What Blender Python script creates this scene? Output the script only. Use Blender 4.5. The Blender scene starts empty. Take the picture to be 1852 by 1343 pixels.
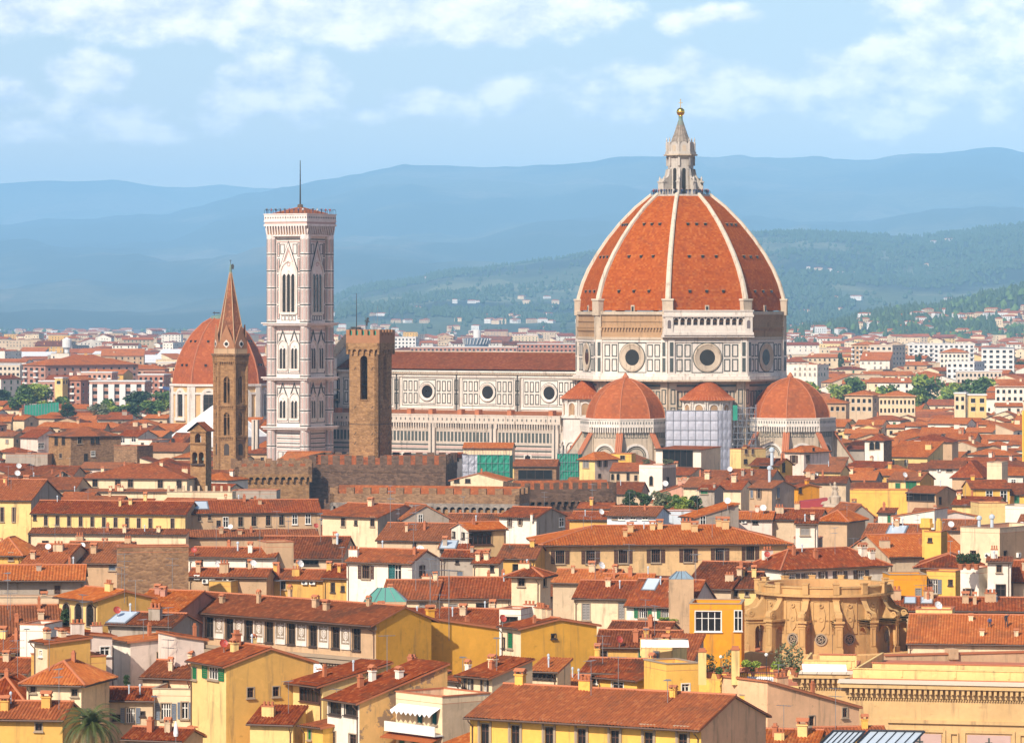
import bpy, math, random
from math import sin, cos, pi, radians as R, sqrt, floor, exp
from mathutils import Vector, noise
random.seed(11)
SC = bpy.context.scene
COL = SC.collection
F = 7440.0      # focal length in photograph pixels (1852 wide)
CH = 55.0       # eye height above the town
HZ = 560.0      # horizon row

# ------------------------------------------------------------------ camera
cam_d = bpy.data.cameras.new('camera'); cam = bpy.data.objects.new('camera', cam_d); COL.objects.link(cam)
cam.location = (0, 0, CH); cam.rotation_euler = (R(90), 0, 0)
cam_d.sensor_width = 36; cam_d.lens = 36*F/1852
cam_d.shift_y = -(671.5-HZ)/1852
cam_d.clip_start = 5; cam_d.clip_end = 60000
SC.camera = cam
HMEN = None

# ------------------------------------------------------------------ sun, sky, exposure
SUN_EL, SUN_AZ = R(37), R(31)      # azimuth: degrees left of straight behind the camera
sv = Vector((-sin(SUN_AZ)*cos(SUN_EL), -cos(SUN_AZ)*cos(SUN_EL), sin(SUN_EL)))
sun_d = bpy.data.lights.new('sun', 'SUN'); sun_d.energy = 4.6; sun_d.angle = R(0.6); sun_d.color = (1, .92, .80)
sun = bpy.data.objects.new('sun', sun_d); COL.objects.link(sun)
sun.rotation_euler = sv.to_track_quat('Z', 'Y').to_euler(); sun.location = sv*300
SC.view_settings.view_transform = 'Standard'; SC.view_settings.look = 'None'
SC.view_settings.exposure = 0.26; SC.view_settings.gamma = 1
SC.render.engine = 'CYCLES'
cy = SC.cycles
cy.max_bounces = 5; cy.diffuse_bounces = 3; cy.glossy_bounces = 2; cy.transmission_bounces = 3; cy.volume_bounces = 1
cy.transparent_max_bounces = 6; cy.caustics_reflective = False; cy.caustics_refractive = False
cy.use_denoising = True
try: cy.denoiser = 'OPENIMAGEDENOISE'
except Exception: pass

W = bpy.data.worlds.new('World'); SC.world = W; W.use_nodes = True
wn = W.node_tree; wn.nodes.clear()
class NT:
    """tiny node helper"""
    def __init__(s, t): s.t = t
    def n(s, typ, **k):
        nd = s.t.nodes.new(typ)
        for a, b in k.items(): setattr(nd, a, b)
        return nd
    def l(s, a, b): s.t.links.new(a, b)
    def put(s, sock, v):
        if isinstance(v, bpy.types.NodeSocket): s.l(v, sock)
        elif v is not None: sock.default_value = v
    def m(s, op, a, b=None, c=None, clamp=False):
        nd = s.n('ShaderNodeMath', operation=op, use_clamp=clamp)
        for i, v in enumerate((a, b, c)): s.put(nd.inputs[i], v)
        return nd.outputs[0]
    def v(s, op, a, b=None, c=None):
        nd = s.n('ShaderNodeVectorMath', operation=op)
        for i, v in enumerate((a, b, c)):
            if v is not None: s.put(nd.inputs[i], v)
        return nd.outputs['Value'] if op in ('LENGTH', 'DOT_PRODUCT') else nd.outputs[0]
    def mix(s, f, a, b, typ='MIX'):
        nd = s.n('ShaderNodeMix', data_type='RGBA', blend_type=typ)
        s.put(nd.inputs[0], f)
        for k, v in ((6, a), (7, b)):
            if isinstance(v, tuple) and len(v) == 3: v = v+(1,)
            s.put(nd.inputs[k], v)
        return nd.outputs[2]
    def ss(s, x, a, b, c=0.0, d=1.0):
        nd = s.n('ShaderNodeMapRange', interpolation_type='SMOOTHSTEP')
        s.put(nd.inputs[0], x)
        for i, v in enumerate((a, b, c, d)): nd.inputs[i+1].default_value = v
        return nd.outputs[0]
    def noise(s, vec, scale, detail=3, rough=.55, out=0):
        nd = s.n('ShaderNodeTexNoise'); s.put(nd.inputs['Vector'], vec)
        nd.inputs['Scale'].default_value = scale; nd.inputs['Detail'].default_value = detail; nd.inputs['Roughness'].default_value = rough
        return nd.outputs[out]

def make_sky():
    t = NT(wn)
    tc = t.n('ShaderNodeTexCoord').outputs['Generated']
    sx = t.n('ShaderNodeSeparateXYZ'); t.l(tc, sx.inputs[0])
    y = t.m('MAXIMUM', sx.outputs[1], .02)
    u = t.m('DIVIDE', sx.outputs[0], y); v = t.m('DIVIDE', sx.outputs[2], y)
    cb = t.n('ShaderNodeCombineXYZ'); t.l(u, cb.inputs[0]); t.l(v, cb.inputs[1]); p = cb.outputs[0]
    sky = t.n('ShaderNodeTexSky', sky_type='NISHITA'); sky.sun_disc = False
    sky.sun_elevation = SUN_EL; sky.sun_rotation = pi+SUN_AZ; sky.air_density = 1.0; sky.dust_density = 1.4; sky.ozone_density = 1.5
    # cloud banks: (column, row, half width, half height, weight) of the photograph turned into sky directions
    B = [(60,12,260,62,1.15),(330,18,300,66,1.2),(620,30,300,62,1.15),(880,22,230,62,1.15),(1040,8,90,40,.9),
         (150,142,100,42,.95),(10,175,50,36,.8),(190,212,120,36,.85),(60,240,120,26,.55),(270,238,75,22,.7),
         (505,150,100,52,1.05),(420,178,60,30,.7),(390,222,50,26,.7),(560,225,70,22,.6),(520,195,130,30,.6),
         (650,208,60,24,.6),(755,190,85,30,.9),(820,205,70,28,.6),(905,170,62,40,.85),(930,200,80,26,.5),
         (1235,38,55,24,.8),(1300,28,70,22,.8),(1180,130,100,34,.8),(1235,112,50,24,.75),(1070,150,70,28,.5),(1130,205,110,30,.75),
         (1320,168,110,48,1.05),(1390,185,90,42,.8),(1300,205,130,30,.6),(1560,140,110,60,1.0),(1620,110,100,58,1.0),(1740,90,130,62,1.05),
         (1830,60,90,60,1.0),(1560,205,140,48,.8),(1700,165,170,52,.9),(1810,190,90,40,.5),(1740,14,170,40,.95),(1650,8,90,26,.7)]
    warp = t.noise(p, 22, 3, .55, 1)
    pw = t.v('ADD', p, t.v('MULTIPLY', t.v('SUBTRACT', warp, (.5,.5,.5)), (.014,.008,0)))
    fld = None
    for cx_, cy_, wx, wy, a in B:
        du = (cx_-926)/F; dv = (HZ-cy_)/F; s1 = F/wx/1.25; s2 = F/wy/1.2
        q = t.v('LENGTH', t.v('MULTIPLY_ADD', pw, (s1, s2, 0), (-du*s1, -dv*s2, 0)))
        g = t.m('MULTIPLY', t.m('SUBTRACT', 1.0, q), a)
        fld = g if fld is None else t.m('SMOOTH_MAX', fld, g, .25)
    def nz(off):
        return t.noise(t.v('MULTIPLY_ADD', p, (66, 105, 0), off), 1.0, 10, .57)
    n1 = nz((3, 7, 0)); n2 = nz((3-.22, 7+.42, 0))
    dens = t.m('ADD', fld, t.m('MULTIPLY', t.m('SUBTRACT', n1, .5), 1.5))
    al = t.ss(dens, .03, .56)
    al = t.m('MULTIPLY', al, .95)
    lit = t.m('ADD', .58, t.m('MULTIPLY', t.m('SUBTRACT', n1, n2), 3.0), clamp=True)
    # cloud decks are greyer towards their undersides (large bank at the top)
    under = t.ss(v, .0605, .0665)
    lit = t.m('MULTIPLY', lit, t.m('MULTIPLY_ADD', t.m('MULTIPLY', t.ss(v, .0555, .064), -1.0), .0, 1.0), clamp=True)
    ccol = t.mix(lit, (10.8, 10.6, 10.6), (20.5, 18.2, 15.8))
    # thin veil near the horizon and the faint streaks between the clouds
    veil = t.m('MULTIPLY', t.ss(v, .22, .0), .85)
    skyc = t.mix(1.0, sky.outputs[0], (1.3, 1.15, 1.15), 'MULTIPLY')
    skyc = t.mix(veil, skyc, t.mix(t.ss(v, .0, .08), (19.5, 15.4, 11.0), (9.8, 11.2, 11.0)))
    col = t.mix(al, skyc, ccol)
    bg = t.n('ShaderNodeBackground'); t.l(col, bg.inputs[0]); bg.inputs[1].default_value = .09
    out = t.n('ShaderNodeOutputWorld'); t.l(bg.outputs[0], out.inputs[0])
make_sky()

# ------------------------------------------------------------------ materials
MATS = {}
def new_mat(name):
    m = bpy.data.materials.new(name); m.use_nodes = True
    t = NT(m.node_tree); b = m.node_tree.nodes['Principled BSDF']; MATS[name] = m
    return m, t, b
def pos(t): return t.n('ShaderNodeNewGeometry').outputs['Position']
def setb(b, **k):
    for a, v in k.items(): b.inputs[a.replace('_', ' ')].default_value = v

def plain(name, c, rough=.7, metal=0, var=.12, scale=.8):
    m, t, b = new_mat(name)
    n = t.noise(pos(t), scale, 3)
    k = t.m('MULTIPLY_ADD', n, 2*var, 1-var)
    cc = t.v('SCALE', c); 
    nd = cc.node; t.l(k, nd.inputs['Scale'])
    t.l(cc, b.inputs['Base Color']); setb(b, Roughness=rough, Metallic=metal)
    return m
def plaster(name, c, stain=.35, dirt=(.16,.12,.08), peel=0.0, peelc=(.3,.2,.13), bump=.25):
    m, t, b = new_mat(name); p = pos(t)
    n1 = t.noise(p, .16, 4, .6); n2 = t.noise(p, 1.6, 4, .6)
    st = t.noise(t.v('MULTIPLY', p, (1.1, 1.1, .12)), 1.0, 4, .65)
    k = t.m('ADD', t.m('MULTIPLY_ADD', n1, .50, .62), t.m('MULTIPLY', n2, .26))
    a = t.v('SCALE', c); t.l(k, a.node.inputs['Scale'])
    f = t.m('MULTIPLY', t.ss(st, .52, .74), stain)
    col = t.mix(f, a, dirt)
    pt = t.noise(t.v('ADD', p, (9, 4, 2)), .55, 5, .6)
    col = t.mix(t.ss(pt, .57, .60, .0, .28), col, tuple(min(1, x*1.25) for x in c))
    col = t.mix(t.ss(t.noise(t.v('ADD', p, (31, 8, 5)), .8, 5, .7), .62, .66, .0, .4), col, tuple(x*.55 for x in c))
    if peel:
        col = t.mix(t.m('MULTIPLY', t.ss(t.noise(p, .38, 6, .65), .56, .60), peel), col, peelc)
    t.l(col, b.inputs['Base Color']); setb(b, Roughness=.92, Specular_IOR_Level=.12)
    bp = t.n('ShaderNodeBump'); bp.inputs['Strength'].default_value = bump; bp.inputs['Distance'].default_value = .05
    t.l(n2, bp.inputs['Height']); t.l(bp.outputs[0], b.inputs['Normal'])
    return m
def masonry(name, c, c2, sc=1.6, dark=.5):
    m, t, b = new_mat(name); p = pos(t)
    vo = t.n('ShaderNodeTexVoronoi'); t.l(t.v('MULTIPLY', p, (1, 1, 1.9)), vo.inputs['Vector']); vo.inputs['Scale'].default_value = sc
    sepc = t.n('ShaderNodeSeparateColor'); t.l(vo.outputs['Color'], sepc.inputs[0])
    col = t.mix(sepc.outputs[0], c, c2)
    st = t.noise(t.v('MULTIPLY', p, (.5, .5, .16)), 1.0, 5, .65)
    col = t.mix(t.m('MULTIPLY', t.ss(st, .48, .75), dark), col, tuple(x*.35 for x in c))
    n2 = t.noise(p, 2.5, 4); k = t.m('MULTIPLY_ADD', n2, .5, .75)
    a = t.v('SCALE', col); t.l(k, a.node.inputs['Scale'])
    t.l(a, b.inputs['Base Color']); setb(b, Roughness=.95, Specular_IOR_Level=.1)
    bp = t.n('ShaderNodeBump'); bp.inputs['Strength'].default_value = .6; bp.inputs['Distance'].default_value = .12
    t.l(vo.outputs['Distance'], bp.inputs['Height']); bp.invert = True; t.l(bp.outputs[0], b.inputs['Normal'])
    return m
def tiles(name, ca, cb, cc, tu=.36, tv=.45, lichen=.62, lc=(.085,.045,.028), bump=.5, brown=.5):
    """clay tiles; UV in metres along eave / up slope; every house carries its own UV offset (multiples of 512)"""
    m, t, b = new_mat(name)
    uv = t.n('ShaderNodeTexCoord').outputs['UV']
    s = t.n('ShaderNodeSeparateXYZ'); t.l(uv, s.inputs[0])
    iu = t.m('FLOOR', t.m('DIVIDE', s.outputs[0], tu)); vv = t.m('DIVIDE', s.outputs[1], tv); iv = t.m('FLOOR', vv)
    cb3 = t.n('ShaderNodeCombineXYZ'); t.l(iu, cb3.inputs[0]); t.l(iv, cb3.inputs[1])
    w = t.n('ShaderNodeTexWhiteNoise', noise_dimensions='2D'); t.l(cb3.outputs[0], w.inputs['Vector'])
    wh = t.n('ShaderNodeTexWhiteNoise', noise_dimensions='1D'); t.l(t.m('FLOOR', t.m('DIVIDE', s.outputs[0], 512.0)), wh.inputs['W'])
    col = t.mix(w.outputs[0], ca, cb)
    col = t.mix(t.m('MULTIPLY', t.ss(w.outputs[0], .80, .97), .5), col, cc)
    hv = t.m('MULTIPLY_ADD', wh.outputs[0], .55, .72)
    sepc = t.n('ShaderNodeSeparateColor'); t.l(wh.outputs[1], sepc.inputs[0])
    col = t.mix(t.m('MULTIPLY', sepc.outputs[0], brown), col, (.24,.105,.045))
    p = pos(t)
    n1 = t.noise(p, .22, 5, .65); n3 = t.noise(t.v('ADD', p, (40, 7, 3)), .9, 4, .7)
    lf = t.m('MULTIPLY', t.ss(t.m('ADD', n1, t.m('MULTIPLY', t.m('SUBTRACT', n3, .5), .5)), .46, .68), t.m('MULTIPLY_ADD', sepc.outputs[1], lichen, lichen*.4))
    col = t.mix(lf, col, lc)
    pale = t.m('MULTIPLY', t.ss(n3, .60, .76), .32)
    col = t.mix(pale, col, cc)
    a = t.v('SCALE', col); t.l(hv, a.node.inputs['Scale'])
    t.l(a, b.inputs['Base Color']); setb(b, Roughness=.9, Specular_IOR_Level=.06)
    bp = t.n('ShaderNodeBump'); bp.inputs['Strength'].default_value = bump; bp.inputs['Distance'].default_value = .06
    h = t.m('ADD', t.m('SUBTRACT', 1.0, t.m('FRACT', vv)), t.m('MULTIPLY', w.outputs[0], .6))
    t.l(h, bp.inputs['Height']); t.l(bp.outputs[0], b.inputs['Normal'])
    return m

TILE = tiles('clay_tiles', (.23,.040,.010), (.38,.082,.018), (.50,.18,.06))
TILEO = tiles('orange_clay_tiles', (.42,.088,.012), (.58,.155,.025), (.66,.27,.08), lichen=.3)
TILED = tiles('old_clay_tiles', (.18,.045,.017), (.30,.082,.026), (.42,.15,.06), lichen=.7)
DOMET = tiles('dome_tiles', (.39,.075,.006), (.54,.125,.014), (.55,.18,.04), tu=.62, tv=.55, lichen=.25, lc=(.16,.05,.03), bump=.35, brown=0)
TRIBT = tiles('tribune_tiles', (.32,.055,.012), (.45,.095,.02), (.52,.15,.05), tu=.6, tv=.6, lichen=.35, bump=.3)
SPIRET = tiles('spire_tiles', (.24,.085,.04), (.34,.13,.06), (.40,.19,.10), brown=0)
plain('brick_brown', (.36,.165,.075), .9, 0, .25, 1.2); plaster('rib_marble', (.62,.53,.41), .7, (.24,.17,.11), bump=.1)
NAVET = tiles('nave_tiles', (.24,.065,.028), (.34,.10,.04), (.40,.14,.06), tu=.6, tv=.6, lichen=.3, bump=.3)
WALLC = dict(cr=(.78,.60,.38), cy=(.78,.55,.22), yl=(.80,.47,.10), oc=(.66,.38,.10), gd=(.72,.37,.05), wh=(.82,.73,.60), pk=(.74,.60,.50),
             gr=(.40,.33,.26), tn=(.54,.36,.21), tb=(.64,.42,.20), bg=(.60,.45,.29), bw=(.66,.70,.72), rb=(.47,.24,.17), orr=(.74,.31,.02), sal=(.62,.33,.22), pe=(.80,.47,.26))
for k, c in WALLC.items():
    st = {'gr': .8, 'wh': .38, 'tn': .55, 'bg': .6, 'yl': .5, 'gd': .4, 'cy': .55, 'cr': .55}.get(k, .5)
    plaster('plaster_'+k, c, st)
plaster('plaster_peel', (.70,.42,.15), .4, peel=.9)
masonry('stone_brown', (.34,.20,.105), (.20,.115,.065)); masonry('stone_warm', (.40,.225,.10), (.25,.135,.06), 1.3, .5)
masonry('stone_dark', (.19,.115,.075), (.10,.06,.04), 1.2, .5); masonry('stone_grey', (.33,.28,.23), (.22,.18,.15), .9, .6)
MATS['plaster_st'] = MATS['stone_brown']; MATS['plaster_sw'] = MATS['stone_warm']
plaster('marble_white', (.72,.645,.56), .62, (.26,.20,.15), bump=.1); plaster('marble_old', (.52,.42,.31), .75, (.15,.11,.08), bump=.1)
plain('marble_green', (.075,.085,.075), .5); plain('marble_pink', (.54,.36,.31), .6); plaster('marble_rose', (.78,.68,.62), .4, (.35,.25,.2), bump=.05)
plaster('rough_brick', (.42,.26,.14), .75, (.14,.09,.06), bump=.8)
plaster('rotunda_stone', (.55,.335,.135), .45, (.17,.09,.05), bump=.4)
plaster('palace_stone', (.62,.40,.18), .5, (.18,.11,.07), bump=.3)
plain('glass_dark', (.018,.017,.016), .12, 0, .4); plain('glass_sky', (.22,.30,.36), .08, .0, .3)
plain('frame_white', (.80,.77,.70), .5); plain('wood_brown', (.085,.035,.02), .6); plain('wood_dark', (.055,.035,.025), .7)
plain('shutter_green', (.012,.17,.06), .55); plain('shutter_teal', (.01,.13,.13), .55); plain('shutter_grey', (.33,.30,.27), .6); plain('shutter_slate', (.16,.19,.24), .6); plain('shutter_dark', (.075,.05,.045), .6)
plain('stone_trim', (.36,.27,.18), .85); plain('metal_grey', (.35,.36,.37), .35, .6); plain('metal_dark', (.045,.045,.05), .5, .3)
plain('metal_pale', (.60,.68,.74), .35, .2); plain('copper_brown', (.12,.065,.04), .6); plain('copper_green', (.10,.30,.24), .6); plain('copper_roof', (.16,.24,.20), .6)
plain('gold', (.95,.60,.10), .22, 1.0, .03); plain('dish_white', (.80,.79,.76), .45); plain('dish_red', (.42,.06,.035), .5)
plain('terracotta', (.45,.15,.06), .8); plain('white_cloth', (.85,.83,.80), .85, 0, .05); plain('sheet_grey', (.47,.47,.53), .6, 0, .12, .4)
plain('net_green', (.02,.25,.16), .8, 0, .35, .5); plain('steel_tube', (.30,.31,.34), .45, .4); plain('awning_cream', (.80,.72,.60), .8)
plain('brick_red', (.44,.19,.12), .9, 0, .2); plain('tile_floor', (.50,.16,.07), .8, 0, .2); plain('asphalt', (.16,.13,.11), .9, 0, .3, .05)
plain('leaf_dark', (.036,.070,.018), .7, 0, .55, .6); plain('leaf_mid', (.085,.150,.026), .7, 0, .5, .6); plain('leaf_light', (.27,.34,.040), .7, 0, .45, .6); plain('leaf_olive', (.17,.18,.085), .7, 0, .4, 1.5)
plain('bark', (.13,.09,.06), .9); plain('palm_leaf', (.075,.095,.018), .55, 0, .5, 3.); plain('palm_dry', (.28,.19,.07), .8)
plain('skin', (.55,.33,.23), .6); plain('cloth_dark', (.03,.03,.04), .8); plain('cloth_blue', (.05,.09,.22), .8); plain('cloth_red', (.35,.04,.04), .8); plain('cloth_white', (.7,.7,.7), .8)
plain('concrete_white', (.74,.71,.66), .8, 0, .1, .1); plain('concrete_beige', (.66,.55,.42), .8, 0, .15, .1); plain('balcony_dark', (.16,.13,.13), .7)
plain('panel_fresco', (.30,.23,.16), .8, 0, .5, 5.); plain('yellow_cloth', (.85,.55,.05), .8)

# ------------------------------------------------------------------ mesh helpers
class MB:
    def __init__(s): s.v, s.f, s.m, s.uv = [], [], [], []
    def face(s, pts, mat=0, uv=None):
        i = len(s.v); s.v += [tuple(p) for p in pts]; n = len(pts)
        s.f.append(tuple(range(i, i+n))); s.m.append(mat); s.uv.append(uv)
    def box(s, x0, y0, z0, x1, y1, z1, mat=0):
        s.hexa([(x0,y0,z0),(x1,y0,z0),(x1,y1,z0),(x0,y1,z0),(x0,y0,z1),(x1,y0,z1),(x1,y1,z1),(x0,y1,z1)], mat)
    def hexa(s, p, mat=0):
        i = len(s.v); s.v += [tuple(q) for q in p]
        for q in ((3,2,1,0),(4,5,6,7),(0,1,5,4),(1,2,6,5),(2,3,7,6),(3,0,4,7)):
            s.f.append(tuple(i+k for k in q)); s.m.append(mat); s.uv.append(None)
    def fbox(s, fr, a0, a1, z0, z1, n0, n1, mat=0):
        """box in a facet frame fr=(origin, tangent, normal): a along, z up, n outwards"""
        o, t, n = fr
        P = lambda a, z, q: (o[0]+t[0]*a+n[0]*q, o[1]+t[1]*a+n[1]*q, z)
        s.hexa([P(a0,z0,n1),P(a1,z0,n1),P(a1,z0,n0),P(a0,z0,n0),P(a0,z1,n1),P(a1,z1,n1),P(a1,z1,n0),P(a0,z1,n0)], mat)
    def fpoly(s, fr, pts, n0, n1, mat=0):
        """extruded polygon (a,z points, counter-clockwise seen from outside) in a facet frame"""
        o, t, n = fr
        P = lambda a, z, q: (o[0]+t[0]*a+n[0]*q, o[1]+t[1]*a+n[1]*q, z)
        s.face([P(a, z, n1) for a, z in pts], mat)
        k = len(pts)
        for i in range(k):
            a, b = pts[i], pts[(i+1) % k]
            s.face([P(*a, n0), P(*b, n0), P(*b, n1), P(*a, n1)], mat)
    def frame(s, fr, a0, a1, z0, z1, t, n0, n1, mat=0):
        s.fbox(fr, a0, a1, z0, z0+t, n0, n1, mat); s.fbox(fr, a0, a1, z1-t, z1, n0, n1, mat)
        s.fbox(fr, a0, a0+t, z0+t, z1-t, n0, n1, mat); s.fbox(fr, a1-t, a1, z0+t, z1-t, n0, n1, mat)
    def ring(s, fr, ac, zc, r0, r1, n0, n1, mat=0, seg=28, a_from=0, a_to=2*pi, sx=1.0):
        """flat ring standing in a facet (oculus frames, arches)"""
        o, t, n = fr
        P = lambda a, z, q: (o[0]+t[0]*a+n[0]*q, o[1]+t[1]*a+n[1]*q, z)
        for i in range(seg):
            t0 = a_from+(a_to-a_from)*i/seg; t1 = a_from+(a_to-a_from)*(i+1)/seg
            c = [(ac+r*cos(q)*sx, zc+r*sin(q)) for r, q in ((r0,t0),(r1,t0),(r1,t1),(r0,t1))]
            s.face([P(*c[0], n1), P(*c[1], n1), P(*c[2], n1), P(*c[3], n1)], mat)
            s.face([P(*c[1], n0), P(*c[2], n0), P(*c[2], n1), P(*c[1], n1)], mat)
            s.face([P(*c[3], n0), P(*c[0], n0), P(*c[0], n1), P(*c[3], n1)], mat)
    def prism(s, poly, z0, z1, mat=0, top=True, bot=False, mtop=None):
        k = len(poly)
        for i in range(k):
            a, b = poly[i], poly[(i+1) % k]
            s.face([(a[0],a[1],z0),(b[0],b[1],z0),(b[0],b[1],z1),(a[0],a[1],z1)], mat)
        if top: s.face([(p[0],p[1],z1) for p in poly], mat if mtop is None else mtop)
        if bot: s.face([(p[0],p[1],z0) for p in reversed(poly)], mat)
    def lathe(s, prof, n=16, cx=0, cy=0, mat=0, a0=0., a1=2*pi, uvs=None, sx=1, sy=1):
        full = abs(a1-a0-2*pi) < 1e-6
        i0 = len(s.v); cols = n if full else n+1
        for r, z in prof:
            for k in range(cols):
                a = a0+(a1-a0)*k/n; s.v.append((cx+r*cos(a)*sx, cy+r*sin(a)*sy, z))
        ln = [0]
        for j in range(1, len(prof)): ln.append(ln[-1]+sqrt((prof[j][0]-prof[j-1][0])**2+(prof[j][1]-prof[j-1][1])**2))
        for j in range(len(prof)-1):
            for k in range(n):
                k2 = (k+1) % cols
                s.f.append((i0+j*cols+k, i0+j*cols+k2, i0+(j+1)*cols+k2, i0+(j+1)*cols+k)); s.m.append(mat)
                if uvs is None: s.uv.append(None)
                else:
                    da = (a1-a0)/n; mid = (k+.5)*da*uvs
                    r0, r1 = prof[j][0]*da/2, prof[j+1][0]*da/2
                    s.uv.append([(mid-r0, ln[j]), (mid+r0, ln[j]), (mid+r1, ln[j+1]), (mid-r1, ln[j+1])])
    def tube(s, path, r, n=6, mat=0, r2=None):
        """tube along a path of points; r may taper to r2"""
        k = len(path); i0 = len(s.v)
        for j, p in enumerate(path):
            p = Vector(p); d = (Vector(path[min(j+1, k-1)])-Vector(path[max(j-1, 0)])).normalized()
            u = d.cross(Vector((0,0,1)));
            if u.length < 1e-3: u = Vector((1,0,0))
            u.normalize(); w = d.cross(u)
            rr = r if r2 is None else r+(r2-r)*j/(k-1)
            for q in range(n):
                a = 2*pi*q/n; s.v.append(tuple(p+u*(cos(a)*rr)+w*(sin(a)*rr)))
        for j in range(k-1):
            for q in range(n):
                q2 = (q+1) % n
                s.f.append((i0+j*n+q, i0+j*n+q2, i0+(j+1)*n+q2, i0+(j+1)*n+q)); s.m.append(mat); s.uv.append(None)
        s.f.append(tuple(i0+q for q in reversed(range(n)))); s.m.append(mat); s.uv.append(None)
        s.f.append(tuple(i0+(k-1)*n+q for q in range(n))); s.m.append(mat); s.uv.append(None)
    def sphere(s, c, r, n=12, mat=0, sz=1):
        s.lathe([(max(1e-4, r*sin(pi*j/8)), c[2]-r*sz*cos(pi*j/8)) for j in range(9)], n, c[0], c[1], mat)
    def mesh(s, name, mats, smooth=False):
        me = bpy.data.meshes.new(name); me.from_pydata(s.v, [], s.f)
        for m in mats: me.materials.append(MATS[m] if isinstance(m, str) else m)
        me.polygons.foreach_set('material_index', s.m)
        if any(u for u in s.uv):
            lay = me.uv_layers.new(name='UVMap'); flat = []
            for f, u in zip(s.f, s.uv):
                if u is None: flat += [0.0, 0.0]*len(f)
                else:
                    for q in u: flat += [q[0], q[1]]
            lay.data.foreach_set('uv', flat)
        if smooth: me.polygons.foreach_set('use_smooth', [True]*len(s.f))
        me.update(); return me
    def build(s, name, mats, parent=None, smooth=False, loc=None):
        return link(name, s.mesh(name, mats, smooth), parent, loc)
def link(name, data, parent=None, loc=None, rz=None):
    o = bpy.data.objects.new(name, data); COL.objects.link(o)
    if parent: o.parent = parent
    if loc: o.location = loc
    if rz is not None: o.rotation_euler = (0, 0, rz)
    return o
def tag(o, label=None, cat=None, group=None, kind=None):
    if label: o['label'] = label
    if cat: o['category'] = cat
    if group: o['group'] = group
    if kind: o['kind'] = kind
    return o
def thing(name, label, cat, loc=(0,0,0), rz=0., group=None):
    return tag(link(name, None, None, loc, rz), label, cat, group)
def at(px, py, Y): return Vector(((px-926)/F*Y, Y, CH-(py-HZ)/F*Y))
FOOT = []          # footprints (x, y, yaw, w, d): keep filler houses out
COVER = []         # (Y, px0, px1, py top) of everything built by hand, for visibility sorting

def corr(mb, P, mat=0, s=.36, amp=.055, off=0.0):
    """lay rows of clay tiles over the planar polygon P (first edge = eave, left to right seen from outside)"""
    P = [Vector(p) for p in P]; e = (P[1]-P[0]).normalized()
    nrm = Vector((0,0,0))
    for i in range(len(P)): nrm += P[i].cross(P[(i+1) % len(P)])
    nrm.normalize(); up = nrm.cross(e)
    q = [((p-P[0]).dot(e), (p-P[0]).dot(up)) for p in P]
    if not s:
        mb.face(P, mat, [(u+off, v) for u, v in q]); return
    u0 = min(a for a, b in q); u1 = max(a for a, b in q); n = max(2, int((u1-u0)/(s/4)))
    def span(u):
        vs = []
        for i in range(len(q)):
            a, b = q[i], q[(i+1) % len(q)]
            if abs(a[0]-b[0]) < 1e-6:
                if abs(u-a[0]) < 1e-4: vs += [a[1], b[1]]
            elif min(a[0], b[0])-1e-6 <= u <= max(a[0], b[0])+1e-6:
                vs.append(a[1]+(b[1]-a[1])*(u-a[0])/(b[0]-a[0]))
        return min(vs), max(vs)
    prof = (0, .75, 1, .75)
    last = None
    for k in range(n+1):
        u = u0+(u1-u0)*k/n; lo, hi = span(min(max(u, u0+1e-5), u1-1e-5)); h = prof[k % 4]*amp*2
        K = 3; col = []
        for j in range(K+1):
            v = lo+(hi-lo)*j/K; sg = noise.noise(Vector(((u+off)*.35, v*.45, off*.01)))*.10+noise.noise(Vector(((u+off)*1.7, v*.9, off*.03)))*.03
            col.append((P[0]+e*u+up*v+nrm*(h+sg), v))
        if last and (hi-lo > .02 or last[2] > .02):
            for j in range(K): mb.face([last[0][j][0], col[j][0], col[j+1][0], last[0][j+1][0]], mat, [(last[1]+off, last[0][j][1]), (u+off, col[j][1]), (u+off, col[j+1][1]), (last[1]+off, last[0][j+1][1])])
        last = (col, u, hi-lo)
# ------------------------------------------------------------------ ground, hills, haze
def make_ground():
    mb = MB(); mb.face([(-12000,-290,0),(12000,-290,0),(12000,41000,0),(-12000,41000,0)])
    o = mb.build('ground', ['asphalt']); o['kind'] = 'structure'
make_ground()

def hill_mat(name, wood, field, pale, sc, bias=0.0, fsc=1.0, crest=0):
    m, t, b = new_mat(name); p = pos(t)
    n1 = t.noise(t.v('MULTIPLY', p, (1, .45, 1)), sc, 6, .6)
    sz = t.n('ShaderNodeSeparateXYZ'); t.l(p, sz.inputs[0])
    n1 = t.m('SUBTRACT', n1, t.ss(sz.outputs[2], crest*.55, crest, .0, .13)) if crest else n1
    f = t.ss(t.m('ADD', n1, bias), .44, .56)
    col = t.mix(f, wood, field)
    vo = t.n('ShaderNodeTexVoronoi'); t.l(t.v('MULTIPLY', p, (1, .5, 1.2)), vo.inputs['Vector']); vo.inputs['Scale'].default_value = sc*4.5
    sepc = t.n('ShaderNodeSeparateColor'); t.l(vo.outputs['Color'], sepc.inputs[0])
    col = t.mix(t.m('MULTIPLY', t.m('MULTIPLY', t.ss(sepc.outputs[0], .62, .70), f), .75), col, pale)
    n2 = t.noise(p, .035*fsc, 5, .7)
    col = t.mix(t.ss(n2, .42, .66, .0, .55), col, (.018,.034,.012))
    t.l(col, b.inputs['Base Color']); setb(b, Roughness=.95)
    return m
hill_mat('hill_far', (.03,.05,.02), (.13,.14,.07), (.22,.19,.12), .0004, -.02, .5)
hill_mat('hill_mid', (.008,.022,.010), (.10,.13,.05), (.23,.235,.11), .0010, .0, 1.0, 285)
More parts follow.
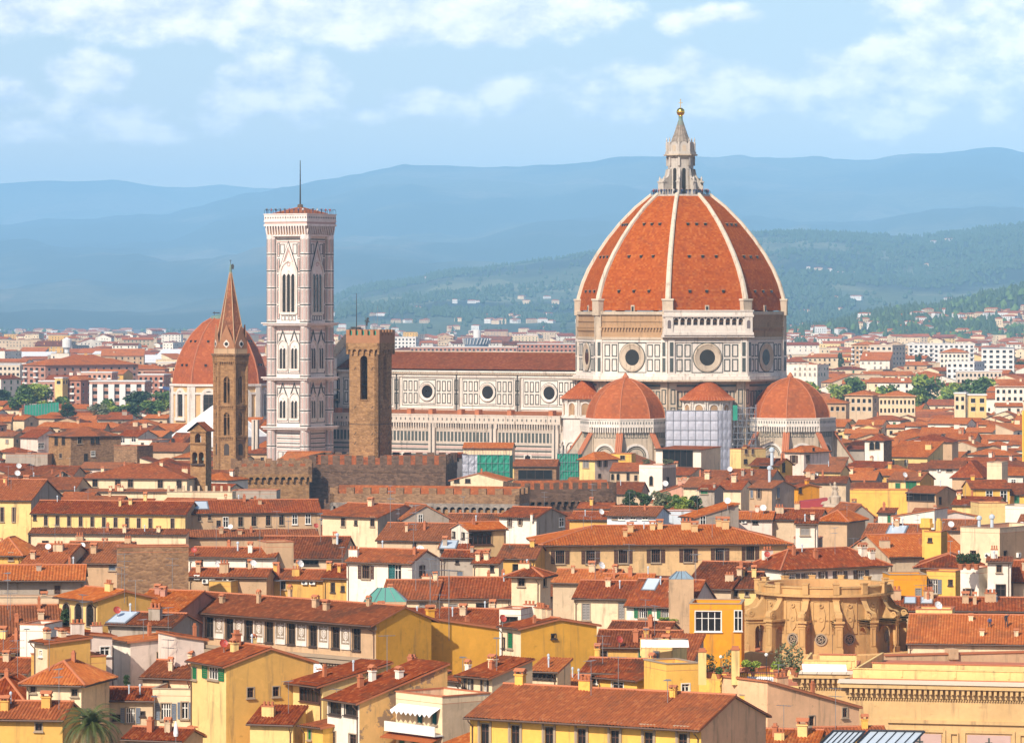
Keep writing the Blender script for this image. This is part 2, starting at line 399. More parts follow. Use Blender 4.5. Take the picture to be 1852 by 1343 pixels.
hill_mat('hill_near', (.014,.030,.008), (.10,.13,.040), (.26,.25,.12), .0019, -.01, 1.6)

def interp(pts, x):
    if x <= pts[0][0]: return pts[0][1]
    for a, b in zip(pts, pts[1:]):
        if x <= b[0]:
            k = (x-a[0])/(b[0]-a[0]); k = k*k*(3-2*k)*.5+k*.5
            return a[1]+(b[1]-a[1])*k
    return pts[-1][1]
class Hill:
    """terrain sheet rising from its foot (row yf at distance Yf) to a crest that follows the photographed skyline"""
    def __init__(s, crest, Yf, Yc, shape, rough, x0=-500, x1=2350):
        s.crest, s.Yf, s.Yc, s.shape, s.rough, s.x0, s.x1 = crest, Yf, Yc, shape, rough, x0, x1
    def crest_z(s, px): return CH-(interp(s.crest, px)-HZ)/F*s.Yc
    def z(s, px, t):
        Y = s.Yf+(s.Yc-s.Yf)*t; X = (px-926)/F*Y
        zc = s.crest_z(px)
        z = zc*(t**s.shape)
        n = noise.fractal(Vector((X/1900, Y/3600, s.rough)), .9, 2.1, 5)
        z += n*s.rough*t*(1-t)*1.6+noise.fractal(Vector((X/380, Y/800, 3)), .9, 2, 4)*s.rough*.06*min(1, t*3)
        return X, Y, max(z, -1.0)
    def build(s, name, mat, nx=220, ny=46):
        mb = MB(); rows = []
        for j in range(ny+3):
            for i in range(nx+1):
                px = s.x0+(s.x1-s.x0)*i/nx
                if j <= ny: mb.v.append(s.z(px, j/ny))
                else:
                    X, Y, z = s.z(px, 1); k = j-ny
                    mb.v.append((X, Y+k*900, z*(1-.5*k)-1))
        for j in range(ny+2):
            for i in range(nx):
                a = j*(nx+1)+i
                mb.f.append((a, a+1, a+nx+2, a+nx+1)); mb.m.append(0); mb.uv.append(None)
        o = mb.build(name, [mat], smooth=True); o['kind'] = 'structure'
        return o
H_FAR = Hill([(-600,352),(-200,340),(0,332),(70,327),(160,328),(210,326),(300,338),(340,339),(400,334),(470,340),(560,345),(700,360),(1000,420)], 29500, 38000, 1.2, 130, -600, 1400)
H_BIG = Hill([(-500,430),(-150,412),(0,405),(60,400),(130,396),(200,392),(250,389),(300,388),(345,380),(400,364),(460,350),(520,338),(570,328),(640,314),(700,302),(740,298),(800,301),(870,304),(940,303),(1010,300),(1060,293),(1110,286),(1160,283),(1230,282),(1290,284),(1350,280),(1420,286),(1500,287),(1570,290),(1620,282),(1680,276),(1740,271),(1790,264),(1820,266),(1860,272),(1950,280),(2350,300)], 11500, 30000, 1.35, 400)
H_MID = Hill([(-500,640),(440,632),(520,585),(600,545),(640,527),(700,514),(760,505),(800,494),(850,490),(930,480),(1000,470),(1060,460),(1150,448),(1250,436),(1330,426),(1400,419),(1440,418),(1520,421),(1600,428),(1660,431),(1720,420),(1790,411),(1852,404),(1950,398),(2350,400)], 7000, 13500, 1.15, 140)
H_NEAR = Hill([(-500,690),(1300,680),(1380,632),(1450,600),(1520,588),(1560,574),(1620,562),(1680,560),(1740,548),(1800,533),(1852,522),(1950,505),(2350,480)], 4900, 6900, 1.2, 45)
H_FAR.build('distant_hills', 'hill_far'); H_BIG.build('mountain_ridge', 'hill_far'); H_MID.build('wooded_hills', 'hill_mid'); H_NEAR.build('near_hills', 'hill_near')

def make_haze():
    mb = MB(); mb.box(-12000, -300, -4, 12000, 41500, 1420)
    o = mb.build('haze', []); o['kind'] = 'stuff'
    m = bpy.data.materials.new('haze_air'); m.use_nodes = True; nt = m.node_tree; nt.nodes.clear()
    v = nt.nodes.new('ShaderNodeVolumePrincipled'); out = nt.nodes.new('ShaderNodeOutputMaterial'); nt.links.new(v.outputs[0], out.inputs['Volume'])
    v.inputs['Color'].default_value = (.33,.65,1.0,1); v.inputs['Density'].default_value = HAZE; v.inputs['Anisotropy'].default_value = -.35
    o.data.materials.append(m); MATS['haze_air'] = m
HAZE = 5.8e-5
make_haze()
# ------------------------------------------------------------------ windows
STY = {  # surround, sash/frame, pane, shutter, shutter mode
 'd': ('stone_trim','wood_brown','glass_dark',None,''), 'b': ('stone_trim','wood_brown','glass_dark','wood_brown','open'),
 'g': ('stone_trim','frame_white','glass_dark','shutter_green','open'), 't': ('stone_trim','shutter_teal','glass_dark','shutter_teal','half'),
 'y': ('stone_trim','frame_white','glass_dark','shutter_dark','open'), 's': ('stone_trim','frame_white','glass_dark','shutter_slate','open'),
 'bc': ('stone_trim','wood_brown','glass_dark','wood_brown','shut'), 'yc': ('stone_trim','wood_brown','glass_dark','shutter_grey','shut'), 'gc': ('stone_trim','wood_brown','glass_dark','shutter_green','shut'),
 'sc': ('stone_trim','wood_brown','glass_dark','shutter_slate','shut'),
 'w': ('frame_white','frame_white','glass_dark',None,'grid'), 'wd': ('wood_brown','wood_brown','glass_dark',None,'grid'), 'l': ('wood_dark','wood_dark','glass_dark',None,'posts'),
 'p': ('stone_trim','wood_brown','glass_dark',None,'pediment'), 'a': ('stone_trim','wood_dark','glass_dark',None,'arch'), 'f': ('marble_white','stone_trim','panel_fresco',None,'fresco'), 'wt': ('wood_dark','frame_white','glass_dark','shutter_teal','half'), 'n':('wood_dark','wood_dark','glass_dark',None,'')}
WMESH = {}
def win_meshes(sty, w, h, rec=0.0):
    key = (sty, round(w, 1), round(h, 1), rec)
    if key in WMESH: return WMESH[key]
    su, sa, pa, sh, mode = STY[sty]
    a, b = w/2, h/2; fr = ((0,0),(1,0),(0,-1)); out = []
    ow = a*.5 if mode in ('open', 'half') else a      # glazed half width; shutters stand either side
    m = MB(); t = .11
    if mode == 'arch':
        m.fbox(fr, -a-t, -a, -b, b-a, 0, .14); m.fbox(fr, a, a+t, -b, b-a, 0, .14); m.ring(fr, 0, b-a, a, a+t, 0, .14, 0, 12, 0, pi); m.fbox(fr, -a-.15, a+.15, -b-.12, -b, 0, .2)
        out.append(('window', m.mesh('window', [su])))
        p = MB(); p.fpoly(fr, [(-a,-b),(a,-b)]+[(a*cos(pi*k/12), b-a+a*sin(pi*k/12)) for k in range(13)], 0, .02); out.append(('pane', p.mesh('pane', [pa])))
        WMESH[key] = out; return out
    if mode == 'fresco':
        m.frame(fr, -a, a, -b, b, .14, 0, .16); m.fbox(fr, -a, a, -b, -b+h*.22, 0, .10)
        out.append(('fresco_panel', m.mesh('fresco_panel', [su])))
        p = MB(); fa, fb = a-.14, b-.14
        p.fbox(fr, -fa, fa, -b+h*.22, fb, 0, .05, 0)
        for r0 in (.62, .3): p.ring(fr, 0, h*.1, fa*r0-.06, fa*r0+.06, .05, .09, 1, 16, 0, 2*pi, .8)
        for k in range(4): p.fbox(fr, -fa*.7+k%2*fa*.9, -fa*.2+k%2*fa*.9, -h*.2+(k//2)*h*.48, -h*.14+(k//2)*h*.48, .05, .09, 1)
        p.fbox(fr, -.05, .05, -h*.22, h*.4, .05, .085, 1)
        out.append(('painting', p.mesh('painting', [pa, su]))); WMESH[key] = out; return out
    m.frame(fr, -ow-t, ow+t, -b-t*.5, b+t, t, 0, .13 if not rec else .06, 0); m.fbox(fr, -ow-.2, ow+.2, -b-.16, -b-.05, 0, .24, 0)
    if mode == 'pediment':
        m.fbox(fr, -a-.3, -a-t, -b-.2, b+.25, 0, .12, 0); m.fbox(fr, a+t, a+.3, -b-.2, b+.25, 0, .12, 0); m.fbox(fr, -a-.3, a+.3, b+.3, b+.62, 0, .1, 0); m.fbox(fr, -a-.42, a+.42, b+.64, b+.80, 0, .34, 0)
    nv = 1 if w < 1.6 else 3
    if mode == 'grid': nv = max(1, round(w/.75)-1)
    if mode == 'posts': nv = max(1, round(w/1.9)-1)
    for k in range(nv):
        x = -ow+2*ow*(k+1)/(nv+1); m.fbox(fr, x-.05, x+.05, -b, b, .02-rec, .09-rec, 1)
    if mode in ('grid', 'open', 'half', 'pediment', ''): m.fbox(fr, -ow, ow, b*.30-.04, b*.30+.04, .02-rec, .08-rec, 1)
    if rec: m.frame(fr, -ow, ow, -b, b, .07, .015-rec, .10-rec, 1)
    out.append(('window', m.mesh('window', [su, sa])))
    p = MB(); p.fbox(fr, -ow, ow, -b, b, -rec, .02-rec); out.append(('pane', p.mesh('pane', [pa])))
    if sh:
        def leaf(x0, x1):
            q = MB(); e0 = -rec*.6 if mode not in ('open',) else 0; q.frame(fr, x0, x1, -b, b, .07, .03+e0, .11+e0, 0)
            k = max(3, int(h/.22))
            for i in range(k):
                z = -b+.07+(h-.14)*i/k; q.fbox(fr, x0+.07, x1-.07, z, z+(h-.14)/k*.72, .04+e0, .09+e0, 0)
            return q.mesh('shutter', [sh])
        if mode == 'open': out += [('shutter', leaf(-a-.05, -ow-t-.02)), ('shutter', leaf(ow+t+.02, a+.05))]
        elif mode == 'half': out += [('shutter', leaf(-ow, -.03))]
        else: out += [('shutter', leaf(-ow, -.02)), ('shutter', leaf(.02, ow))]
    WMESH[key] = out; return out
WONE = {}
def add_window(root, face, w, d, a, z, ww, wh, sty, near=True, rec=0.0):
    ms = win_meshes(sty, max(.4, ww), max(.4, wh), rec)
    loc, rz = {'f': ((a, 0, z), 0), 'r': ((w/2, a, z), pi/2), 'l': ((-w/2, a, z), -pi/2), 'b': ((a, d, z), pi)}[face]
    if near:
        o = link(ms[0][0], ms[0][1], root, loc, rz)
        for n, m in ms[1:]: link(n, m, o)
    else:   # far: frame and pane in one small mesh
        key = (sty, round(max(.4, ww), 1), round(max(.4, wh), 1))
        if key not in WONE:
            mb = MB(); mats = []
            for n, m in ms:
                base = len(mb.v); mb.v += [tuple(v.co) for v in m.vertices]
                for p in m.polygons:
                    mt = m.materials[p.material_index].name
                    if mt not in mats: mats.append(mt)
                    mb.f.append(tuple(base+i for i in p.vertices)); mb.m.append(mats.index(mt)); mb.uv.append(None)
            WONE[key] = mb.mesh('window', mats)
        o = link('window', WONE[key], root, loc, rz)
    return o

# ------------------------------------------------------------------ roof furniture meshes (shared)
def chimney_mesh(kind):
    mb = MB()
    if kind == 0:
        mb.box(-.45,-.35,-1.2,.45,.35,1.0,0); mb.box(-.55,-.45,1.0,.55,.45,1.12,0)
        for x in (-.4,.4):
            for y in (-.3,.3): mb.box(x-.08,y-.08,1.12,x+.08,y+.08,1.4,1)
        mb.face([(-.6,-.5,1.4),(.6,-.5,1.4),(.6,0,1.72),(-.6,0,1.72)],1); mb.face([(.6,.5,1.4),(-.6,.5,1.4),(-.6,0,1.72),(.6,0,1.72)],1)
        mb.face([(.6,-.5,1.4),(.6,.5,1.4),(.6,0,1.72)],1); mb.face([(-.6,.5,1.4),(-.6,-.5,1.4),(-.6,0,1.72)],1)
    elif kind == 1:
        mb.box(-.9,-.4,-1.2,.9,.4,1.3,0); mb.box(-1.,-.5,1.3,1.,.5,1.42,1)
        for x in (-.6,0,.6): mb.lathe([(.16,1.42),(.2,1.9),(.12,1.95)],8,x,0,1)
    elif kind == 2:
        mb.lathe([(.2,-1),(.2,1.6),(.34,1.65),(.34,1.95),(.1,2.15)],10,0,0,2)
    elif kind == 3:
        mb.box(-.3,-.3,-1,.3,.3,1.2,1); mb.box(-.38,-.38,1.2,.38,.38,1.3,1); mb.box(-.2,-.2,1.3,.2,.2,1.6,1)
    return mb
CH_M = {}
def chimney(parent, loc, kind, wallm):
    k = (kind, wallm)
    if k not in CH_M: CH_M[k] = chimney_mesh(kind).mesh('chimney', [wallm, 'terracotta', 'metal_pale'])
    return link('chimney', CH_M[k], parent, loc)
def dish_mesh(mat):
    mb = MB(); mb.tube([(0,0,-.6),(0,0,.5)], .04, 5, 1)
    # bowl facing the camera side and up
    n = 14; c = Vector((0,-.25,.75)); d = Vector((.25,-.85,.42)).normalized(); u = d.cross(Vector((0,0,1))).normalized(); w = d.cross(u)
    prev = None
    for j, (r, q) in enumerate(((.02,-.14),(.25,-.11),(.45,0),(.45,-.03),(.24,-.15),(.02,-.18))):
        ringp = [c+u*(cos(2*pi*k/n)*r)+w*(sin(2*pi*k/n)*r)+d*q for k in range(n)]
        if prev:
            for k in range(n): mb.face([prev[k], prev[(k+1)%n], ringp[(k+1)%n], ringp[k]], 0)
        prev = ringp
    mb.tube([c-d*.1, c+d*.38], .02, 4, 1); mb.sphere(c+d*.38, .06, 6, 1); mb.tube([(0,0,.5), c-d*.15], .035, 5, 1)
    return mb.mesh('satellite_dish', [mat, 'metal_grey'])
DISH = {}
def ant_mesh(h, seed):
    r = random.Random(seed); mb = MB(); mb.tube([(0,0,-1.5),(0,0,h)], .035, 5)
    for z0 in (h-.1, h-1.0)[:1+seed % 2]:
        mb.tube([(-.9,0,z0),(.9,0,z0)], .025, 4)
        for k in range(6): x = -.85+k*.34; l = .5-.05*k; mb.tube([(x,-l,z0+.02),(x,l,z0+.02)], .018, 4)
    return mb.mesh('antenna', ['metal_grey'])
ANT = {}
def ac_mesh():
    mb = MB(); mb.box(-.45,-.42,-.35,.45,-.05,.35,0); fr = ((0,-.42),(1,0),(0,-1))
    mb.ring(fr,-.1,0,.0,.25,0,.02,1,14); mb.ring(fr,-.1,0,.25,.29,0,.03,0,14); mb.box(-.4,-.05,-.4,-.3,.0,-.3,1); mb.box(.3,-.05,-.4,.4,0,-.3,1)
    return mb.mesh('air_conditioner', ['frame_white','metal_dark'])
AC = []
def sky_mesh():
    mb = MB(); mb.box(-.6,-.8,-.05,.6,.8,.10,0); mb.box(-.5,-.7,.10,.5,.7,.13,1); return mb.mesh('skylight', ['metal_grey','metal_pale'])
SKY = []
def pot_plant_mesh(seed, mat, s=.45, tall=1.0):
    r = random.Random(seed); mb = MB(); mb.lathe([(.16,0),(.27,.42),(.30,.42),(.30,.5),(.24,.5)],10,0,0,0)
    leaves(mb, r, (0,0,.5+s*tall*.8), (s,s,s*tall), 240, .085, 1); return mb.mesh('potted_plant', ['terracotta', mat])
def leaves(mb, r, c, rad, n, size, mat=0, hollow=.45):
    for _ in range(n):
        while True:
            p = Vector((r.uniform(-1,1), r.uniform(-1,1), r.uniform(-1,1)))
            if hollow < p.length < 1: break
        q = Vector((c[0]+p.x*rad[0], c[1]+p.y*rad[1], c[2]+p.z*rad[2]))
        d = Vector((r.gauss(0,1), r.gauss(0,1), r.gauss(0,1)+.3)).normalized(); u = d.orthogonal().normalized(); w = d.cross(u); s = size*r.uniform(.6, 1.3)
        mb.face([q-u*s-w*s*.5, q+u*s-w*s*.6, q+u*s*.8+w*s*.6, q-u*s*.7+w*s*.5], mat)

# ------------------------------------------------------------------ houses
WALLNAME = {}
uvk = [0]
def roof_geo(roof, w, d, h, p, o, og):
    """eave-first polygons of every roof slope; also a height function"""
    a = w/2
    if roof in ('g',):
        r = h+p*d/2
        return [[(-a-og,-o,h-p*o),(a+og,-o,h-p*o),(a+og,d/2,r),(-a-og,d/2,r)], [(a+og,d+o,h-p*o),(-a-og,d+o,h-p*o),(-a-og,d/2,r),(a+og,d/2,r)]], [((-a-og,d/2,r),(a+og,d/2,r))], (lambda x, y: h+p*min(y, d-y))
    if roof == 'r':
        r = h+p*a
        return [[(-a-o,d+og,h-p*o),(-a-o,-og,h-p*o),(0,-og,r),(0,d+og,r)], [(a+o,-og,h-p*o),(a+o,d+og,h-p*o),(0,d+og,r),(0,-og,r)]], [((0,-og,r),(0,d+og,r))], (lambda x, y: h+p*min(x+a, a-x))
    if roof == 's':
        return [[(-a-og,-o,h-p*o),(a+og,-o,h-p*o),(a+og,d+.2,h+p*(d+.2)),(-a-og,d+.2,h+p*(d+.2))]], [], (lambda x, y: h+p*y)
    if roof == 'l':
        return [[(-a-o,d+og,h-p*o),(-a-o,-og,h-p*o),(a+.2,-og,h+p*(w+.2)),(a+.2,d+og,h+p*(w+.2))]], [], (lambda x, y: h+p*(x+a))
    if roof == 'k':
        return [[(a+o,-og,h-p*o),(a+o,d+og,h-p*o),(-a-.2,d+og,h+p*(w+.2)),(-a-.2,-og,h+p*(w+.2))]], [], (lambda x, y: h+p*(a-x))
    if roof == 'h':
        A, B, C, D = (-a-o,-o,h-p*o), (a+o,-o,h-p*o), (a+o,d+o,h-p*o), (-a-o,d+o,h-p*o)
        if w >= d:
            r = h+p*d/2; e, f = (-a+d/2,d/2,r), (a-d/2,d/2,r)
            if w-d < .05: f = e
            pl = [[A,B,f,e] if e != f else [A,B,e], [C,D,e,f] if e != f else [C,D,e], [B,C,f], [D,A,e]]
        else:
            r = h+p*a; e, f = (0,a,r), (0,d-a,r)
            pl = [[A,B,e], [C,D,f], [B,C,f,e], [D,A,e,f]]
        return pl, [(A,e),(B,f if w >= d else e),(C,f),(D,e if w >= d else f)]+([(e,f)] if e != f else []), (lambda x, y: h+p*min(y, d-y, x+a, a-x))
    return [], [], (lambda x, y: h)

def hole_wall(mb, fr, L0, L1, top, holes, mat, rec):
    """a rectangular wall in a facet frame with window openings and their reveals"""
    o, t, n = fr; P = lambda a, z, q=0: (o[0]+t[0]*a+n[0]*q, o[1]+t[1]*a+n[1]*q, z)
    xs = sorted({L0, L1}|{v for q in holes for v in q[:2]}); zs = sorted({0, top}|{v for q in holes for v in q[2:]})
    for i in range(len(xs)-1):
        run = None
        for j in range(len(zs)-1):
            cx_, cz_ = (xs[i]+xs[i+1])/2, (zs[j]+zs[j+1])/2
            inside = any(q[0] < cx_ < q[1] and q[2] < cz_ < q[3] for q in holes)
            if not inside: run = (run[0], zs[j+1]) if run else (zs[j], zs[j+1])
            if (inside or j == len(zs)-2) and run: mb.face([P(xs[i],run[0]),P(xs[i+1],run[0]),P(xs[i+1],run[1]),P(xs[i],run[1])], mat); run = None
    for x0, x1, z0, z1 in holes:
        e = -rec-.02
        mb.face([P(x0,z0),P(x0,z0,e),P(x0,z1,e),P(x0,z1)],mat); mb.face([P(x1,z0,e),P(x1,z0),P(x1,z1),P(x1,z1,e)],mat); mb.face([P(x0,z0),P(x1,z0),P(x1,z0,e),P(x0,z0,e)],mat); mb.face([P(x0,z1,e),P(x1,z1,e),P(x1,z1),P(x0,z1)],mat)
def house_meshes(roof, w, d, h, p, o, og, tile, s, wallm, wall2, seed, holes=None, rec=.22):
    wb = MB(); a = w/2
    hz = roof_geo(roof, w, d, h, p, o, og)[2]
    FR = {'f': ((0,0),(1,0),(0,-1)), 'r': ((a,0),(0,1),(1,0)), 'l': ((-a,0),(0,1),(-1,0))}
    def side(pts, m):
        # which facade is this?
        key = None
        if holes:
            if all(abs(q[1]) < 1e-6 for q in pts): key = 'f'
            elif all(abs(q[0]-a) < 1e-6 for q in pts): key = 'r'
            elif all(abs(q[0]+a) < 1e-6 for q in pts): key = 'l'
        if not key or not holes.get(key): wb.face(pts, m); return
        low = min(q[2] for q in pts if q[2] > 0); lo, hi = (-a, a) if key == 'f' else (0, d)
        hs = [q for q in holes[key] if q[3] < low-.02]
        hole_wall(wb, FR[key], lo, hi, low, hs, m, rec)
        up = [q for q in pts if q[2] > low+1e-4]
        if up:
            o, t, n = FR[key]; wb.face([(o[0]+t[0]*lo, o[1]+t[1]*lo, low), (o[0]+t[0]*hi, o[1]+t[1]*hi, low)]+(up if (up[0][0]-pts[1][0])**2+(up[0][1]-pts[1][1])**2 <= (up[-1][0]-pts[1][0])**2+(up[-1][1]-pts[1][1])**2 else up[::-1]), m)
    gap = .06
    if roof == 'g':
        r = h+p*d/2
        side([(-a,0,0),(a,0,0),(a,0,h-gap),(-a,0,h-gap)],0); side([(a,d,0),(-a,d,0),(-a,d,h-gap),(a,d,h-gap)],0)
        side([(a,0,0),(a,d,0),(a,d,h-gap),(a,d/2,r-gap),(a,0,h-gap)],1); side([(-a,d,0),(-a,0,0),(-a,0,h-gap),(-a,d/2,r-gap),(-a,d,h-gap)],1)
    elif roof == 'r':
        r = h+p*a
        side([(-a,0,0),(a,0,0),(a,0,h-gap),(0,0,r-gap),(-a,0,h-gap)],0); side([(a,d,0),(-a,d,0),(-a,d,h-gap),(0,d,r-gap),(a,d,h-gap)],0)
        side([(a,0,0),(a,d,0),(a,d,h-gap),(a,0,h-gap)],1); side([(-a,d,0),(-a,0,0),(-a,0,h-gap),(-a,d,h-gap)],1)
    elif roof == 'f':
        side([(-a,0,0),(a,0,0),(a,0,h),(-a,0,h)],0); side([(a,d,0),(-a,d,0),(-a,d,h),(a,d,h)],0); side([(a,0,0),(a,d,0),(a,d,h),(a,0,h)],1); side([(-a,d,0),(-a,0,0),(-a,0,h),(-a,d,h)],1)
    else:
        c = [(-a,0),(a,0),(a,d),(-a,d)]
        for k in range(4):
            x, y = c[k], c[(k+1) % 4]
            side([(x[0],x[1],0),(y[0],y[1],0),(y[0],y[1],hz(*y)-gap),(x[0],x[1],hz(*x)-gap)], k % 2)
    rb = MB(); pl, caps, _ = roof_geo(roof, w, d, h, p, o, og)
    off = 512*(seed % 997)
    if roof == 'f':   # terrace: floor, parapet and coping
        rb.box(-a,0,h,a,d,h+.05,2)
        for q in ((-a,0,a,.25),(-a,d-.25,a,d),(-a,.25,-a+.25,d-.25),(a-.25,.25,a,d-.25)): rb.box(q[0],q[1],h+.05,q[2],q[3],h+.75,0)
        for q in ((-a-.08,-.08,a+.08,.3),(-a-.08,d-.3,a+.08,d+.08),(-a-.08,.3,-a+.3,d-.3),(a-.3,.3,a+.08,d-.3)): rb.box(q[0],q[1],h+.75,q[2],q[3],h+.87,3)
        return wb, rb, [wallm, wall2], [wallm, tile, 'tile_floor', 'terracotta' if seed % 3 else 'stone_trim'], hz
    for P in pl:
        corr(rb, [(x,y,z+.03) for x, y, z in P], 1, s, .05, off)
        lo = [(x,y,z-.16) for x, y, z in P]; rb.face(list(reversed(lo)), 2)
        for i in range(len(P)):
            b, c = P[i], P[(i+1) % len(P)]
            rb.face([(b[0],b[1],b[2]-.16),(c[0],c[1],c[2]-.16),(c[0],c[1],c[2]+.05),(b[0],b[1],b[2]+.05)], 3 if i else 2)
    for q, r_ in caps:
        if s: rb.tube([Vector(q)+Vector((0,0,.08)), Vector(r_)+Vector((0,0,.08))], .16, 6, 3)
    return wb, rb, [wallm, wall2], [wallm, tile, 'wood_dark', 'terracotta'], hz

class House: pass
NEAR_Y = 700
def house_core(name, label, cat, X, Y, yaw, w, d, h, roof='g', p=.33, col='cr', col2=None, tile='clay_tiles', over=.55, og=.25, wins=(), group='houses of the old town', near=None, z0=0):
    near = Y < NEAR_Y if near is None else near
    uvk[0] += 1; seed = uvk[0]*37 % 997
    s = .36 if Y < 560 else (.44 if Y < 820 else 0)
    wm = 'plaster_'+col; wm2 = 'plaster_'+(col2 or col)
    rec = .22 if near and Y < 820 else 0.0; holes = {}; deep = set()
    if rec:
        for q in wins:
            face, wx, z, ww, wh, sty = q
            if sty in ('f', 'a') or face == 'b': continue
            ww, wh = round(max(.4, ww), 1), round(max(.4, wh), 1); ow = ww/2*(.5 if STY[sty][4] in ('open', 'half') else 1)
            hl = (wx-ow, wx+ow, z-wh/2, z+wh/2); lo, hi = (-w/2, w/2) if face == 'f' else (0, d)
            if hl[0] < lo+.05 or hl[1] > hi-.05 or hl[2] < .05: continue
            lim = h-.1 if not (roof in 'lk' and face != 'f') else h-.1
            if hl[3] > lim or any(not (hl[1] < k[0]-.01 or hl[0] > k[1]+.01 or hl[3] < k[2]-.01 or hl[2] > k[3]+.01) for k in holes.get(face, [])): continue
            holes.setdefault(face, []).append(hl); deep.add(q)
    wb, rb, m1, m2, hz = house_meshes(roof, w, d, h, p, over, og, tile, s, wm, wm2, seed, holes or None, rec)
    root = thing(name, label, cat, (X, Y, z0), R(yaw), group)
    H = House(); H.root = root; H.w, H.d, H.h, H.X, H.Y, H.yaw = w, d, h, X, Y, R(yaw); H.hz = hz; H.near = near; H.wm = wm
    H.wall = wb.build('wall', m1, root); H.roof = rb.build('roof', m2, root)
    for q in wins:
        face, a, z, ww, wh, sty = q
        add_window(root, face, w, d, a, z, ww, wh, sty, near, rec if q in deep else 0.0)
    if near and roof in 'gsh': drains(H, over, og, p)
    FOOT.append((X, Y, R(yaw), w+1, d+1))
    return H

DR = random.Random(8)
def drains(H, o, og, p):
    z = H.h-p*o-.06; m = MB(); y = -o-.06; a = H.w/2+og
    m.tube([(-a,y,z),(a,y,z)], .085, 6); m.build('gutter', ['copper_brown'], H.root)
    for sx in ((-1, 1) if H.w > 14 else (DR.choice((-1, 1)),)):
        x = sx*(H.w/2-.3); q = MB(); q.tube([(x,y,z),(x,y+.05,z-.25),(x,-.1,z-.75),(x,-.1,0)], .065, 6); q.build('downpipe', ['copper_brown'], H.root)
def clutter(H, n):
    """ordinary chimneys, vents and aerials that every roof here carries"""
    for _ in range(n):
        x, y = DR.uniform(-H.w*.42, H.w*.42), DR.uniform(.15, .62)*H.d; P = Vector((x, y, H.hz(x, y))); k = DR.random()
        if k < .58: c_ = chimney(H.roof, P, DR.choice((0,0,0,3,3,1)), H.wm); sc_ = DR.uniform(.5,.9); c_.scale = (sc_, sc_, DR.uniform(.6,1.1))
        elif k < .85:
            q = DR.randint(0, 3)
            if q not in ANT: ANT[q] = ant_mesh(2.6+.7*q, q)
            a_ = link('antenna', ANT[q], H.roof, P); a_.rotation_euler = (0,0,DR.uniform(0,3)); a_.scale = (.9,)*3
        else: chimney(H.roof, P, 2, H.wm).scale = (.45,.45,.6)
def roof_hit(H, px, py):
    """point of the roof seen at a photograph pixel, in house space"""
    c, s = cos(-H.yaw), sin(-H.yaw)
    for k in range(600):
        Y = H.Y-H.w*.6-8+k*.07*max(1, (H.w+H.d)/25)
        P = at(px, py, Y); dx, dy = P.x-H.X, P.y-H.Y
        x, y = dx*c-dy*s, dx*s+dy*c
        if -H.w/2-.5 <= x <= H.w/2+.5 and -.5 <= y <= H.d+.5 and P.z <= H.hz(x, y)+.02: return Vector((x, y, H.hz(x, y)))
    return None

def HS(label, x0, x1, ye, yr, z, col='cr', roof='g', yaw=-20, d=None, wins=(), p=.33, col2=None, tile='clay_tiles', over=.55, name='house', cat='house', ex=(), group='houses of the old town', og=.25):
    """a house from where its front eave runs in the photograph (columns x0-x1, row ye), its ridge row yr and its real eave height z"""
    A = R(yaw); Y = (CH-z)*F/(ye-HZ)
    w = Y*(x1-x0)/F/(cos(A)-sin(A)*(x0+x1-1852)/2/F)
    X = (x0-926)/F*(Y-w/2*sin(A))+w/2*cos(A)
    k = yr-HZ
    if roof in ('g', 'h', 's') and d is None:
        run = max(1.2, (CH-z-k*Y/F)/(p+cos(A)*k/F)); d = run if roof == 's' else 2*run
    elif roof in ('g', 'h', 's') and yr:
        run = d if roof == 's' else min(d, w)/2 if roof == 'h' else d/2
        p = max(.04, (CH-z-k*(Y+run*cos(A))/F)/run)
    elif roof == 'r': p = (ye-yr)*Y/F/(w/2); d = d or 10
    elif roof in 'lk': p = (ye-yr)*Y/F/w; d = d or 8
    d = d or 8
    lw = []
    def conv(px, py, pw, ph, sty):
        t = (px-x0)/(x1-x0)
        if 0 <= t <= 1:
            # intersect the column with the facade line
            kx = (px-926)/F; x = (kx*Y-X)/(cos(A)-kx*sin(A)); Yt = Y+x*sin(A)
            return ('f', x, CH-(py-HZ)*Yt/F, pw*Yt/F/cos(A), ph*Yt/F, sty)
        kx = (px-926)/F; sg = 1 if t > 1 else -1
        bx, by = X+sg*w/2*cos(A), Y+sg*w/2*sin(A)
        y = (kx*by-bx)/(-sin(A)-kx*cos(A)); Yt = by+y*cos(A)
        return ('r' if sg > 0 else 'l', min(max(y, .5), d-.5), CH-(py-HZ)*Yt/F, pw*Yt/F/max(.3, abs(sin(A))), ph*Yt/F, sty)
    for q in wins:
        if q[0] == 'row':
            _, n, xa, xb, ya, yb, pw, ph, sty = q
            for i in range(n):
                t = i/(n-1) if n > 1 else 0
                lw.append(conv(xa+(xb-xa)*t, ya+(yb-ya)*t, pw, ph, sty))
        else: lw.append(conv(*q))
    H = house_core(name, label, cat, X, Y, yaw, w, d, z, roof, p, col, col2, tile, over, og, lw, group)
    H.conv = conv
    COVER.append((Y, x0, x1, min(ye, yr or ye)))
    for q in ex: extra(H, *q)
    if roof != 'f' and Y < 1000: clutter(H, 1+int(w > 9)+int(w > 18)*2+int(Y < 720)) if 'workmen' not in label else None
    return H
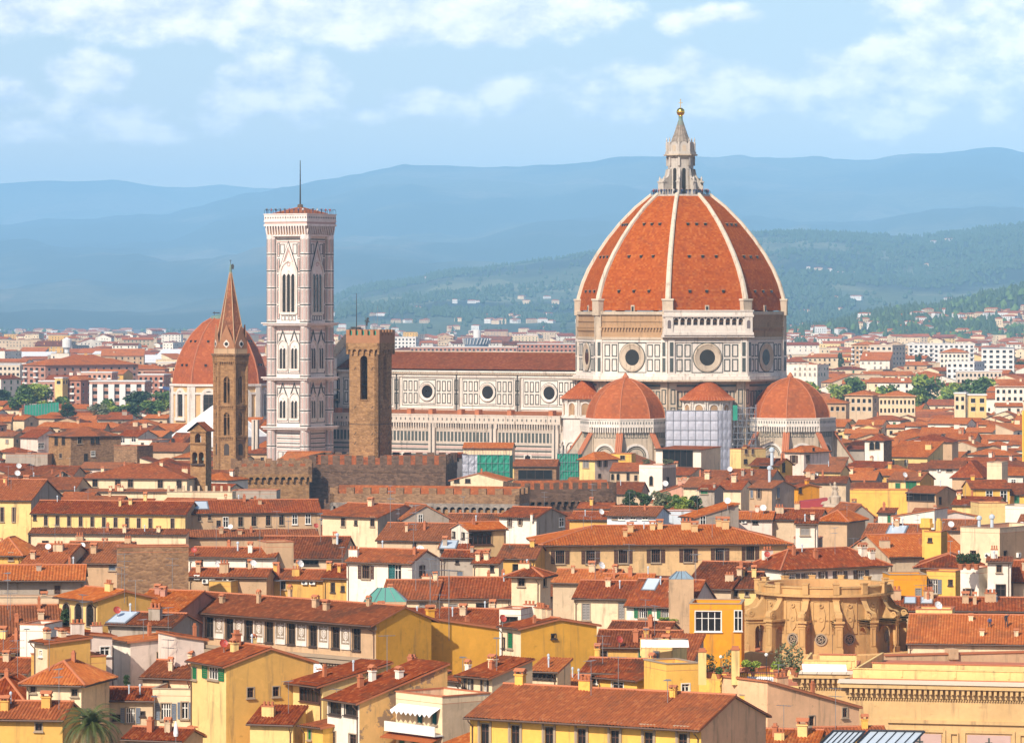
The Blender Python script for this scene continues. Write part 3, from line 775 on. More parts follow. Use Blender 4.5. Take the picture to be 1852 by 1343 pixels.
def extra(H, kind, px, py, v=0, s=1.0):
    if kind == 'ac':
        if not AC: AC.append(ac_mesh())
        f, a, z, _, _, _ = H.conv(px, py, 1, 1, 'd')
        loc, rz = {'f': ((a,0,z),0), 'r': ((H.w/2,a,z),pi/2), 'l': ((-H.w/2,a,z),-pi/2)}[f]
        link('air_conditioner', AC[0], H.root, loc, rz); return
    P = roof_hit(H, px, py)
    if P is None: P = Vector((0, H.d*.4, H.hz(0, H.d*.4)))
    if kind == 'c': o = chimney(H.roof, P, v, H.wm if v != 3 else 'terracotta'); o.scale = (s, s, s)
    elif kind == 'dish':
        m = ('dish_white', 'dish_red')[v]
        if m not in DISH: DISH[m] = dish_mesh(m)
        o = link('satellite_dish', DISH[m], H.roof, P+Vector((0,0,.3))); o.scale = (s*1.05,)*3; o.rotation_euler = (0,0,-H.yaw+random.uniform(-.5,.5))
    elif kind == 'ant':
        k = v % 4
        if k not in ANT: ANT[k] = ant_mesh(2.6+.7*k, k)
        o = link('antenna', ANT[k], H.roof, P); o.scale = (s,)*3; o.rotation_euler = (0,0,random.uniform(0,3))
    elif kind == 'sky':
        if not SKY: SKY.append(sky_mesh())
        o = link('skylight', SKY[0], H.roof, P+Vector((0,0,.12))); e = .3
        o.rotation_euler = (math.atan((H.hz(P.x, P.y+.2)-H.hz(P.x, P.y))/.2), 0, 0); o.scale = (s*1.3, s*1.3, 1)
# ------------------------------------------------------------------ the hand-placed houses, front row first
def near_rows():
    HS('low ochre house beside the palm, small brown window under its tiled eave', -70,113,1297,1268,14,'oc','g',-8, wins=[(70,1314,12,14,'d'),(-20,1318,12,16,'d')], ex=[('c',9,1284,0,.9),('c',84,1278,0,1)])
    HS('long bright yellow house with a row of stone framed windows, broad tiled roof', 850,1268,1302,1247,15,'yl','g',-29, col2='pe',
       wins=[(877,1327,15,38,'p'),(932,1330,15,38,'p'),(993,1333,15,38,'p'),(1052,1336,15,38,'p'),(1112,1339,15,38,'p'),(1173,1342,15,38,'p'),(1235,1345,15,38,'p')], ex=[('c',941,1238,0,1)], over=.9)
    HS('narrow white fronted house with a peeling ochre flank and strip window', 592,650,1264,1196,14,'wh','s',-56, d=11, col2='peel', wins=[(606,1280,22,22,'l'),(635,1282,24,22,'l'),(600,1333,16,24,'d'),(638,1337,14,20,'d'),(731,1278,7,18,'b')], ex=[('c',652,1243,3,.9),('ant',700,1215,2)], over=.6)
    HS('pale yellow house with a four leaf brown window, brown hipped eave and gutter', 530,584,1234,1195,15,'cy','s',-52, d=9, wins=[(561,1251,36,34,'wd'),(669,1220,10,8,'d')], over=1.0)
    HS('tall blank yellow house with green shutters on its narrow front', 345,409,1197,1166,17,'cy','g',-60, d=10.5, col2='oc', wins=[(352,1217,9,22,'gc'),(386,1217,44,22,'g'),(453,1252,11,18,'d'),(499,1250,11,18,'d')], ex=[('c',424,1178,0,.9),('dish',405,1180,1),('c',428,1170,3,1.2)])
    HS('cream house with slate blue shutters below a railed roof terrace', 276,348,1258,1252,12.6,'cr','f',-8, d=8, wins=[(300,1286,36,30,'s'),(334,1284,24,30,'s')])
    HS('beige house with a low tiled lean-to roof right of the palm', 150,276,1263,1243,12.3,'bg','g',-6, wins=[(236,1293,34,28,'s'),(210,1298,16,14,'d'),(258,1290,5,6,'n')], ex=[('c',178,1250,0,.7)])
    HS('cream cottage with a hipped orange roof above the palm', 48,147,1231,1196,15,'cr','h',-14, d=9, wins=[(135,1252,12,14,'d'),(60,1245,9,14,'bc')], tile='orange_clay_tiles', over=.7)
    HS('slim cream tower house with an ochre flank and small shed roof', 62,86,1160,1150,18.5,'cr','s',-58, d=5.2, col2='oc', wins=[(74,1181,6,10,'w')])
    HS('plain ochre wall house behind the hipped cottage, brown grille window', 86,192,1200,1196,16,'oc','f',24, d=6, wins=[(159,1228,12,24,'bc')])
    HS('tall pinkish white house with one square grey window under a small canopy', 203,236,1157,1147,17.4,'wh','s',-58, d=6.4, col2='pk', wins=[(292,1187,15,16,'d')], tile='orange_clay_tiles')
    HS('low pinkish white annex beside the fresco palace, blank and shed roofed', 318,369,1156,1147,18,'pk','k',24, d=6)
    HS('white house with a kitchen window and flower pots, left of the pinkish house', 133,203,1150,1142,18.5,'pk','k',22, d=7, wins=[(190,1177,16,16,'w'),(178,1183,4,8,'n')], ex=[('c',140,1146,1,.8)])
    HS('low house under a wide dark red roof left of the green shuttered house', 258,347,1223,1195,14.1,'cr','g',-20, tile='old_clay_tiles', wins=[(300,1236,8,8,'n')], ex=[('ant',304,1208,1)])
    HS('small hip roofed cottage at the left margin beside the hipped orange roof', -40,38,1259,1224,13,'cr','h',-10, d=9, wins=[(20,1270,8,12,'d')])
    HS('small terrace house with an air conditioner at the left margin', -20,48,1214,1190,14,'bg','g',-16, ex=[('c',12,1196,0,.8)], wins=[(8,1222,10,12,'d')])
    HS('white roof terrace block with dark railing left of the slim tower house', 36,80,1141,1139,18,'wh','f',-14, d=6)
    HS('house with a long red roof at the left margin above the white terrace', -50,30,1176,1149,15,'cy','g',-18, wins=[(34,1181,9,8,'n')], ex=[('c',6,1154,0,.9)])
    HS('house under a wide sagging red roof in front of the grey garden wall', -50,110,1143,1095,15,'bg','g',8, ex=[('c',74,1120,0,.8),('ant',14,1102,3)], tile='old_clay_tiles')
    HS('small yellow house with three arched recesses full of plants', 107,176,1080,1064,19,'cy','g',-52, d=8, col2='oc', tile='orange_clay_tiles', wins=[(121,1110,15,40,'a'),(143,1111,15,40,'a'),(164,1112,15,40,'a')], over=.8, ex=[('ant',225,1068,3)])
    HS('roof with two brick dormers between the stone wall and the fresco palace', 225,320,1106,1068,17,'rb','g',-25, tile='orange_clay_tiles', ex=[('c',286,1074,0,.8),('c',296,1078,0,.8)], wins=[(294,1112,12,10,'w')])
    HS('old red roofed house with a pale blue skylight below the fresco palace', 196,312,1128,1108,17.5,'gr','g',-24, tile='old_clay_tiles', ex=[('dish',212,1118,1),('sky',222,1118,0,1.8),('ant',245,1108,2)])
    # the palace with painted panels
    wn_ = [(341,1128),(379,1131),(415,1134),(450,1137),(487,1140),(527,1143),(566,1147),(607,1150),(645,1154)]
    pn_ = [(361,1129),(397,1132),(433,1136),(469,1139),(508,1142),(546,1145),(586,1148),(626,1152)]
    H = HS('long palace front with tall dark windows between white painted panels', 316,680,1111,1083,17,'tn','g',-44, d=9.5, col2='gd', tile='old_clay_tiles',
       wins=[(x,y+1,13,40,'n') for x, y in wn_]+[(x,y+1,19,42,'f') for x, y in pn_], over=1.1, name='palace', cat='palace', ex=[('c',402,1090,0,.7),('c',590,1103,0,.8)])
    c = MB(); a = H.w/2
    for z0, n0 in ((12.2,.5),(11.7,.9),(16.1,.25)): c.fbox(((0,0),(1,0),(0,-1)), -a-.02, a+n0*.6, z0, z0+.4, 0, n0)
    for k in range(int(H.w/.5)): c.fbox(((0,0),(1,0),(0,-1)), -a+k*.5, -a+k*.5+.25, 11.35, 11.7, 0, .6)
    c.build('cornice', ['stone_trim'], H.root)
    HS('blank golden wall house running right from the fresco palace', 683,907,1140,1100,15.2,'gd','k',27, d=7, over=.2, ex=[('c',700,1103,0,1),('ant',720,1106,3,1.6),('ant',812,1122,2,1.6),('c',842,1122,0,.8)])
    HS('golden house with a blank flank, narrow cream front and green shutter', 907,942,1133,1116,17,'cr','g',-60, d=10.6, col2='gd', wins=[(923,1158,9,28,'gc'),(911,1162,4,18,'n'),(1001,1150,6,8,'n')], ex=[('c',978,1118,1,1),('dish',909,1178,1)])
    HS('wide low roofed house directly behind the blank golden wall', 772,900,1134,1101,14.6,'bg','g',-20, ex=[('ant',795,1120,1),('c',838,1112,0,.9)])
    HS('little white dormer house with a dark strip opening behind the golden houses', 903,942,1112,1107,17.4,'wh','f',-20, d=4, wins=[(921,1120,28,9,'l')], ex=[('c',958,1108,1,.8)])
    HS('beige stuccoed house with cream shuttered doors onto a terrace', 834,890,1220,1189,16,'cr','s',-46, d=6, col2='bg', wins=[(848,1235,16,28,'y'),(877,1237,13,26,'y')], ex=[('c',866,1194,0,.9)], over=.8)
    HS('narrow white house with a tiny window beside an olive tree in a pot', 795,834,1229,1212,15,'wh','s',-46, d=7, wins=[(797,1242,5,12,'n')])
    HS('small tiled cream house squeezed behind the long yellow house', 960,1008,1212,1190,15,'cr','s',-18, d=5, tile='orange_clay_tiles', wins=[('row',5,968,1000,1222,1224,2,6,'n')])
    HS('low orange roof between the small cream house and the blank golden flank', 1008,1052,1242,1221,12.5,'oc','g',-16, tile='orange_clay_tiles')
    H = HS('balcony house with teal glazed doors, white parapet and scalloped awning', 716,800,1268,1262,14.2,'cr','f',-50, d=6.5, col2='bg', wins=[(760,1294,18,26,'t'),(786,1296,18,26,'t'),(727,1338,9,16,'gc'),(752,1338,12,14,'gc'),(784,1340,9,14,'gc')])
    b = MB(); a = H.w/2; fr = ((0,0),(1,0),(0,-1))
    b.fbox(fr,-a-.6,a+.1,10.9,11.05,0,1.1,0); b.fbox(fr,-a-.6,a+.1,11.05,11.95,1.0,1.1,0); b.build('balcony',['frame_white'],H.root)
    b = MB(); b.hexa([(-a+.5,-1.2,13.15),(a-.3,-1.2,13.15),(a-.3,0,13.75),(-a+.5,0,13.75),(-a+.5,-1.2,13.2),(a-.3,-1.2,13.2),(a-.3,0,13.8),(-a+.5,0,13.8)])
    for k in range(9): b.fpoly(((0,-1.2),(1,0),(0,-1)),[(-a+.5+k*(2*a-.8)/9,13.15),(-a+.5+(k+.5)*(2*a-.8)/9,12.8),(-a+.5+(k+1)*(2*a-.8)/9,13.15)],0,.03)
    b.build('awning',['white_cloth'],H.root)
    b = MB(); b.hexa([(-a-.8,-1.5,10.2),(a,-1.5,10.2),(a,0,10.75),(-a-.8,0,10.75),(-a-.8,-1.5,10.3),(a,-1.5,10.3),(a,0,10.85),(-a-.8,0,10.85)]); b.build('canopy',['clay_tiles'],H.root)
    HS('orange roofed house in the bottom margin right of the balcony house', 800,860,1348,1318,11,'tn','s',-45, d=6, tile='orange_clay_tiles')
    HS('yellow house with a narrow tiled porch at the bottom edge', 548,584,1312,1300,11,'yl','s',-50, d=4.5, wins=[(560,1328,6,18,'gc')])
    HS('low yellow annex with a flat roof and white dish at the bottom edge', 470,545,1318,1316,9.5,'cy','f',-14, d=6, wins=[(495,1330,12,10,'w')], ex=[('dish',532,1325,0,1.2)])
    HS('brown lean-to roof between the blank yellow house and the four leaf window', 452,530,1306,1276,11.2,'cy','s',-16)
    HS('low red roof with terracotta chimneys at the bottom edge left of centre', 225,330,1335,1316,9.6,'bg','g',-20, ex=[('c',272,1322,3,1)])
    HS('flat yellow house with a small doorway at the bottom edge near the parasol', 340,470,1328,1322,9,'cy','f',-10, d=7, wins=[(383,1338,8,14,'n'),(430,1336,14,10,'d')], ex=[('c',412,1324,0,.7)])
    # bottom right
    HS('yellow house carrying a planted roof terrace with two square piers', 1264,1332,1229,1224,15,'yl','f',-26, d=9, col2='oc')
    HS('yellow wall house left of the planted terrace with a white framed window', 1205,1264,1212,1208,15.6,'yl','f',22, d=6, wins=[(1240,1243,14,14,'w')])
    HS('yellow recess with slate shutters under a white awning', 1334,1420,1230,1226,14.8,'yl','f',-6, d=6, wins=[(1393,1256,22,25,'s')])
    HS('long blank tan wall house sloping down right of the planted terrace', 1388,1554,1283,1226,12.4,'pe','k',34, d=8, wins=[(1468,1303,10,18,'d'),(1527,1288,8,17,'d')], over=.3)
    HS('small yellow parapet block with stained drain marks beside the tan wall', 1338,1392,1270,1266,13.2,'yl','f',-12, d=5)
    HS('yellow house with two tiled roofs and white blinds, right of the golden flank', 1052,1162,1214,1191,14,'yl','g',-20, wins=[(1078,1228,22,14,'w'),(1104,1228,18,16,'a')], ex=[('ant',1090,1200,1)])
    HS('bright yellow house front below the white terrace, tiled roof and ochre flank', 1082,1152,1225,1206,13.5,'yl','g',-45, d=8, col2='orr', wins=[(1117,1240,20,16,'w')])
    HS('pale yellow roof house with a little blue door and round chimneys', 1160,1216,1173,1168,16,'cy','f',-22, d=5, wins=[(1187,1184,9,14,'sc')], ex=[('c',1205,1170,0,.9),('c',1170,1170,1,.8)])
    HS('low tiled house in the bottom margin right of the tan gable', 1350,1475,1348,1319,10.5,'cy','g',-14, tile='orange_clay_tiles', ex=[('c',1452,1330,0,1.1),('c',1402,1332,3,.9)])
    HS('yellow house behind the glass roofs at the bottom edge', 1478,1600,1324,1316,11.5,'yl','g',8)
    # second rows
    HS('cream house with tall closed grey shutters left of the green shuttered house', 1038,1136,1080,1050,14,'cr','g',-12, wins=[(1060,1106,14,30,'yc'),(1124,1104,10,30,'yc')], ex=[('c',1100,1060,0,.8)])
    HS('white house with green shutters and a flowered balcony, pale gable', 1133,1250,1093,1048,13.6,'wh','g',-24, d=10, col2='pk', wins=[(1163,1108,30,18,'g'),(1204,1109,30,18,'g'),(1234,1112,4,7,'n')], ex=[('sky',1178,1058,0,1.4),('c',1215,1080,0,.8)])
    HS('low dim yellow house with a dark tiled roof below the green shutters', 1078,1226,1168,1140,12,'oc','g',-8, tile='old_clay_tiles', wins=[(1091,1184,14,14,'d'),(1160,1184,10,16,'gc')], ex=[('c',1150,1160,3,1.1),('dish',1120,1190,1),('ant',1184,1150,2)])
    HS('orange yellow house with a wide white framed window left of the rotunda', 1247,1341,1102,1098,16,'orr','f',-6, d=8, col2='orr', wins=[(1281,1123,46,36,'w'),(1335,1122,12,36,'w')])
    HS('yellow back house with small windows and drain pipes behind the white gable', 1303,1372,1062,1034,15,'cy','g',-10, tile='old_clay_tiles', wins=[(1309,1073,9,13,'d'),(1330,1071,9,12,'d'),(1351,1073,6,8,'d')], ex=[('c',1342,1042,0,.8)])
    HS('broad old red roof behind the glass lantern, left of the rotunda', 1238,1322,1062,1016,15,'bg','g',-20, tile='old_clay_tiles', ex=[('c',1320,1050,1,.7),('c',1338,1040,0,.8)])
    HS('square cream tower with a pyramid roof and stained lower wall', 925,977,1038,1025,20,'cr','h',-20, d=4.1, wins=[(943,1051,12,17,'d'),(985,1052,5,16,'d')], over=.8)
    HS('cream house under the long left half of the tiled row, grey shutter', 690,788,1082,1049,14,'cr','g',-6, wins=[(765,1098,13,16,'yc')], ex=[('ant',752,1068,1,1.3),('c',706,1070,0,.7)])
    HS('cream house under the right half of the tiled row beside the tower', 788,924,1080,1044,14.1,'cr','g',-4, wins=[(819,1098,15,13,'yc'),(872,1095,20,8,'n')], ex=[('ant',792,1066,3)])
    HS('white house with a teal screened veranda window and brown shutters', 627,745,1015,993,18,'wh','g',-25, wins=[(662,1034,28,24,'b'),(714,1034,42,26,'wt'),(763,1032,9,20,'b')], ex=[('c',640,1006,1,.8)])
    HS('yellow cottage with a dark window left of the white veranda house', 585,628,1043,1020,15.5,'oc','g',-20, wins=[(602,1062,6,16,'n'),(620,1064,5,8,'n')], ex=[('c',596,1030,0,.8)])
    HS('golden house with air conditioners below its eave, left of the green glass roof', 480,584,1046,1030,15,'oc','g',-16, wins=[(512,1058,9,14,'d'),(602,1060,6,12,'d')], ex=[('ac',552,1052),('ac',566,1052),('dish',458,1066,0,1.2),('c',500,1034,0,.9)])
    HS('tan house with a row of air conditioners below the white gabled house', 341,482,1041,1028,15.6,'tn','g',-10, wins=[(420,1050,7,8,'d')], ex=[('ac',357,1043),('ac',372,1050),('ac',385,1050),('ac',409,1048),('dish',394,1032,0),('dish',458,1030,0)])
    HS('small flat ochre penthouse above the palace with painted panels', 378,418,1060,1058,14.2,'oc','f',-18, d=4)
    HS('white gabled house with a small window and red dish', 341,496,1006,990,17,'wh','g',-10, d=9, wins=[(449,1020,9,18,'w'),(406,1024,14,14,'b'),(362,1018,8,10,'n')], ex=[('dish',352,1006,1),('c',430,996,2,.7),('ant',470,1000,2)])
    HS('blank tan side wall house right of the white gabled house', 482,531,989,986,18.4,'tn','f',16, d=6)
    HS('wide red roof with round marks right of the tan side wall', 464,618,1008,970,15.2,'bg','g',-6, tile='old_clay_tiles', ex=[('c',610,985,2,.9),('ant',580,980,3)], wins=[(560,1016,30,10,'n')])
    HS('dark blank stone wall house in the left old quarter', 212,341,998,994,20,'st','f',6, d=5, col2='gr')
    HS('low roofed house left of the dark stone wall with a white chimney', 100,214,1016,980,16,'tn','g',-12, tile='old_clay_tiles', ex=[('c',170,1000,0,1),('ant',188,990,1),('dish',150,998,0)], wins=[(203,1026,12,10,'sc')])
    HS('low roofed house left of the chimneyed red roof, white lamp on its ridge', 38,112,1020,984,16,'bg','g',-14, ex=[('c',60,1010,0,.8),('dish',88,1000,0)])
    HS('tall red roofed yellow house at the left margin below the yellow palace', -30,38,1000,972,17,'oc','h',-12, d=9, wins=[(20,1006,8,14,'bc')], tile='orange_clay_tiles')
    HS('long grey shaded house with a dark door above a pale garden wall', -60,152,1044,1022,17,'gr','g',4, wins=[(78,1075,11,18,'n'),(104,1068,11,20,'bc')], over=1.2, tile='orange_clay_tiles')
    HS('pale garden wall terrace below the long grey house', -60,106,1090,1086,14.2,'bg','f',2, d=5, ex=[('c',80,1088,0,.9)])
    # middle rows, left
    HS('long yellow palace wing with eleven dark windows in one row', 57,335,928,906,17,'cy','g',-10, col2='tn', wins=[('row',10,83,272,941,946,6,18,'d'),(312,946,6,18,'d'),(63,934,4,11,'n')], name='palace', cat='palace', ex=[('c',236,912,0,.7)])
    HS('long tan palace wing continuing right of the yellow wing', 335,580,926,904,17,'tn','g',9, wins=[(361,937,5,9,'d'),(379,936,5,9,'d'),(395,946,5,9,'n'),(408,944,8,18,'w'),(435,943,8,18,'d'),(459,942,8,18,'d'),(485,941,8,18,'d'),(509,940,8,18,'d'),(533,939,8,17,'w'),(557,938,8,17,'w')], name='palace', cat='palace', ex=[('sky',362,915,0,2),('c',470,912,0,.7)])
    HS('cream lower storey with a lean-to roof below the yellow palace wing', 54,336,964,956,13.9,'cr','s',-10, wins=[(82,984,10,12,'n'),(52,980,6,30,'n'),(150,980,7,12,'n'),(240,984,12,8,'n')], tile='old_clay_tiles', name='palace', cat='palace')
    HS('tan lower storey with a lean-to roof below the tan palace wing', 338,575,969,958,13.2,'tn','s',8, tile='old_clay_tiles', ex=[('dish',418,962,0),('dish',572,960,1),('c',400,965,0,.8)])
    HS('tall yellow palace block at the left margin with two tall windows', -40,56,903,867,19,'cy','g',-10, col2='gr', wins=[(4,930,6,26,'d'),(25,930,7,26,'b')], ex=[('ant',15,880,2),('ant',20,885,0)])
    HS('low red roof tucked behind the yellow palace wing', 104,160,905,889,15,'bg','g',-14)
    HS('narrow dark red roof with a shaded eave above the palace wing', 150,222,903,896,15.4,'tn','g',-8, tile='old_clay_tiles')
    HS('long cream hall with five deep windows and a broad hipped roof', 148,338,864,838,17,'cr','h',-8, wins=[(172,873,9,14,'d'),(213,874,9,14,'d'),(236,874,9,14,'d'),(290,875,9,14,'d'),(324,876,9,14,'d')], name='hall', cat='hall', d=19)
    HS('cream lean-to aisle along the foot of the long hall', 145,310,888,884,14.4,'cr','s',-8, tile='old_clay_tiles', d=2.2)
    H = HS('pale arcade with four arches and stubby merlons beside the bell gable', 302,420,896,892,13.7,'cr','f',-6, d=5, wins=[(313,906,9,13,'a'),(330,906,9,13,'a'),(347,907,9,13,'a'),(364,907,9,13,'a')], name='arcade', cat='arcade')
    mb = MB(); n = 9
    for k in range(n): x = -H.w/2+.3+(H.w-1)*k/(n-1); mb.box(x-.25,.0,14.4,x+.25,.4,15.9)
    mb.build('merlons',['plaster_bg'],H.root)
    HS('pale stained apse block with green arched doors right of the arcade', 420,500,893,890,13.8,'gr','f',-4, d=7, wins=[(438,905,9,9,'a'),(456,904,9,9,'a')])
    HS('low red roofs with a satellite dish above the left palace block', -30,135,884,862,15,'bg','g',-8, tile='old_clay_tiles', ex=[('dish',32,866,0,1.4),('c',48,875,0,1.2)])
    HS('grey gable house left of the long hall', 84,142,868,850,16.2,'gr','r',22, d=9, tile='old_clay_tiles', wins=[(118,856,6,7,'n')])
    HS('low dim red roof behind the grey gable, left of the long hall', 18,132,858,843,15.2,'bg','g',-10, tile='old_clay_tiles', ex=[('dish',34,852,0,1.4)])
    HS('low house with a pale parapet below the brown tower house', 10,86,826,822,14,'gr','f',-10, d=8, ex=[('c',30,822,0,1)])
    HS('square brown stone tower house with an open arched top floor', 88,128,787,771,20,'sw','h',-58, d=15.5, col2='st', wins=[(102,797,6,14,'n'),(115,796,6,14,'n'),(110,824,6,8,'d'),(144,796,7,12,'d'),(167,797,5,9,'n'),(176,795,5,12,'n'),(168,820,6,9,'w'),(155,827,5,13,'n')], name='tower_house', cat='tower')
    HS('low brown brick box block between the tower house and the bell gable', 206,248,811,808,17,'st','f',-33, d=7)
    HS('white gabled house left of the square brown tower house', 37,68,790,776,17,'pk','g',-40, d=10, wins=[(74,806,9,10,'w')])
    HS('white house with a roof loggia right of the brown tower house', 213,250,788,777,17,'wh','g',-34, d=9, wins=[(242,794,8,9,'w'),(222,796,8,8,'w')])
    HS('pale terrace house with a striped balcony left of the bell gable', 250,275,800,797,15.5,'wh','f',-36, d=9, wins=[(258,804,5,7,'d'),(277,803,4,8,'d'),(285,802,4,8,'d')])
    HS('red roofed house with a small square window left of the bell gable', 306,333,800,782,15.5,'rb','g',-30, d=8, wins=[(313,796,5,6,'n')])
    HS('low old roof in front of the white tent roof', 262,330,815,800,14.4,'bg','g',-14, tile='old_clay_tiles')
    # middle
    HS('cream house with a grey rendered gable left of the crenellated walls', 583,683,933,911,18,'cr','g',-34, d=16, col2='gr', wins=[(621,943,7,17,'d'),(644,945,4,7,'n'),(674,943,7,17,'d')], ex=[('c',606,918,0,1)])
    HS('grey rendered gable house with one white framed window', 728,812,936,913,17.6,'gr','r',22, d=10, wins=[(760,938,7,15,'w')], tile='old_clay_tiles')
    HS('dark red roof in front of the crenellated wall corner', 800,898,953,929,15,'bg','g',-12, tile='old_clay_tiles', ex=[('ant',838,936,2)])
    HS('low dark red roofs left of the panoramic window house', 682,816,976,946,15,'bg','g',-14, tile='old_clay_tiles', ex=[('ant',706,955,3,1.4),('ant',752,960,1,1.4)], wins=[(750,984,7,12,'d')])
    HS('white fronted house with a grey flank and red dish, before the long tan house', 903,970,934,917,18,'wh','g',-32, d=10, col2='gr', wins=[(922,943,8,17,'b'),(941,943,8,12,'b'),(1015,944,8,15,'w')], ex=[('c',962,950,0,.5)])
    HS('house with one panoramic window and a bright left gable', 847,915,956,944,19,'tb','g',26, d=6.5, col2='wh', tile='orange_clay_tiles', wins=[(869,973,40,22,'wd'),(821,966,5,9,'n'),(838,968,5,10,'n')])
    HS('grey box house with a whitish skylight below the panoramic window', 795,846,990,984,17,'gr','s',-8, wins=[(806,1000,5,5,'n')], ex=[('sky',812,986,0,1.8)])
    HS('grey rendered low house with a small blue window', 800,868,1006,995,16,'gr','g',-12, wins=[(832,1037,10,9,'sc'),(827,1016,4,5,'n')])
    HS('ochre open loggia house under a dark red roof left of the tower', 900,968,1008,985,15.2,'oc','g',-12, tile='old_clay_tiles', wins=[(944,1026,32,11,'l')])
    HS('small cream house with a chimney left of the ochre loggia', 855,902,1017,1008,15.4,'cr','s',-20, ex=[('c',880,1012,0,.8)], wins=[(890,1028,5,9,'n')])
    HS('long tan yellow house with seven brown shuttered windows', 982,1424,982,950,17,'tb','h',5, wins=[(1013,1007,32,24,'b'),(1068,1007,32,24,'b'),(1127,1006,32,24,'b'),(1186,1005,32,24,'b'),(1245,1004,32,24,'b'),(1302,1003,32,24,'b'),(1357,1000,30,25,'b')], d=19, tile='orange_clay_tiles', over=.9, name='palazzo', cat='palace',
       ex=[('c',1140,962,0,1),('c',1180,958,0,.9),('c',1242,958,1,1),('c',1256,962,0,1.1),('c',1300,952,0,1),('c',1312,956,0,1.2),('c',1415,950,0,1),('ant',1288,972,1)])
    HS('low red roofs between the long tan house and the pyramid roofed tower', 1000,1115,1052,1030,15,'bg','g',-12, tile='orange_clay_tiles', ex=[('dish',1087,1036,0,1.2),('c',1071,1034,0,1)])
    HS('low orange roof in front of the long tan house, right of its centre', 1090,1180,1050,1038,15.2,'cr','g',-8, tile='orange_clay_tiles', ex=[('c',1140,1042,3,1),('ant',1195,1040,3)])
    HS('sky blue walled house with four windows in a row under a dark roof', 1098,1186,932,916,17,'bw','g',-14, tile='old_clay_tiles', wins=[(1112,936,8,5,'sc'),(1124,936,9,6,'w'),(1145,936,9,6,'w'),(1167,936,9,6,'w')], d=12)
    HS('lilac white flank house below the roof garden', 1206,1262,931,926,16.4,'bw','f',12, d=6)
    HS('low red roofed house behind the sky blue walls, aerial on its ridge', 1030,1098,938,925,15,'oc','g',-16, ex=[('dish',1087,936,0,1.2),('ant',1032,925,3,1.2)])
    HS('small house with a yellow wall before the dark crenellated corner', 1045,1106,918,908,15.4,'yl','g',-14)
    HS('stained grey house with a steep sloping roof and tall dark window', 1258,1336,934,911,17,'gr','l',24, d=6, tile='orange_clay_tiles', wins=[(1271,942,9,18,'w')], ex=[('dish',1316,934,0,1.3)])
    HS('low white house with an orange roof and large white dish', 1330,1396,938,925,16,'pk','g',-10, tile='orange_clay_tiles', wins=[(1366,943,8,7,'n')], ex=[('dish',1381,930,0,1.3),('ac',1346,942)])
    HS('hip roofed tan house right of the low white house, chimneys on its ridge', 1480,1532,940,923,17,'tn','h',-24, tile='orange_clay_tiles', d=10)
    HS('low roof between the white dish house and the hipped tan house', 1396,1482,938,920,16,'bg','g',-14, ex=[('c',1410,928,1,.9)])
    HS('large white house with grey shutters and a hipped roof behind the rotunda', 1413,1606,1023,992,16,'wh','h',32, d=9, wins=[(1432,1043,28,12,'y'),(1462,1042,26,12,'y'),(1488,1041,16,16,'y'),(1519,1040,26,16,'y'),(1557,1039,28,17,'y'),(1376,1046,8,14,'b')], ex=[('c',1388,1008,1,.9),('dish',1388,1014,1),('c',1475,1010,3,1),('c',1560,1004,0,1.2),('c',1576,1010,0,1)])
    HS('slim white roof turret with one closed shutter window', 1439,1478,946,937,22,'wh','s',-6, d=4.5, wins=[(1456,961,16,13,'yc')])
    HS('low white dormer block with a dark opening under the roof turret', 1436,1486,982,979,18.6,'gr','f',-6, d=5, wins=[(1464,1003,22,9,'l')])
    HS('ochre yellow house behind the rotunda with a small closed window', 1608,1676,1048,1044,15.2,'orr','f',4, d=6, wins=[(1661,1072,10,16,'yc')])
    HS('bright yellow house with tall white window and slate shutters', 1676,1728,1042,1038,15.6,'yl','f',-24, d=5, wins=[(1687,1060,30,26,'s'),(1719,1053,6,9,'n')])
    HS('hip roofed house above the bright yellow house with a brown ridge', 1664,1762,1022,1002,16.6,'yl','h',-10, d=12, over=1)
    HS('wide red roof sloping toward the large white house behind the rotunda', 1608,1752,1004,966,16,'bg','g',18, ex=[('c',1600,990,1,.9)], tile='orange_clay_tiles')
    HS('white cube house with potted shrubs on its roof', 1737,1770,1036,1033,17,'wh','f',-36, d=5, wins=[(1752,1071,18,14,'b')])
    HS('tall white house with a dark doorway beside the potted shrubs', 1786,1828,1015,1013,19,'wh','s',-8, d=7, wins=[(1807,1028,9,14,'d'),(1810,1068,16,22,'n')], ex=[('ac',1790,1068)])
    HS('large cream block with air conditioners near the right margin', 1737,1808,963,958,21,'cr','f',-36, d=15, col2='tn', wins=[(1760,1002,8,12,'n'),(1818,1002,6,12,'n')], ex=[('ac',1788,1004),('c',1771,962,2,1.2),('c',1794,962,2,1.3),('ac',1840,1003)])
    HS('slim yellow house carrying two tall yellow chimney stacks', 1672,1702,970,967,20,'yl','f',-20, d=4, wins=[(1682,976,5,6,'n')])
    HS('long tiled roof with pale skylights right of the rotunda', 1600,1870,1102,1080,13,'tn','g',-6, wins=[(1764,1109,6,11,'n'),(1630,1112,6,8,'n')], ex=[('sky',1646,1087,0,1.1),('sky',1676,1087,0,1.1),('sky',1793,1084,0,1.1),('c',1618,1084,1,1),('c',1746,1090,0,1),('ant',1666,1090,0)])
    global HMEN
    HMEN = HS('broad tiled roof with two workmen on it at the right margin', 1642,1905,1162,1112,12.4,'cr','g',-8, tile='orange_clay_tiles', ex=[('c',1776,1150,0,.6),('c',1838,1150,0,.6),('c',1756,1122,0,.6)])
    HS('small yellow block with a white dish left of the workmen', 1656,1722,1112,1109,14.4,'cy','f',-10, d=5, ex=[('dish',1696,1110,0,1.2)])
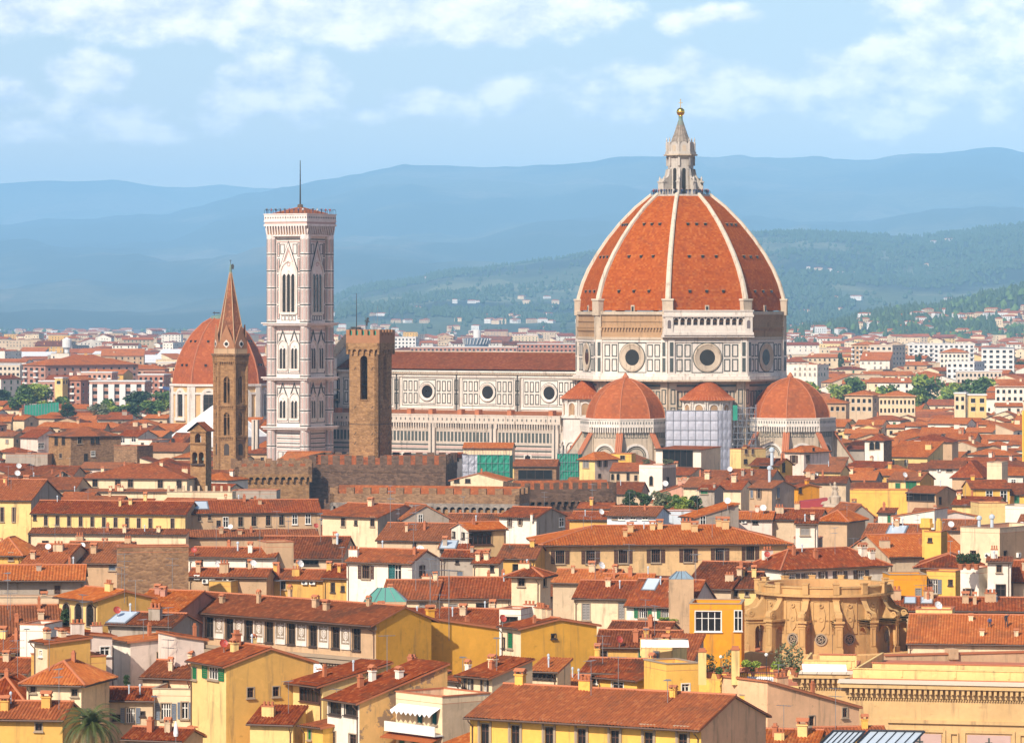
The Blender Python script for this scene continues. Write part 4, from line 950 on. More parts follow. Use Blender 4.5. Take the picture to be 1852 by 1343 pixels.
    HS('house at the right margin with a red roof below the cream block', 1828,1900,1050,1014,16,'bg','g',-12)
    HS('low roof left of the yellow chimney stacks with a blue tarpaulin', 1560,1665,972,948,16,'tn','g',-16, ex=[('sky',1622,960,0,2.2),('c',1545,975,0,1)])
    HS('low red roof with skylights right of the yellow chimney stacks', 1700,1760,958,940,16.4,'bg','g',-14, tile='old_clay_tiles', ex=[('dish',1720,962,0,1.2)])
    HS('grey white gable house with a stained wall near the hipped tan house', 1533,1580,932,912,16,'gr','r',20, d=9, tile='old_clay_tiles', wins=[(1548,940,5,6,'n')])
    HS('small white house with a green door left of the white sloped wall', 1588,1616,927,918,16,'wh','s',-12, d=6, wins=[(1608,938,5,14,'gc')])
    HS('white house under a short orange roof left of the white sloped wall', 1617,1690,933,920,15.6,'wh','l',-24, d=8, tile='orange_clay_tiles')
    HS('white sloped parapet wall house between the orange roof and cream wall', 1690,1763,932,924,15,'pk','r',14, d=8)
    HS('cream garage wall house below the yellow houses at the right', 1771,1822,916,913,15,'cy','f',8, d=7)
    HS('white plastered box house at the right margin', 1818,1875,921,917,15,'wh','f',-20, d=7)
    HS('low roof house with a yellow end wall below the two yellow houses', 1722,1802,912,897,14.6,'cy','g',-20, ex=[('c',1735,902,0,.9)])
    HS('cream yellow house with closed and open green shutters', 1607,1664,867,853,17,'cy','g',-24, d=10, col2='oc', tile='old_clay_tiles', wins=[(1624,879,8,12,'gc'),(1648,877,18,16,'gc')], ex=[('dish',1636,882,0,1.3)])
    HS('dark open loggia house with plants under a dark roof', 1641,1693,890,878,15.4,'tn','g',-35, d=9, tile='old_clay_tiles', wins=[(1665,898,46,14,'l'),(1700,905,4,12,'n')])
    HS('yellow house with two white framed windows near the right margin', 1757,1826,882,867,17,'yl','g',5, wins=[(1789,896,11,18,'w'),(1815,896,11,18,'w')])
    HS('yellow house with one green shutter at the right margin', 1827,1880,893,873,15.6,'yl','g',-12, wins=[(1839,903,8,14,'gc')], tile='old_clay_tiles')
    HS('cream terrace penthouse above the yellow house near the right margin', 1785,1812,842,838,19,'cr','f',-20, d=6)
    HS('long low bright yellow wall house in the right quarter', 1537,1642,892,889,15,'yl','f',-8, d=6)
    HS('low dark red roof behind the long yellow wall', 1545,1612,888,872,14.2,'bg','g',-10, tile='old_clay_tiles')
    HS('hipped tiled roof house with a shaded eave right of the green shutters', 1722,1776,860,833,15.4,'tn','h',-20, d=13)
    HS('white house strip under a long dark roof in the right quarter', 1680,1744,846,832,16,'wh','g',-12, tile='old_clay_tiles', ex=[('ac',1698,850)], wins=[(1717,850,10,5,'d')])
    # in front of the cathedral
    HS('yellow house with three chimneys in front of the tall scaffolding', 1320,1340,817,814,19,'cy','f',-48, d=9, wins=[(1349,816,5,8,'bc'),(1361,816,4,9,'bc'),(1348,834,5,7,'n')], ex=[('c',1345,814,1,.9),('c',1356,814,1,.9)])
    HS('white loggia house with one wide dark opening before the sheeted scaffold', 1186,1268,812,809,18.4,'wh','s',-28, d=12, col2='cr', p=.05, wins=[(1226,828,52,30,'l'),(1229,858,5,8,'n'),(1239,858,5,8,'n')], over=.8)
    HS('square white tower house with one arched window and roof plants', 1156,1198,846,843,17.2,'wh','f',-30, d=7, col2='gr', wins=[(1178,869,6,17,'a'),(1207,868,4,10,'n')])
    HS('pale yellow house with a hipped roof right of the green netting', 1048,1076,829,817,18,'cy','h',-42, d=9, col2='pk', wins=[(1060,838,10,15,'yc'),(1084,837,7,14,'b'),(1095,837,7,14,'b'),(1084,860,4,6,'n')], tile='orange_clay_tiles')
    HS('beige house with small arched windows behind the white tower house', 1104,1157,851,836,15.4,'bg','g',-10, wins=[(1108,862,5,11,'a'),(1118,862,5,12,'a'),(1136,862,5,14,'d'),(1150,864,5,10,'d')])
    HS('low red roof left of the white tower house', 1108,1157,892,871,12.5,'bg','g',-10, tile='old_clay_tiles')
    HS('yellow attic house between the two hipped roofs before the cathedral', 1104,1142,826,822,18,'yl','f',-12, d=6, wins=[(1126,827,8,7,'d')])
    HS('pinkish white house with brown shutters in front of the right apse', 1419,1454,816,806,19,'pk','h',-40, d=11, wins=[(1436,830,13,14,'b'),(1461,830,7,15,'b'),(1471,812,3,4,'n')], tile='orange_clay_tiles')
    HS('yellow house with a deep brown eave and round chimney before the apse', 1358,1410,839,828,18,'yl','g',-30, d=7, tile='old_clay_tiles', wins=[(1386,842,22,8,'l'),(1417,845,5,16,'n')], over=1.0, ex=[('c',1396,846,2,2)])
    HS('grey gabled house in front of the yellow house with deep eave', 1310,1390,870,848,16,'gr','g',-28, d=9, tile='old_clay_tiles', ex=[('dish',1320,858,0,1.3)])
    HS('tall grey house with blue and brown shutters', 1355,1396,881,868,17,'tn','g',-36, d=9, col2='gr', tile='old_clay_tiles', wins=[(1373,892,8,18,'b'),(1407,891,6,19,'sc'),(1360,893,4,14,'sc')], ex=[('c',1338,872,2,1.6)])
    HS('small orange ochre gable house with one slit window', 1430,1443,880,874,16.2,'orr','g',-56, d=6, col2='orr', wins=[(1447,886,4,9,'n')])
    HS('low house with an air conditioner and a silver tank on its roof', 1455,1520,852,840,16.4,'cy','g',-18, d=9, tile='old_clay_tiles', wins=[(1465,858,12,7,'w')], ex=[('ac',1477,858)])
    HS('low dark roof below the silver tank house', 1418,1530,872,860,15.4,'bg','g',-12, tile='old_clay_tiles', ex=[('c',1470,866,0,1)])
    HS('small grey house with a green awning right of the roof garden', 1264,1292,884,876,16,'gr','g',-26, d=5, wins=[(1274,888,12,10,'gc')])
    HS('low cream house with a chimney left of the tall grey house', 1296,1340,884,868,15.6,'cr','g',-20, ex=[('c',1292,868,0,1.2)])
    HS('low old roof in front of the white loggia house', 1236,1300,880,862,15,'cr','g',-20, tile='old_clay_tiles', ex=[('c',1268,850,0,1.2)])
    HS('white tower house with two blind arches in the right quarter', 1564,1598,795,786,19,'wh','h',-24, d=7, col2='st', wins=[(1577,806,8,14,'a'),(1587,805,8,14,'a')])
    HS('grey stained house left of the tower with blind arches', 1532,1563,812,806,15.5,'gr','s',-10, d=7)
    HS('small brown eaved house with dark posts right of the arched tower', 1614,1638,815,806,15,'cy','g',-20, wins=[(1620,822,4,9,'b'),(1629,822,4,9,'b')])
    HS('long pale house with a broad hipped orange roof right of the arched tower', 1640,1722,798,784,17,'tn','h',-14, d=13, wins=[(1659,803,10,12,'w'),(1676,803,10,7,'w')])
near_rows()
# keep-out areas for the rest of the town: the strip that the hand-placed front row already fills
FOOT.append((0, 360, 0, 400, 112)); FOOT.append(((770-926)/F*960, 905, 0, 86, 128)); FOOT.append(((860-926)/F*865, 842, 0, 60, 50)); FOOT.append(((1600-926)/F*500, 468, 0, 42, 90))
def library_terrace():
    Y = 500.0; X = (1650-926)/F*Y
    T = thing('library_terrace', 'flat red paved roof between the rotunda and the library front, edged by low yellow walls', 'roof terrace', (X+3, 503, 0), R(-6))
    m = MB(); m.box(-22,0,0,20,42,7.6); m.build('floor', ['tile_floor'], T)
    for q in ((-22,-.3,7.6,20,.1,8.9),(-16,9,7.6,20,9.4,8.8),(-22,24,7.6,-12,24.4,8.7),(2,20,7.6,20,20.4,9.4)):
        m = MB(); m.box(*q); m.build('low_wall', ['plaster_cy'], T)
    for x, y in ((-9,5),(3,14),(9,4)): m = MB(); m.box(x-.5,y-.4,7.6,x+.5,y+.4,8.6); m.box(x-.6,y-.5,8.6,x+.6,y+.5,8.75); m.build('vent', ['plaster_bg'], T)
library_terrace()
# ------------------------------------------------------------------ the cathedral
YC = 1180.0; KC = YC/F; CROT = R(-31.7)
def zc(py): return CH-(py-HZ)*KC
def octa(r, rot=pi/8): return [(r*cos(rot+k*pi/4), r*sin(rot+k*pi/4)) for k in range(8)]
def facet(k, r, cx=0, cy=0):
    """facet frame of an octagon with corner radius r; k=0 looks along +x, k=6 along -y"""
    a = k*pi/4; ap = r*cos(pi/8); n = (cos(a), sin(a)); return ((cx+n[0]*ap, cy+n[1]*ap), (-n[1], n[0]), n)
def half(r): return r*sin(pi/8)
def arch_pts(a, z0, zs, k=10, point=.0):
    """outline of an arched opening, half width a, sill z0, springing zs; point>0 gives a pointed arch"""
    pts = [(-a, z0), (a, z0)]
    if not point: return pts+[(a*cos(pi*i/k), zs+a*sin(pi*i/k)) for i in range(k+1)]
    r = a*(1+point); c = r-a; e = math.acos(c/r)
    return pts+[(-c+r*cos(e*i/5), zs+r*sin(e*i/5)) for i in range(6)]+[(c-r*cos(e*(5-i)/5), zs+r*sin(e*(5-i)/5)) for i in range(1, 6)]
def inlay(mb, fr, a0, a1, z0, z1, cols, rows, gap=.35, t=.22, n=.07, white=0, green=1):
    """rows of white slabs edged in dark green marble"""
    cw = (a1-a0)/cols; ch = (z1-z0)/rows
    for i in range(cols):
        for j in range(rows):
            x0, x1 = a0+cw*i+gap/2, a0+cw*(i+1)-gap/2; y0, y1 = z0+ch*j+gap/2, z0+ch*(j+1)-gap/2
            mb.frame(fr, x0, x1, y0, y1, t, 0, n, green)
def oculus(parent, fr, ac, z, r, glass, depth=1.0, ringm='marble_old', rg=.72):
    mb = MB(); o, t, n = fr
    prof = ((r,.0,.25),(r*.96,.25,.45),(r*.80,.45,.3),(rg*r,.3,.04))
    P = lambda q, rr, nn: (o[0]+t[0]*(ac+rr*cos(q))+n[0]*nn, o[1]+t[1]*(ac+rr*cos(q))+n[1]*nn, z+rr*sin(q))
    seg = 32; rad = [(r,0),(r,.3),(r*.9,.42),(r*.86,.30),(rg*r,.05)]
    for (ra, na), (rb, nb) in zip(rad, rad[1:]):
        for k in range(seg):
            q0, q1 = 2*pi*k/seg, 2*pi*(k+1)/seg
            mb.face([P(q0,ra,na),P(q1,ra,na),P(q1,rb,nb),P(q0,rb,nb)], 0)
    mb.ring(fr, ac, z, r, r+.22, 0, .14, 1, 32)
    ob = mb.build('oculus_window', [ringm, 'marble_green'], parent)
    g = MB(); g.fpoly(fr, [(ac+rg*r*1.02*cos(2*pi*k/seg), z+rg*r*1.02*sin(2*pi*k/seg)) for k in range(seg)], 0, .045)
    for k in range(4):
        q = pi*k/4
        a, b = (ac-rg*r*cos(q), z-rg*r*sin(q)), (ac+rg*r*cos(q), z+rg*r*sin(q))
    g.build('glass', [glass], ob)
def corbel_row(mb, fr, a0, a1, z0, z1, n0, n1, step, w, mat=0):
    k = max(1, int((a1-a0)/step)); st = (a1-a0)/k
    for i in range(k+1):
        x = a0+i*st; mb.fbox(fr, x-w/2, x+w/2, z0, z1, n0, n1, mat)

plaster('marble_aisle', (.60,.51,.42), .8, (.16,.12,.09), bump=.1)
plaster('lantern_marble', (.50,.45,.39), .8, (.12,.10,.085), bump=.1)
def make_cathedral():
    Xc = (1231-926)/F*YC
    C = thing('cathedral', 'vast domed cathedral of white and green marble with a red tiled octagonal dome', 'cathedral', (Xc, YC, 0), CROT)
    FOOT.append((Xc, YC, CROT, 1, 1)); COVER.append((YC-30, 600, 1500, 690))
    PR = [(29.6,54.8),(29.3,58.6),(28.2,62.4),(26.5,66.4),(24.1,70.6),(21.1,75.0),(17.4,79.6),(12.9,84.2),(8.3,87.9)]
    # dome shell
    mb = MB()
    for k in range(8):
        a0, a1 = pi/8+k*pi/4, pi/8+(k+1)*pi/4; v = 0
        for (r0, z0), (r1, z1) in zip(PR, PR[1:]):
            dv = sqrt((r1-r0)**2+(z1-z0)**2); h0, h1 = half(r0), half(r1)
            mb.face([(r0*cos(a0),r0*sin(a0),z0),(r0*cos(a1),r0*sin(a1),z0),(r1*cos(a1),r1*sin(a1),z1),(r1*cos(a0),r1*sin(a0),z1)], 0,
                    [(-h0+600,v),(h0+600,v),(h1+600,v+dv),(-h1+600,v+dv)]); v += dv
    dome = mb.build('dome', [DOMET], C)
    # small openings in three rows on every facet, each with a stone hood
    hm = MB(); hm.box(-.34,-.45,-.36,.34,.3,.36,1); hm.box(-.46,-.55,.36,.46,.3,.48,0); hmesh = hm.mesh('roof_opening', ['rough_brick','glass_dark'])
    def prz(z):
        for (r0, z0), (r1, z1) in zip(PR, PR[1:]):
            if z <= z1: return r0+(r1-r0)*(z-z0)/(z1-z0), math.atan2(r0-r1, z1-z0)
        return 8.3, 1
    for k in range(8):
        for z, sp in ((60.2,.42),(70.0,.40),(79.2,.36)):
            r, tl = prz(z); fr = facet(k, r); h = half(r)
            for j in (-1, 0, 1):
                o = link('roof_opening', hmesh, dome, (fr[0][0]+fr[1][0]*j*h*sp*1.05, fr[0][1]+fr[1][1]*j*h*sp*1.05, z)); o.rotation_euler = (0, 0, k*pi/4+pi/2)
    # ribs
    for k in range(8):
        a = pi/8+k*pi/4; u = (cos(a), sin(a)); t = (-u[1], u[0]); rb = MB(); last = None
        n = len(PR)
        for i, (r, z) in enumerate(PR):
            w = .78-.26*i/(n-1); h = .8-.2*i/(n-1)
            dr = PR[min(i+1,n-1)][0]-PR[max(i-1,0)][0]; dz = PR[min(i+1,n-1)][1]-PR[max(i-1,0)][1]; L = sqrt(dr*dr+dz*dz); nr, nz = dz/L, -dr/L
            def P(s, q, rr=r, zz=z, nr=nr, nz=nz): x = rr+nr*q; return (u[0]*x+t[0]*s, u[1]*x+t[1]*s, zz+nz*q)
            ring = [P(-w,-.5), P(-w,h*.6), P(-w*.45,h), P(w*.45,h), P(w,h*.6), P(w,-.5)]
            if last:
                for q in range(5): rb.face([last[q+1], last[q], ring[q], ring[q+1]], 0)
            last = ring
        r0 = PR[0][0]
        fr = ((u[0]*r0, u[1]*r0), t, u); rb.fbox(fr,-1.5,1.5,53.4,57.6,-1.2,1.0,1); rb.fbox(fr,-1.7,1.7,57.6,58.1,-1.2,1.2,0)
        rb.build('rib', ['rib_marble','marble_old'], C)
    # brown unfinished band under the dome
    mb = MB(); mb.prism(octa(29.9), 46.6, 53.6, 0, False); mb.prism(octa(30.5), 53.6, 54.5, 1, True, True); mb.prism(octa(30.4), 46.6, 47.3, 1, True)
    mb.prism(octa(30.15), 51.6, 52.0, 0, True, True)
    for k in range(8):
        fr = facet(k, 29.9); h = half(29.9)
        corbel_row(mb, fr, -h+1.5, h-1.5, 49.1, 49.9, 0, .5, .95, .42, 0); mb.fbox(fr, -h+1, h-1, 49.9, 50.15, 0, .55, 0)
        mb.fbox(fr, -h, -h+1.5, 46.6, 53.6, -.2, .55, 1); mb.fbox(fr, h-1.5, h, 46.6, 53.6, -.2, .55, 1)
        mb.fbox(fr, -.6, .6, 54.5, 56.3, -1.5, -.1, 1); mb.fbox(fr, -.34, .34, 54.5, 55.9, -.1, -.05, 2)
    mb.build('drum_band', ['rough_brick','marble_old','glass_dark'], C)
    # finished white loggia over the south-east facet
    fr = facet(7, 29.9); h = half(29.9)+1.0; lg = MB()
    lg.fbox(fr,-h-.6,h+.6,47.9,48.7,0,1.9,0); lg.fbox(fr,-h-.9,h+.9,47.3,47.9,0,1.5,0); lg.fbox(fr,-h-.4,h+.4,48.7,49.9,.0,1.6,0); lg.fbox(fr,-h-.6,h+.6,53.0,53.6,0,2.0,0); lg.fbox(fr,-h-.4,h+.4,53.6,54.6,.9,1.7,0); lg.fbox(fr,-h-.6,h+.6,54.6,54.9,.7,1.9,0)
    lg.fbox(fr,-h-.2,h+.2,49.9,53.0,.02,.1,1)
    nA = 11; step = (2*h-4.2)/nA
    for i in range(nA+1):
        x = -h+2.1+i*step; lg.fbox(fr,x-.22,x+.22,49.9,52.4,.7,1.5,0)
    for i in range(nA):
        x = -h+2.1+(i+.5)*step; a = step/2-.22; n = 8
        for q in range(n):
            t0, t1 = pi*q/n, pi*(q+1)/n; z0 = 51.9
            lg.fpoly(fr, [(x+a*cos(t1), z0+a*sin(t1)), (x+a*cos(t0), z0+a*sin(t0)), (x+a*cos(t0), 53.0), (x+a*cos(t1), 53.0)], .7, 1.5, 0)
        lg.fbox(fr, x-a, x+a, 49.9, 50.7, 1.25, 1.45, 0)
    for s in (-1, 1): lg.fbox(fr, s*(h-.9)-1.15, s*(h-.9)+1.15, 48.7, 53.2, 0, 1.85, 0); lg.fpoly(fr, [(s*(h-.9)+x, z) for x, z in arch_pts(.5, 49.8, 51.6)], 1.85, 1.89, 1)
    lg.build('loggia', ['marble_white','balcony_dark'], C)
    # drum with round windows
    dr = MB(); dr.prism(octa(30.0), 36.2, 46.6, 0, False); dr.prism(octa(31.3), 35.4, 36.3, 0, True, True); dr.prism(octa(31.9), 34.9, 35.4, 2, True, True); dr.prism(octa(30.5), 36.3, 37.2, 0, True)
    for k in range(8):
        fr = facet(k, 30.0); h = half(30.0)
        for s in (-1, 1):
            x0, x1 = sorted((s*h, s*(h-1.9))); dr.fbox(fr, x0, x1, 36.3, 46.6, -.2, .5, 0)
            f2 = ((fr[0][0]+fr[2][0]*.5, fr[0][1]+fr[2][1]*.5), fr[1], fr[2])
            for z0, z1 in ((37.6,41.5),(42.0,45.9)): dr.fbox(f2, x0+.45, x1-.45, z0, z1, 0, .06, 1)
            a0, a1 = sorted((s*(h-2.2), s*4.6))
            inlay(dr, fr, a0, a1, 37.4, 45.6, 2, 2, .55, .3, .08)
        dr.frame(fr, -4.6, 4.6, 37.3, 45.8, .22, 0, .07, 1); dr.fbox(fr, -h+1.9, h-1.9, 45.9, 46.4, 0, .3, 0)
    drum = dr.build('drum', ['marble_white','marble_green','marble_old'], C)
    for k in range(8): oculus(drum, facet(k, 30.0), 0, 41.6, 4.05, 'glass_dark', rg=.56)
    # body below the drum
    bd = MB(); bd.prism(octa(28.6), 0, 34.9, 0, False)
    for k in range(8):
        fr = facet(k, 28.6); h = half(28.6)
        for s in (-1, 1):
            x0, x1 = sorted((s*h, s*(h-2.2))); bd.fbox(fr, x0, x1, 0, 34.9, -.3, .7, 0)
            f2 = ((fr[0][0]+fr[2][0]*.7, fr[0][1]+fr[2][1]*.7), fr[1], fr[2])
            for z0 in (13.5, 18.5, 23.5, 28.5): bd.frame(f2, x0+.4, x1-.4, z0, z0+4.2, .3, 0, .06, 1)
        inlay(bd, fr, -h+2.4, h-2.4, 22.5, 32.5, 9, 2, .5, .3, .08)
        for z in (33.4, 21.6, 19.0, 16.0, 12.5, 9.5): bd.fbox(fr, -h+2.2, h-2.2, z, z+.6, 0, .1, 1)
    bd.build('crossing_wall', ['marble_old','marble_green'], C)
    # lantern
    ln = MB(); ln.prism(octa(8.9), 87.2, 87.9, 0, True, True); ln.prism(octa(8.4), 86.6, 87.2, 0, True, True)
    ln.prism(octa(3.7), 87.9, 98.8, 0, True)
    for k in range(8):
        fr = facet(k, 3.7); ln.fpoly(fr, arch_pts(.52, 88.3, 95.0, point=0), 0, .05, 1)
        a = pi/8+k*pi/4; u = (cos(a), sin(a)); t = (-u[1], u[0]); f2 = ((0,0), u, t)
        ln.fpoly(f2, [(3.2,87.9),(6.5,87.9),(6.5,91.6),(5.9,92.5),(5.2,92.6),(4.6,93.3),(4.2,95.2),(3.2,95.4)], -.42, .42, 0)
        ln.fpoly(f2, [(3.3,96.2),(4.15,96.2),(4.15,98.8),(3.3,98.8)], -.3, .3, 0)
        f3 = ((u[0]*6.2, u[1]*6.2), t, u); ln.fbox(f3, -.6, .6, 91.4, 91.8, -.6, .5, 0); ln.lathe([(.3,91.8),(.34,92.4),(.08,93.2)], 8, u[0]*6.0, u[1]*6.0, 0)
        ln.lathe([(.30,100.2),(.34,102.6),(.14,103.2),(.22,103.6),(.02,104.4)], 8, u[0]*4.0, u[1]*4.0, 0)
        f4 = facet(k, 3.9); ln.fpoly(f4, [(-1.2,100.2),(1.2,100.2),(1.2,102.2),(.6,102.9),(0,103.1),(-.6,102.9),(-1.2,102.2)], -.3, .2, 0); ln.fpoly(f4, arch_pts(.55, 100.4, 101.6), .2, .24, 2)
    ln.prism(octa(4.1), 98.6, 99.1, 0, True, True); ln.prism(octa(4.9), 99.1, 99.5, 2, True, True); ln.prism(octa(4.5), 99.5, 100.2, 0, True, True); ln.prism(octa(3.8), 100.2, 102.6, 0, True)
    lantern = ln.build('lantern', ['lantern_marble','glass_dark','marble_old'], C)
    cn = MB(); cn.lathe([(3.1,102.0),(2.5,103.6),(1.75,105.6),(1.05,107.7),(.55,109.4),(.5,109.9)], 16, 0, 0, 0)
    for k in range(16):
        a = 2*pi*k/16; cn.tube([(3.1*cos(a),3.1*sin(a),102.0),(1.75*cos(a),1.75*sin(a),105.6),(.55*cos(a),.55*sin(a),109.4)], .16, 5, 0, .06)
    cn.lathe([(1.0,107.9),(.62,109.4),(.55,110.1),(.7,110.2),(.4,110.5)], 16, 0, 0, 1); cn.build('lantern_spire', ['stone_grey','copper_roof'], lantern)
    gb = MB(); gb.lathe([(.45,110.3),(.6,110.5),(.35,110.7)], 16, 0, 0, 0); gb.sphere((0,0,111.7), 1.2, 20, 0); gb.build('golden_ball', ['gold'], lantern, smooth=True)
    cr = MB(); cr.box(-.07,-.07,112.8,.07,.07,115.4); cr.box(-.62,-.06,114.2,.62,.06,114.34); cr.build('cross', ['gold'], lantern)
    rl = MB()
    for k in range(40):
        a = 2*pi*k/40; rl.tube([(8.5*cos(a),8.5*sin(a),87.9),(8.5*cos(a),8.5*sin(a),89.0)], .03, 4)
    rl.lathe([(8.47,88.96),(8.53,88.96),(8.53,89.02),(8.47,89.02)], 40, 0, 0, 0); rl.build('railing', ['metal_dark'], lantern)
    # tribunes: half domes with chapels
    for ang, dist in ((-pi/2, 31.5), (0.0, 35.5), (pi/2, 31.5)):
        cx, cy_ = dist*cos(ang), dist*sin(ang)
        tw = MB(); tw.prism([(cx+x, cy_+y) for x, y in octa(12.1)], 0, 21.6, 0, False)
        for k in range(8):
            fr = facet(k, 12.1, cx, cy_); h = half(12.1)
            d = (k*pi/4-ang+pi) % (2*pi)-pi
            if abs(d) > 2.5: continue
            for z in (3, 5.4, 7.8, 10.2): tw.fbox(fr, -h, h, z, z+.55, 0, .07, 1); tw.fbox(fr, -h, h, z+1.1, z+1.4, 0, .07, 3)
            tw.ring(fr, 0, 14.2, 3.0, 3.6, 0, .35, 2, 20, 0, pi); tw.ring(fr, 0, 14.2, 2.2, 2.42, 0, .1, 1, 18, 0, pi); tw.ring(fr, 0, 14.2, 2.7, 2.9, 0, .12, 1, 18, 0, pi)
            for s in (-1, 1): tw.fbox(fr, min(s*3.0, s*3.6), max(s*3.0, s*3.6), 8.5, 14.2, 0, .35, 2); tw.fbox(fr, min(s*(h-.9), s*h), max(s*(h-.9), s*h), 0, 21.6, -.1, .35, 0)
            inlay(tw, fr, -h+1, h-1, 19.2, 21.2, 7, 1, .25, .16, .06)
        T = tw.build('tribune', ['marble_old','marble_green','marble_white','marble_pink'], C)
        for k in range(8):
            d = (k*pi/4-ang+pi) % (2*pi)-pi
            if abs(d) > 2.5: continue
            fr = facet(k, 12.1, cx, cy_)
            w = MB(); pts = arch_pts(1.25, 4.5, 12.6, point=.6); w.fpoly(fr, pts, 0, .06, 1)
            for i in range(2, len(pts)-1): 
                (a0, z0), (a1, z1) = pts[i], pts[i+1]; q = lambda a, z: (a*1.3, 12.6+(z-12.6)*1.25)
                w.fpoly(fr, [(a0,z0),q(a0,z0),q(a1,z1),(a1,z1)][::-1], 0, .4, 0)
            for s in (-1, 1): w.fbox(fr, min(s*1.25,s*1.62), max(s*1.25,s*1.62), 4.5, 12.6, 0, .4, 0)
            w.fbox(fr, -.12, .12, 4.5, 13.4, .06, .3, 0); w.build('tall_window', ['marble_white','glass_dark'], T)
        gl = MB(); P8 = lambda r: [(cx+x, cy_+y) for x, y in octa(r)]
        gl.prism(P8(12.9), 22.3, 22.7, 0, True, True); gl.prism(P8(12.8), 22.7, 24.4, 0, False); gl.prism(P8(13.0), 24.4, 24.7, 0, True, True); gl.prism(P8(12.3), 21.5, 22.3, 1, False)
        for k in range(8):
            fr = facet(k, 12.1, cx, cy_); h = half(12.6); corbel_row(gl, fr, -h, h, 20.9, 22.3, 0, .75, .72, .3, 0)
            f2 = facet(k, 12.8, cx, cy_)
            for i in range(12): x = -h+.4+i*(2*h-.8)/11; gl.fbox(f2, x-.13, x+.13, 23.2, 23.9, 0, .05, 1)
        gl.build('gallery', ['marble_white','marble_green'], T)
        td = MB(); prof = [(11.1,24.4),(10.9,26.3),(10.2,28.4),(9.0,30.5),(7.3,32.4),(5.1,34.1),(2.6,35.3),(.4,35.9)]
        for k in range(8):
            a0, a1 = pi/8+k*pi/4, pi/8+(k+1)*pi/4; v = 0
            for (r0, z0), (r1, z1) in zip(prof, prof[1:]):
                dv = sqrt((r1-r0)**2+(z1-z0)**2)
                td.face([(cx+r0*cos(a0),cy_+r0*sin(a0),z0),(cx+r0*cos(a1),cy_+r0*sin(a1),z0),(cx+r1*cos(a1),cy_+r1*sin(a1),z1),(cx+r1*cos(a0),cy_+r1*sin(a0),z1)], 0,
                        [(-half(r0)+1200,v),(half(r0)+1200,v),(half(r1)+1200,v+dv),(-half(r1)+1200,v+dv)]); v += dv
            a = a0; td.tube([(cx+r*cos(a)*1.005, cy_+r*sin(a)*1.005, z) for r, z in prof], .16, 5, 1)
        td.lathe([(.8,35.7),(.95,36.2),(.6,36.7),(.3,37.2),(.02,37.4)], 10, cx, cy_, 1); td.build('tribune_dome', [TRIBT, 'terracotta'], T)
        for k in range(8):
            a = pi/8+k*pi/4; d = (a-ang+pi) % (2*pi)-pi
            if abs(d) > 2.0: continue
            u = (cos(a), sin(a)); t = (-u[1], u[0]); bt = MB(); f2 = ((cx, cy_), u, t)
            bt.fpoly(f2, [(11.6,0),(20.5,0),(20.5,8.5),(12.2,20.4),(11.6,20.4)], -.75, .75, 0)
            bt.fpoly(f2, [(20.7,8.6),(12.3,20.75),(12.2,20.45),(20.5,8.5)], -.95, .95, 1)
            L = [(20.6-8.4*i/10, 8.75+12.1*i/10) for i in range(11)]
            for i in range(3): bt.tube([(cx+u[0]*r+t[0]*(i-1)*.55, cy_+u[1]*r+t[1]*(i-1)*.55, z) for r, z in (L[0], L[-1])], .2, 5, 1)
            for z in (3, 5.4, 7.4): bt.fbox(((cx+u[0]*20.5, cy_+u[1]*20.5), t, u), -.75, .75, z, z+.5, 0, .05, 2)
            bt.build('buttress', ['marble_old','terracotta','marble_green'], T)
    # blind tribunes on the diagonal facets
    for ang in (-pi/4, -3*pi/4):
        cx, cy_ = 27.6*cos(ang), 27.6*sin(ang); e = MB(); A0, A1 = ang-1.75, ang+1.75
        e.lathe([(7.0,0),(7.0,24.2)], 28, cx, cy_, 0, A0, A1); e.lathe([(7.5,24.2),(7.5,24.9),(6.6,24.9),(6.6,29.3),(7.3,29.3),(7.4,30.0),(7.0,30.0)], 28, cx, cy_, 0, A0, A1)
        for i in range(5):
            a = ang+(-2+i)*.62; n = (cos(a), sin(a)); fr = ((cx+n[0]*6.55, cy_+n[1]*6.55), (-n[1], n[0]), n)
            e.fpoly(fr, arch_pts(1.15, 25.2, 27.4), .06, .12, 1); e.ring(fr, 0, 27.4, 1.15, 1.5, .0, .35, 0, 12, 0, pi)
            for s in (-1, 1): e.fbox(fr, s*1.32-.18, s*1.32+.18, 25.0, 27.4, .0, .4, 0)
        for i in range(6):
            a = ang+(-2.5+i)*.62; n = (cos(a), sin(a))
            for s in (-.27, .27): e.lathe([(.24,24.9),(.2,28.7),(.32,29.3)], 8, cx+n[0]*7.0-n[1]*s*1.2, cy_+n[1]*7.0+n[0]*s*1.2, 0)
        for i in range(5):
            a = ang+(-2+i)*.62; n = (cos(a), sin(a)); fr = ((cx+n[0]*6.95, cy_+n[1]*6.95), (-n[1], n[0]), n)
            e.ring(fr, 0, 15.5, 1.9, 2.4, 0, .35, 0, 16, 0, pi); e.frame(fr, -1.7, 1.7, 7, 13.5, .3, 0, .2, 2); e.fpoly(fr, arch_pts(.5, 13.9, 16), 0, .2, 3)
            for s in (-1, 1): e.fbox(fr, s*2.15-.25, s*2.15+.25, 6, 15.5, 0, .35, 0)
        ex = e.build('exedra', ['marble_white','rough_brick','marble_green','glass_dark'], C)
        c2 = MB(); c2.lathe([(7.9,29.7),(5.2,32.1),(2.5,34.2),(.15,35.6)], 36, cx, cy_, 0, A0-.3, A1+.3, uvs=7.5)
        for i in range(37):
            a = A0-.3+(A1-A0+.6)*i/36; c2.tube([(cx+7.9*cos(a), cy_+7.9*sin(a), 29.75), (cx+.3*cos(a), cy_+.3*sin(a), 35.6)], .12, 4, 1, .04)
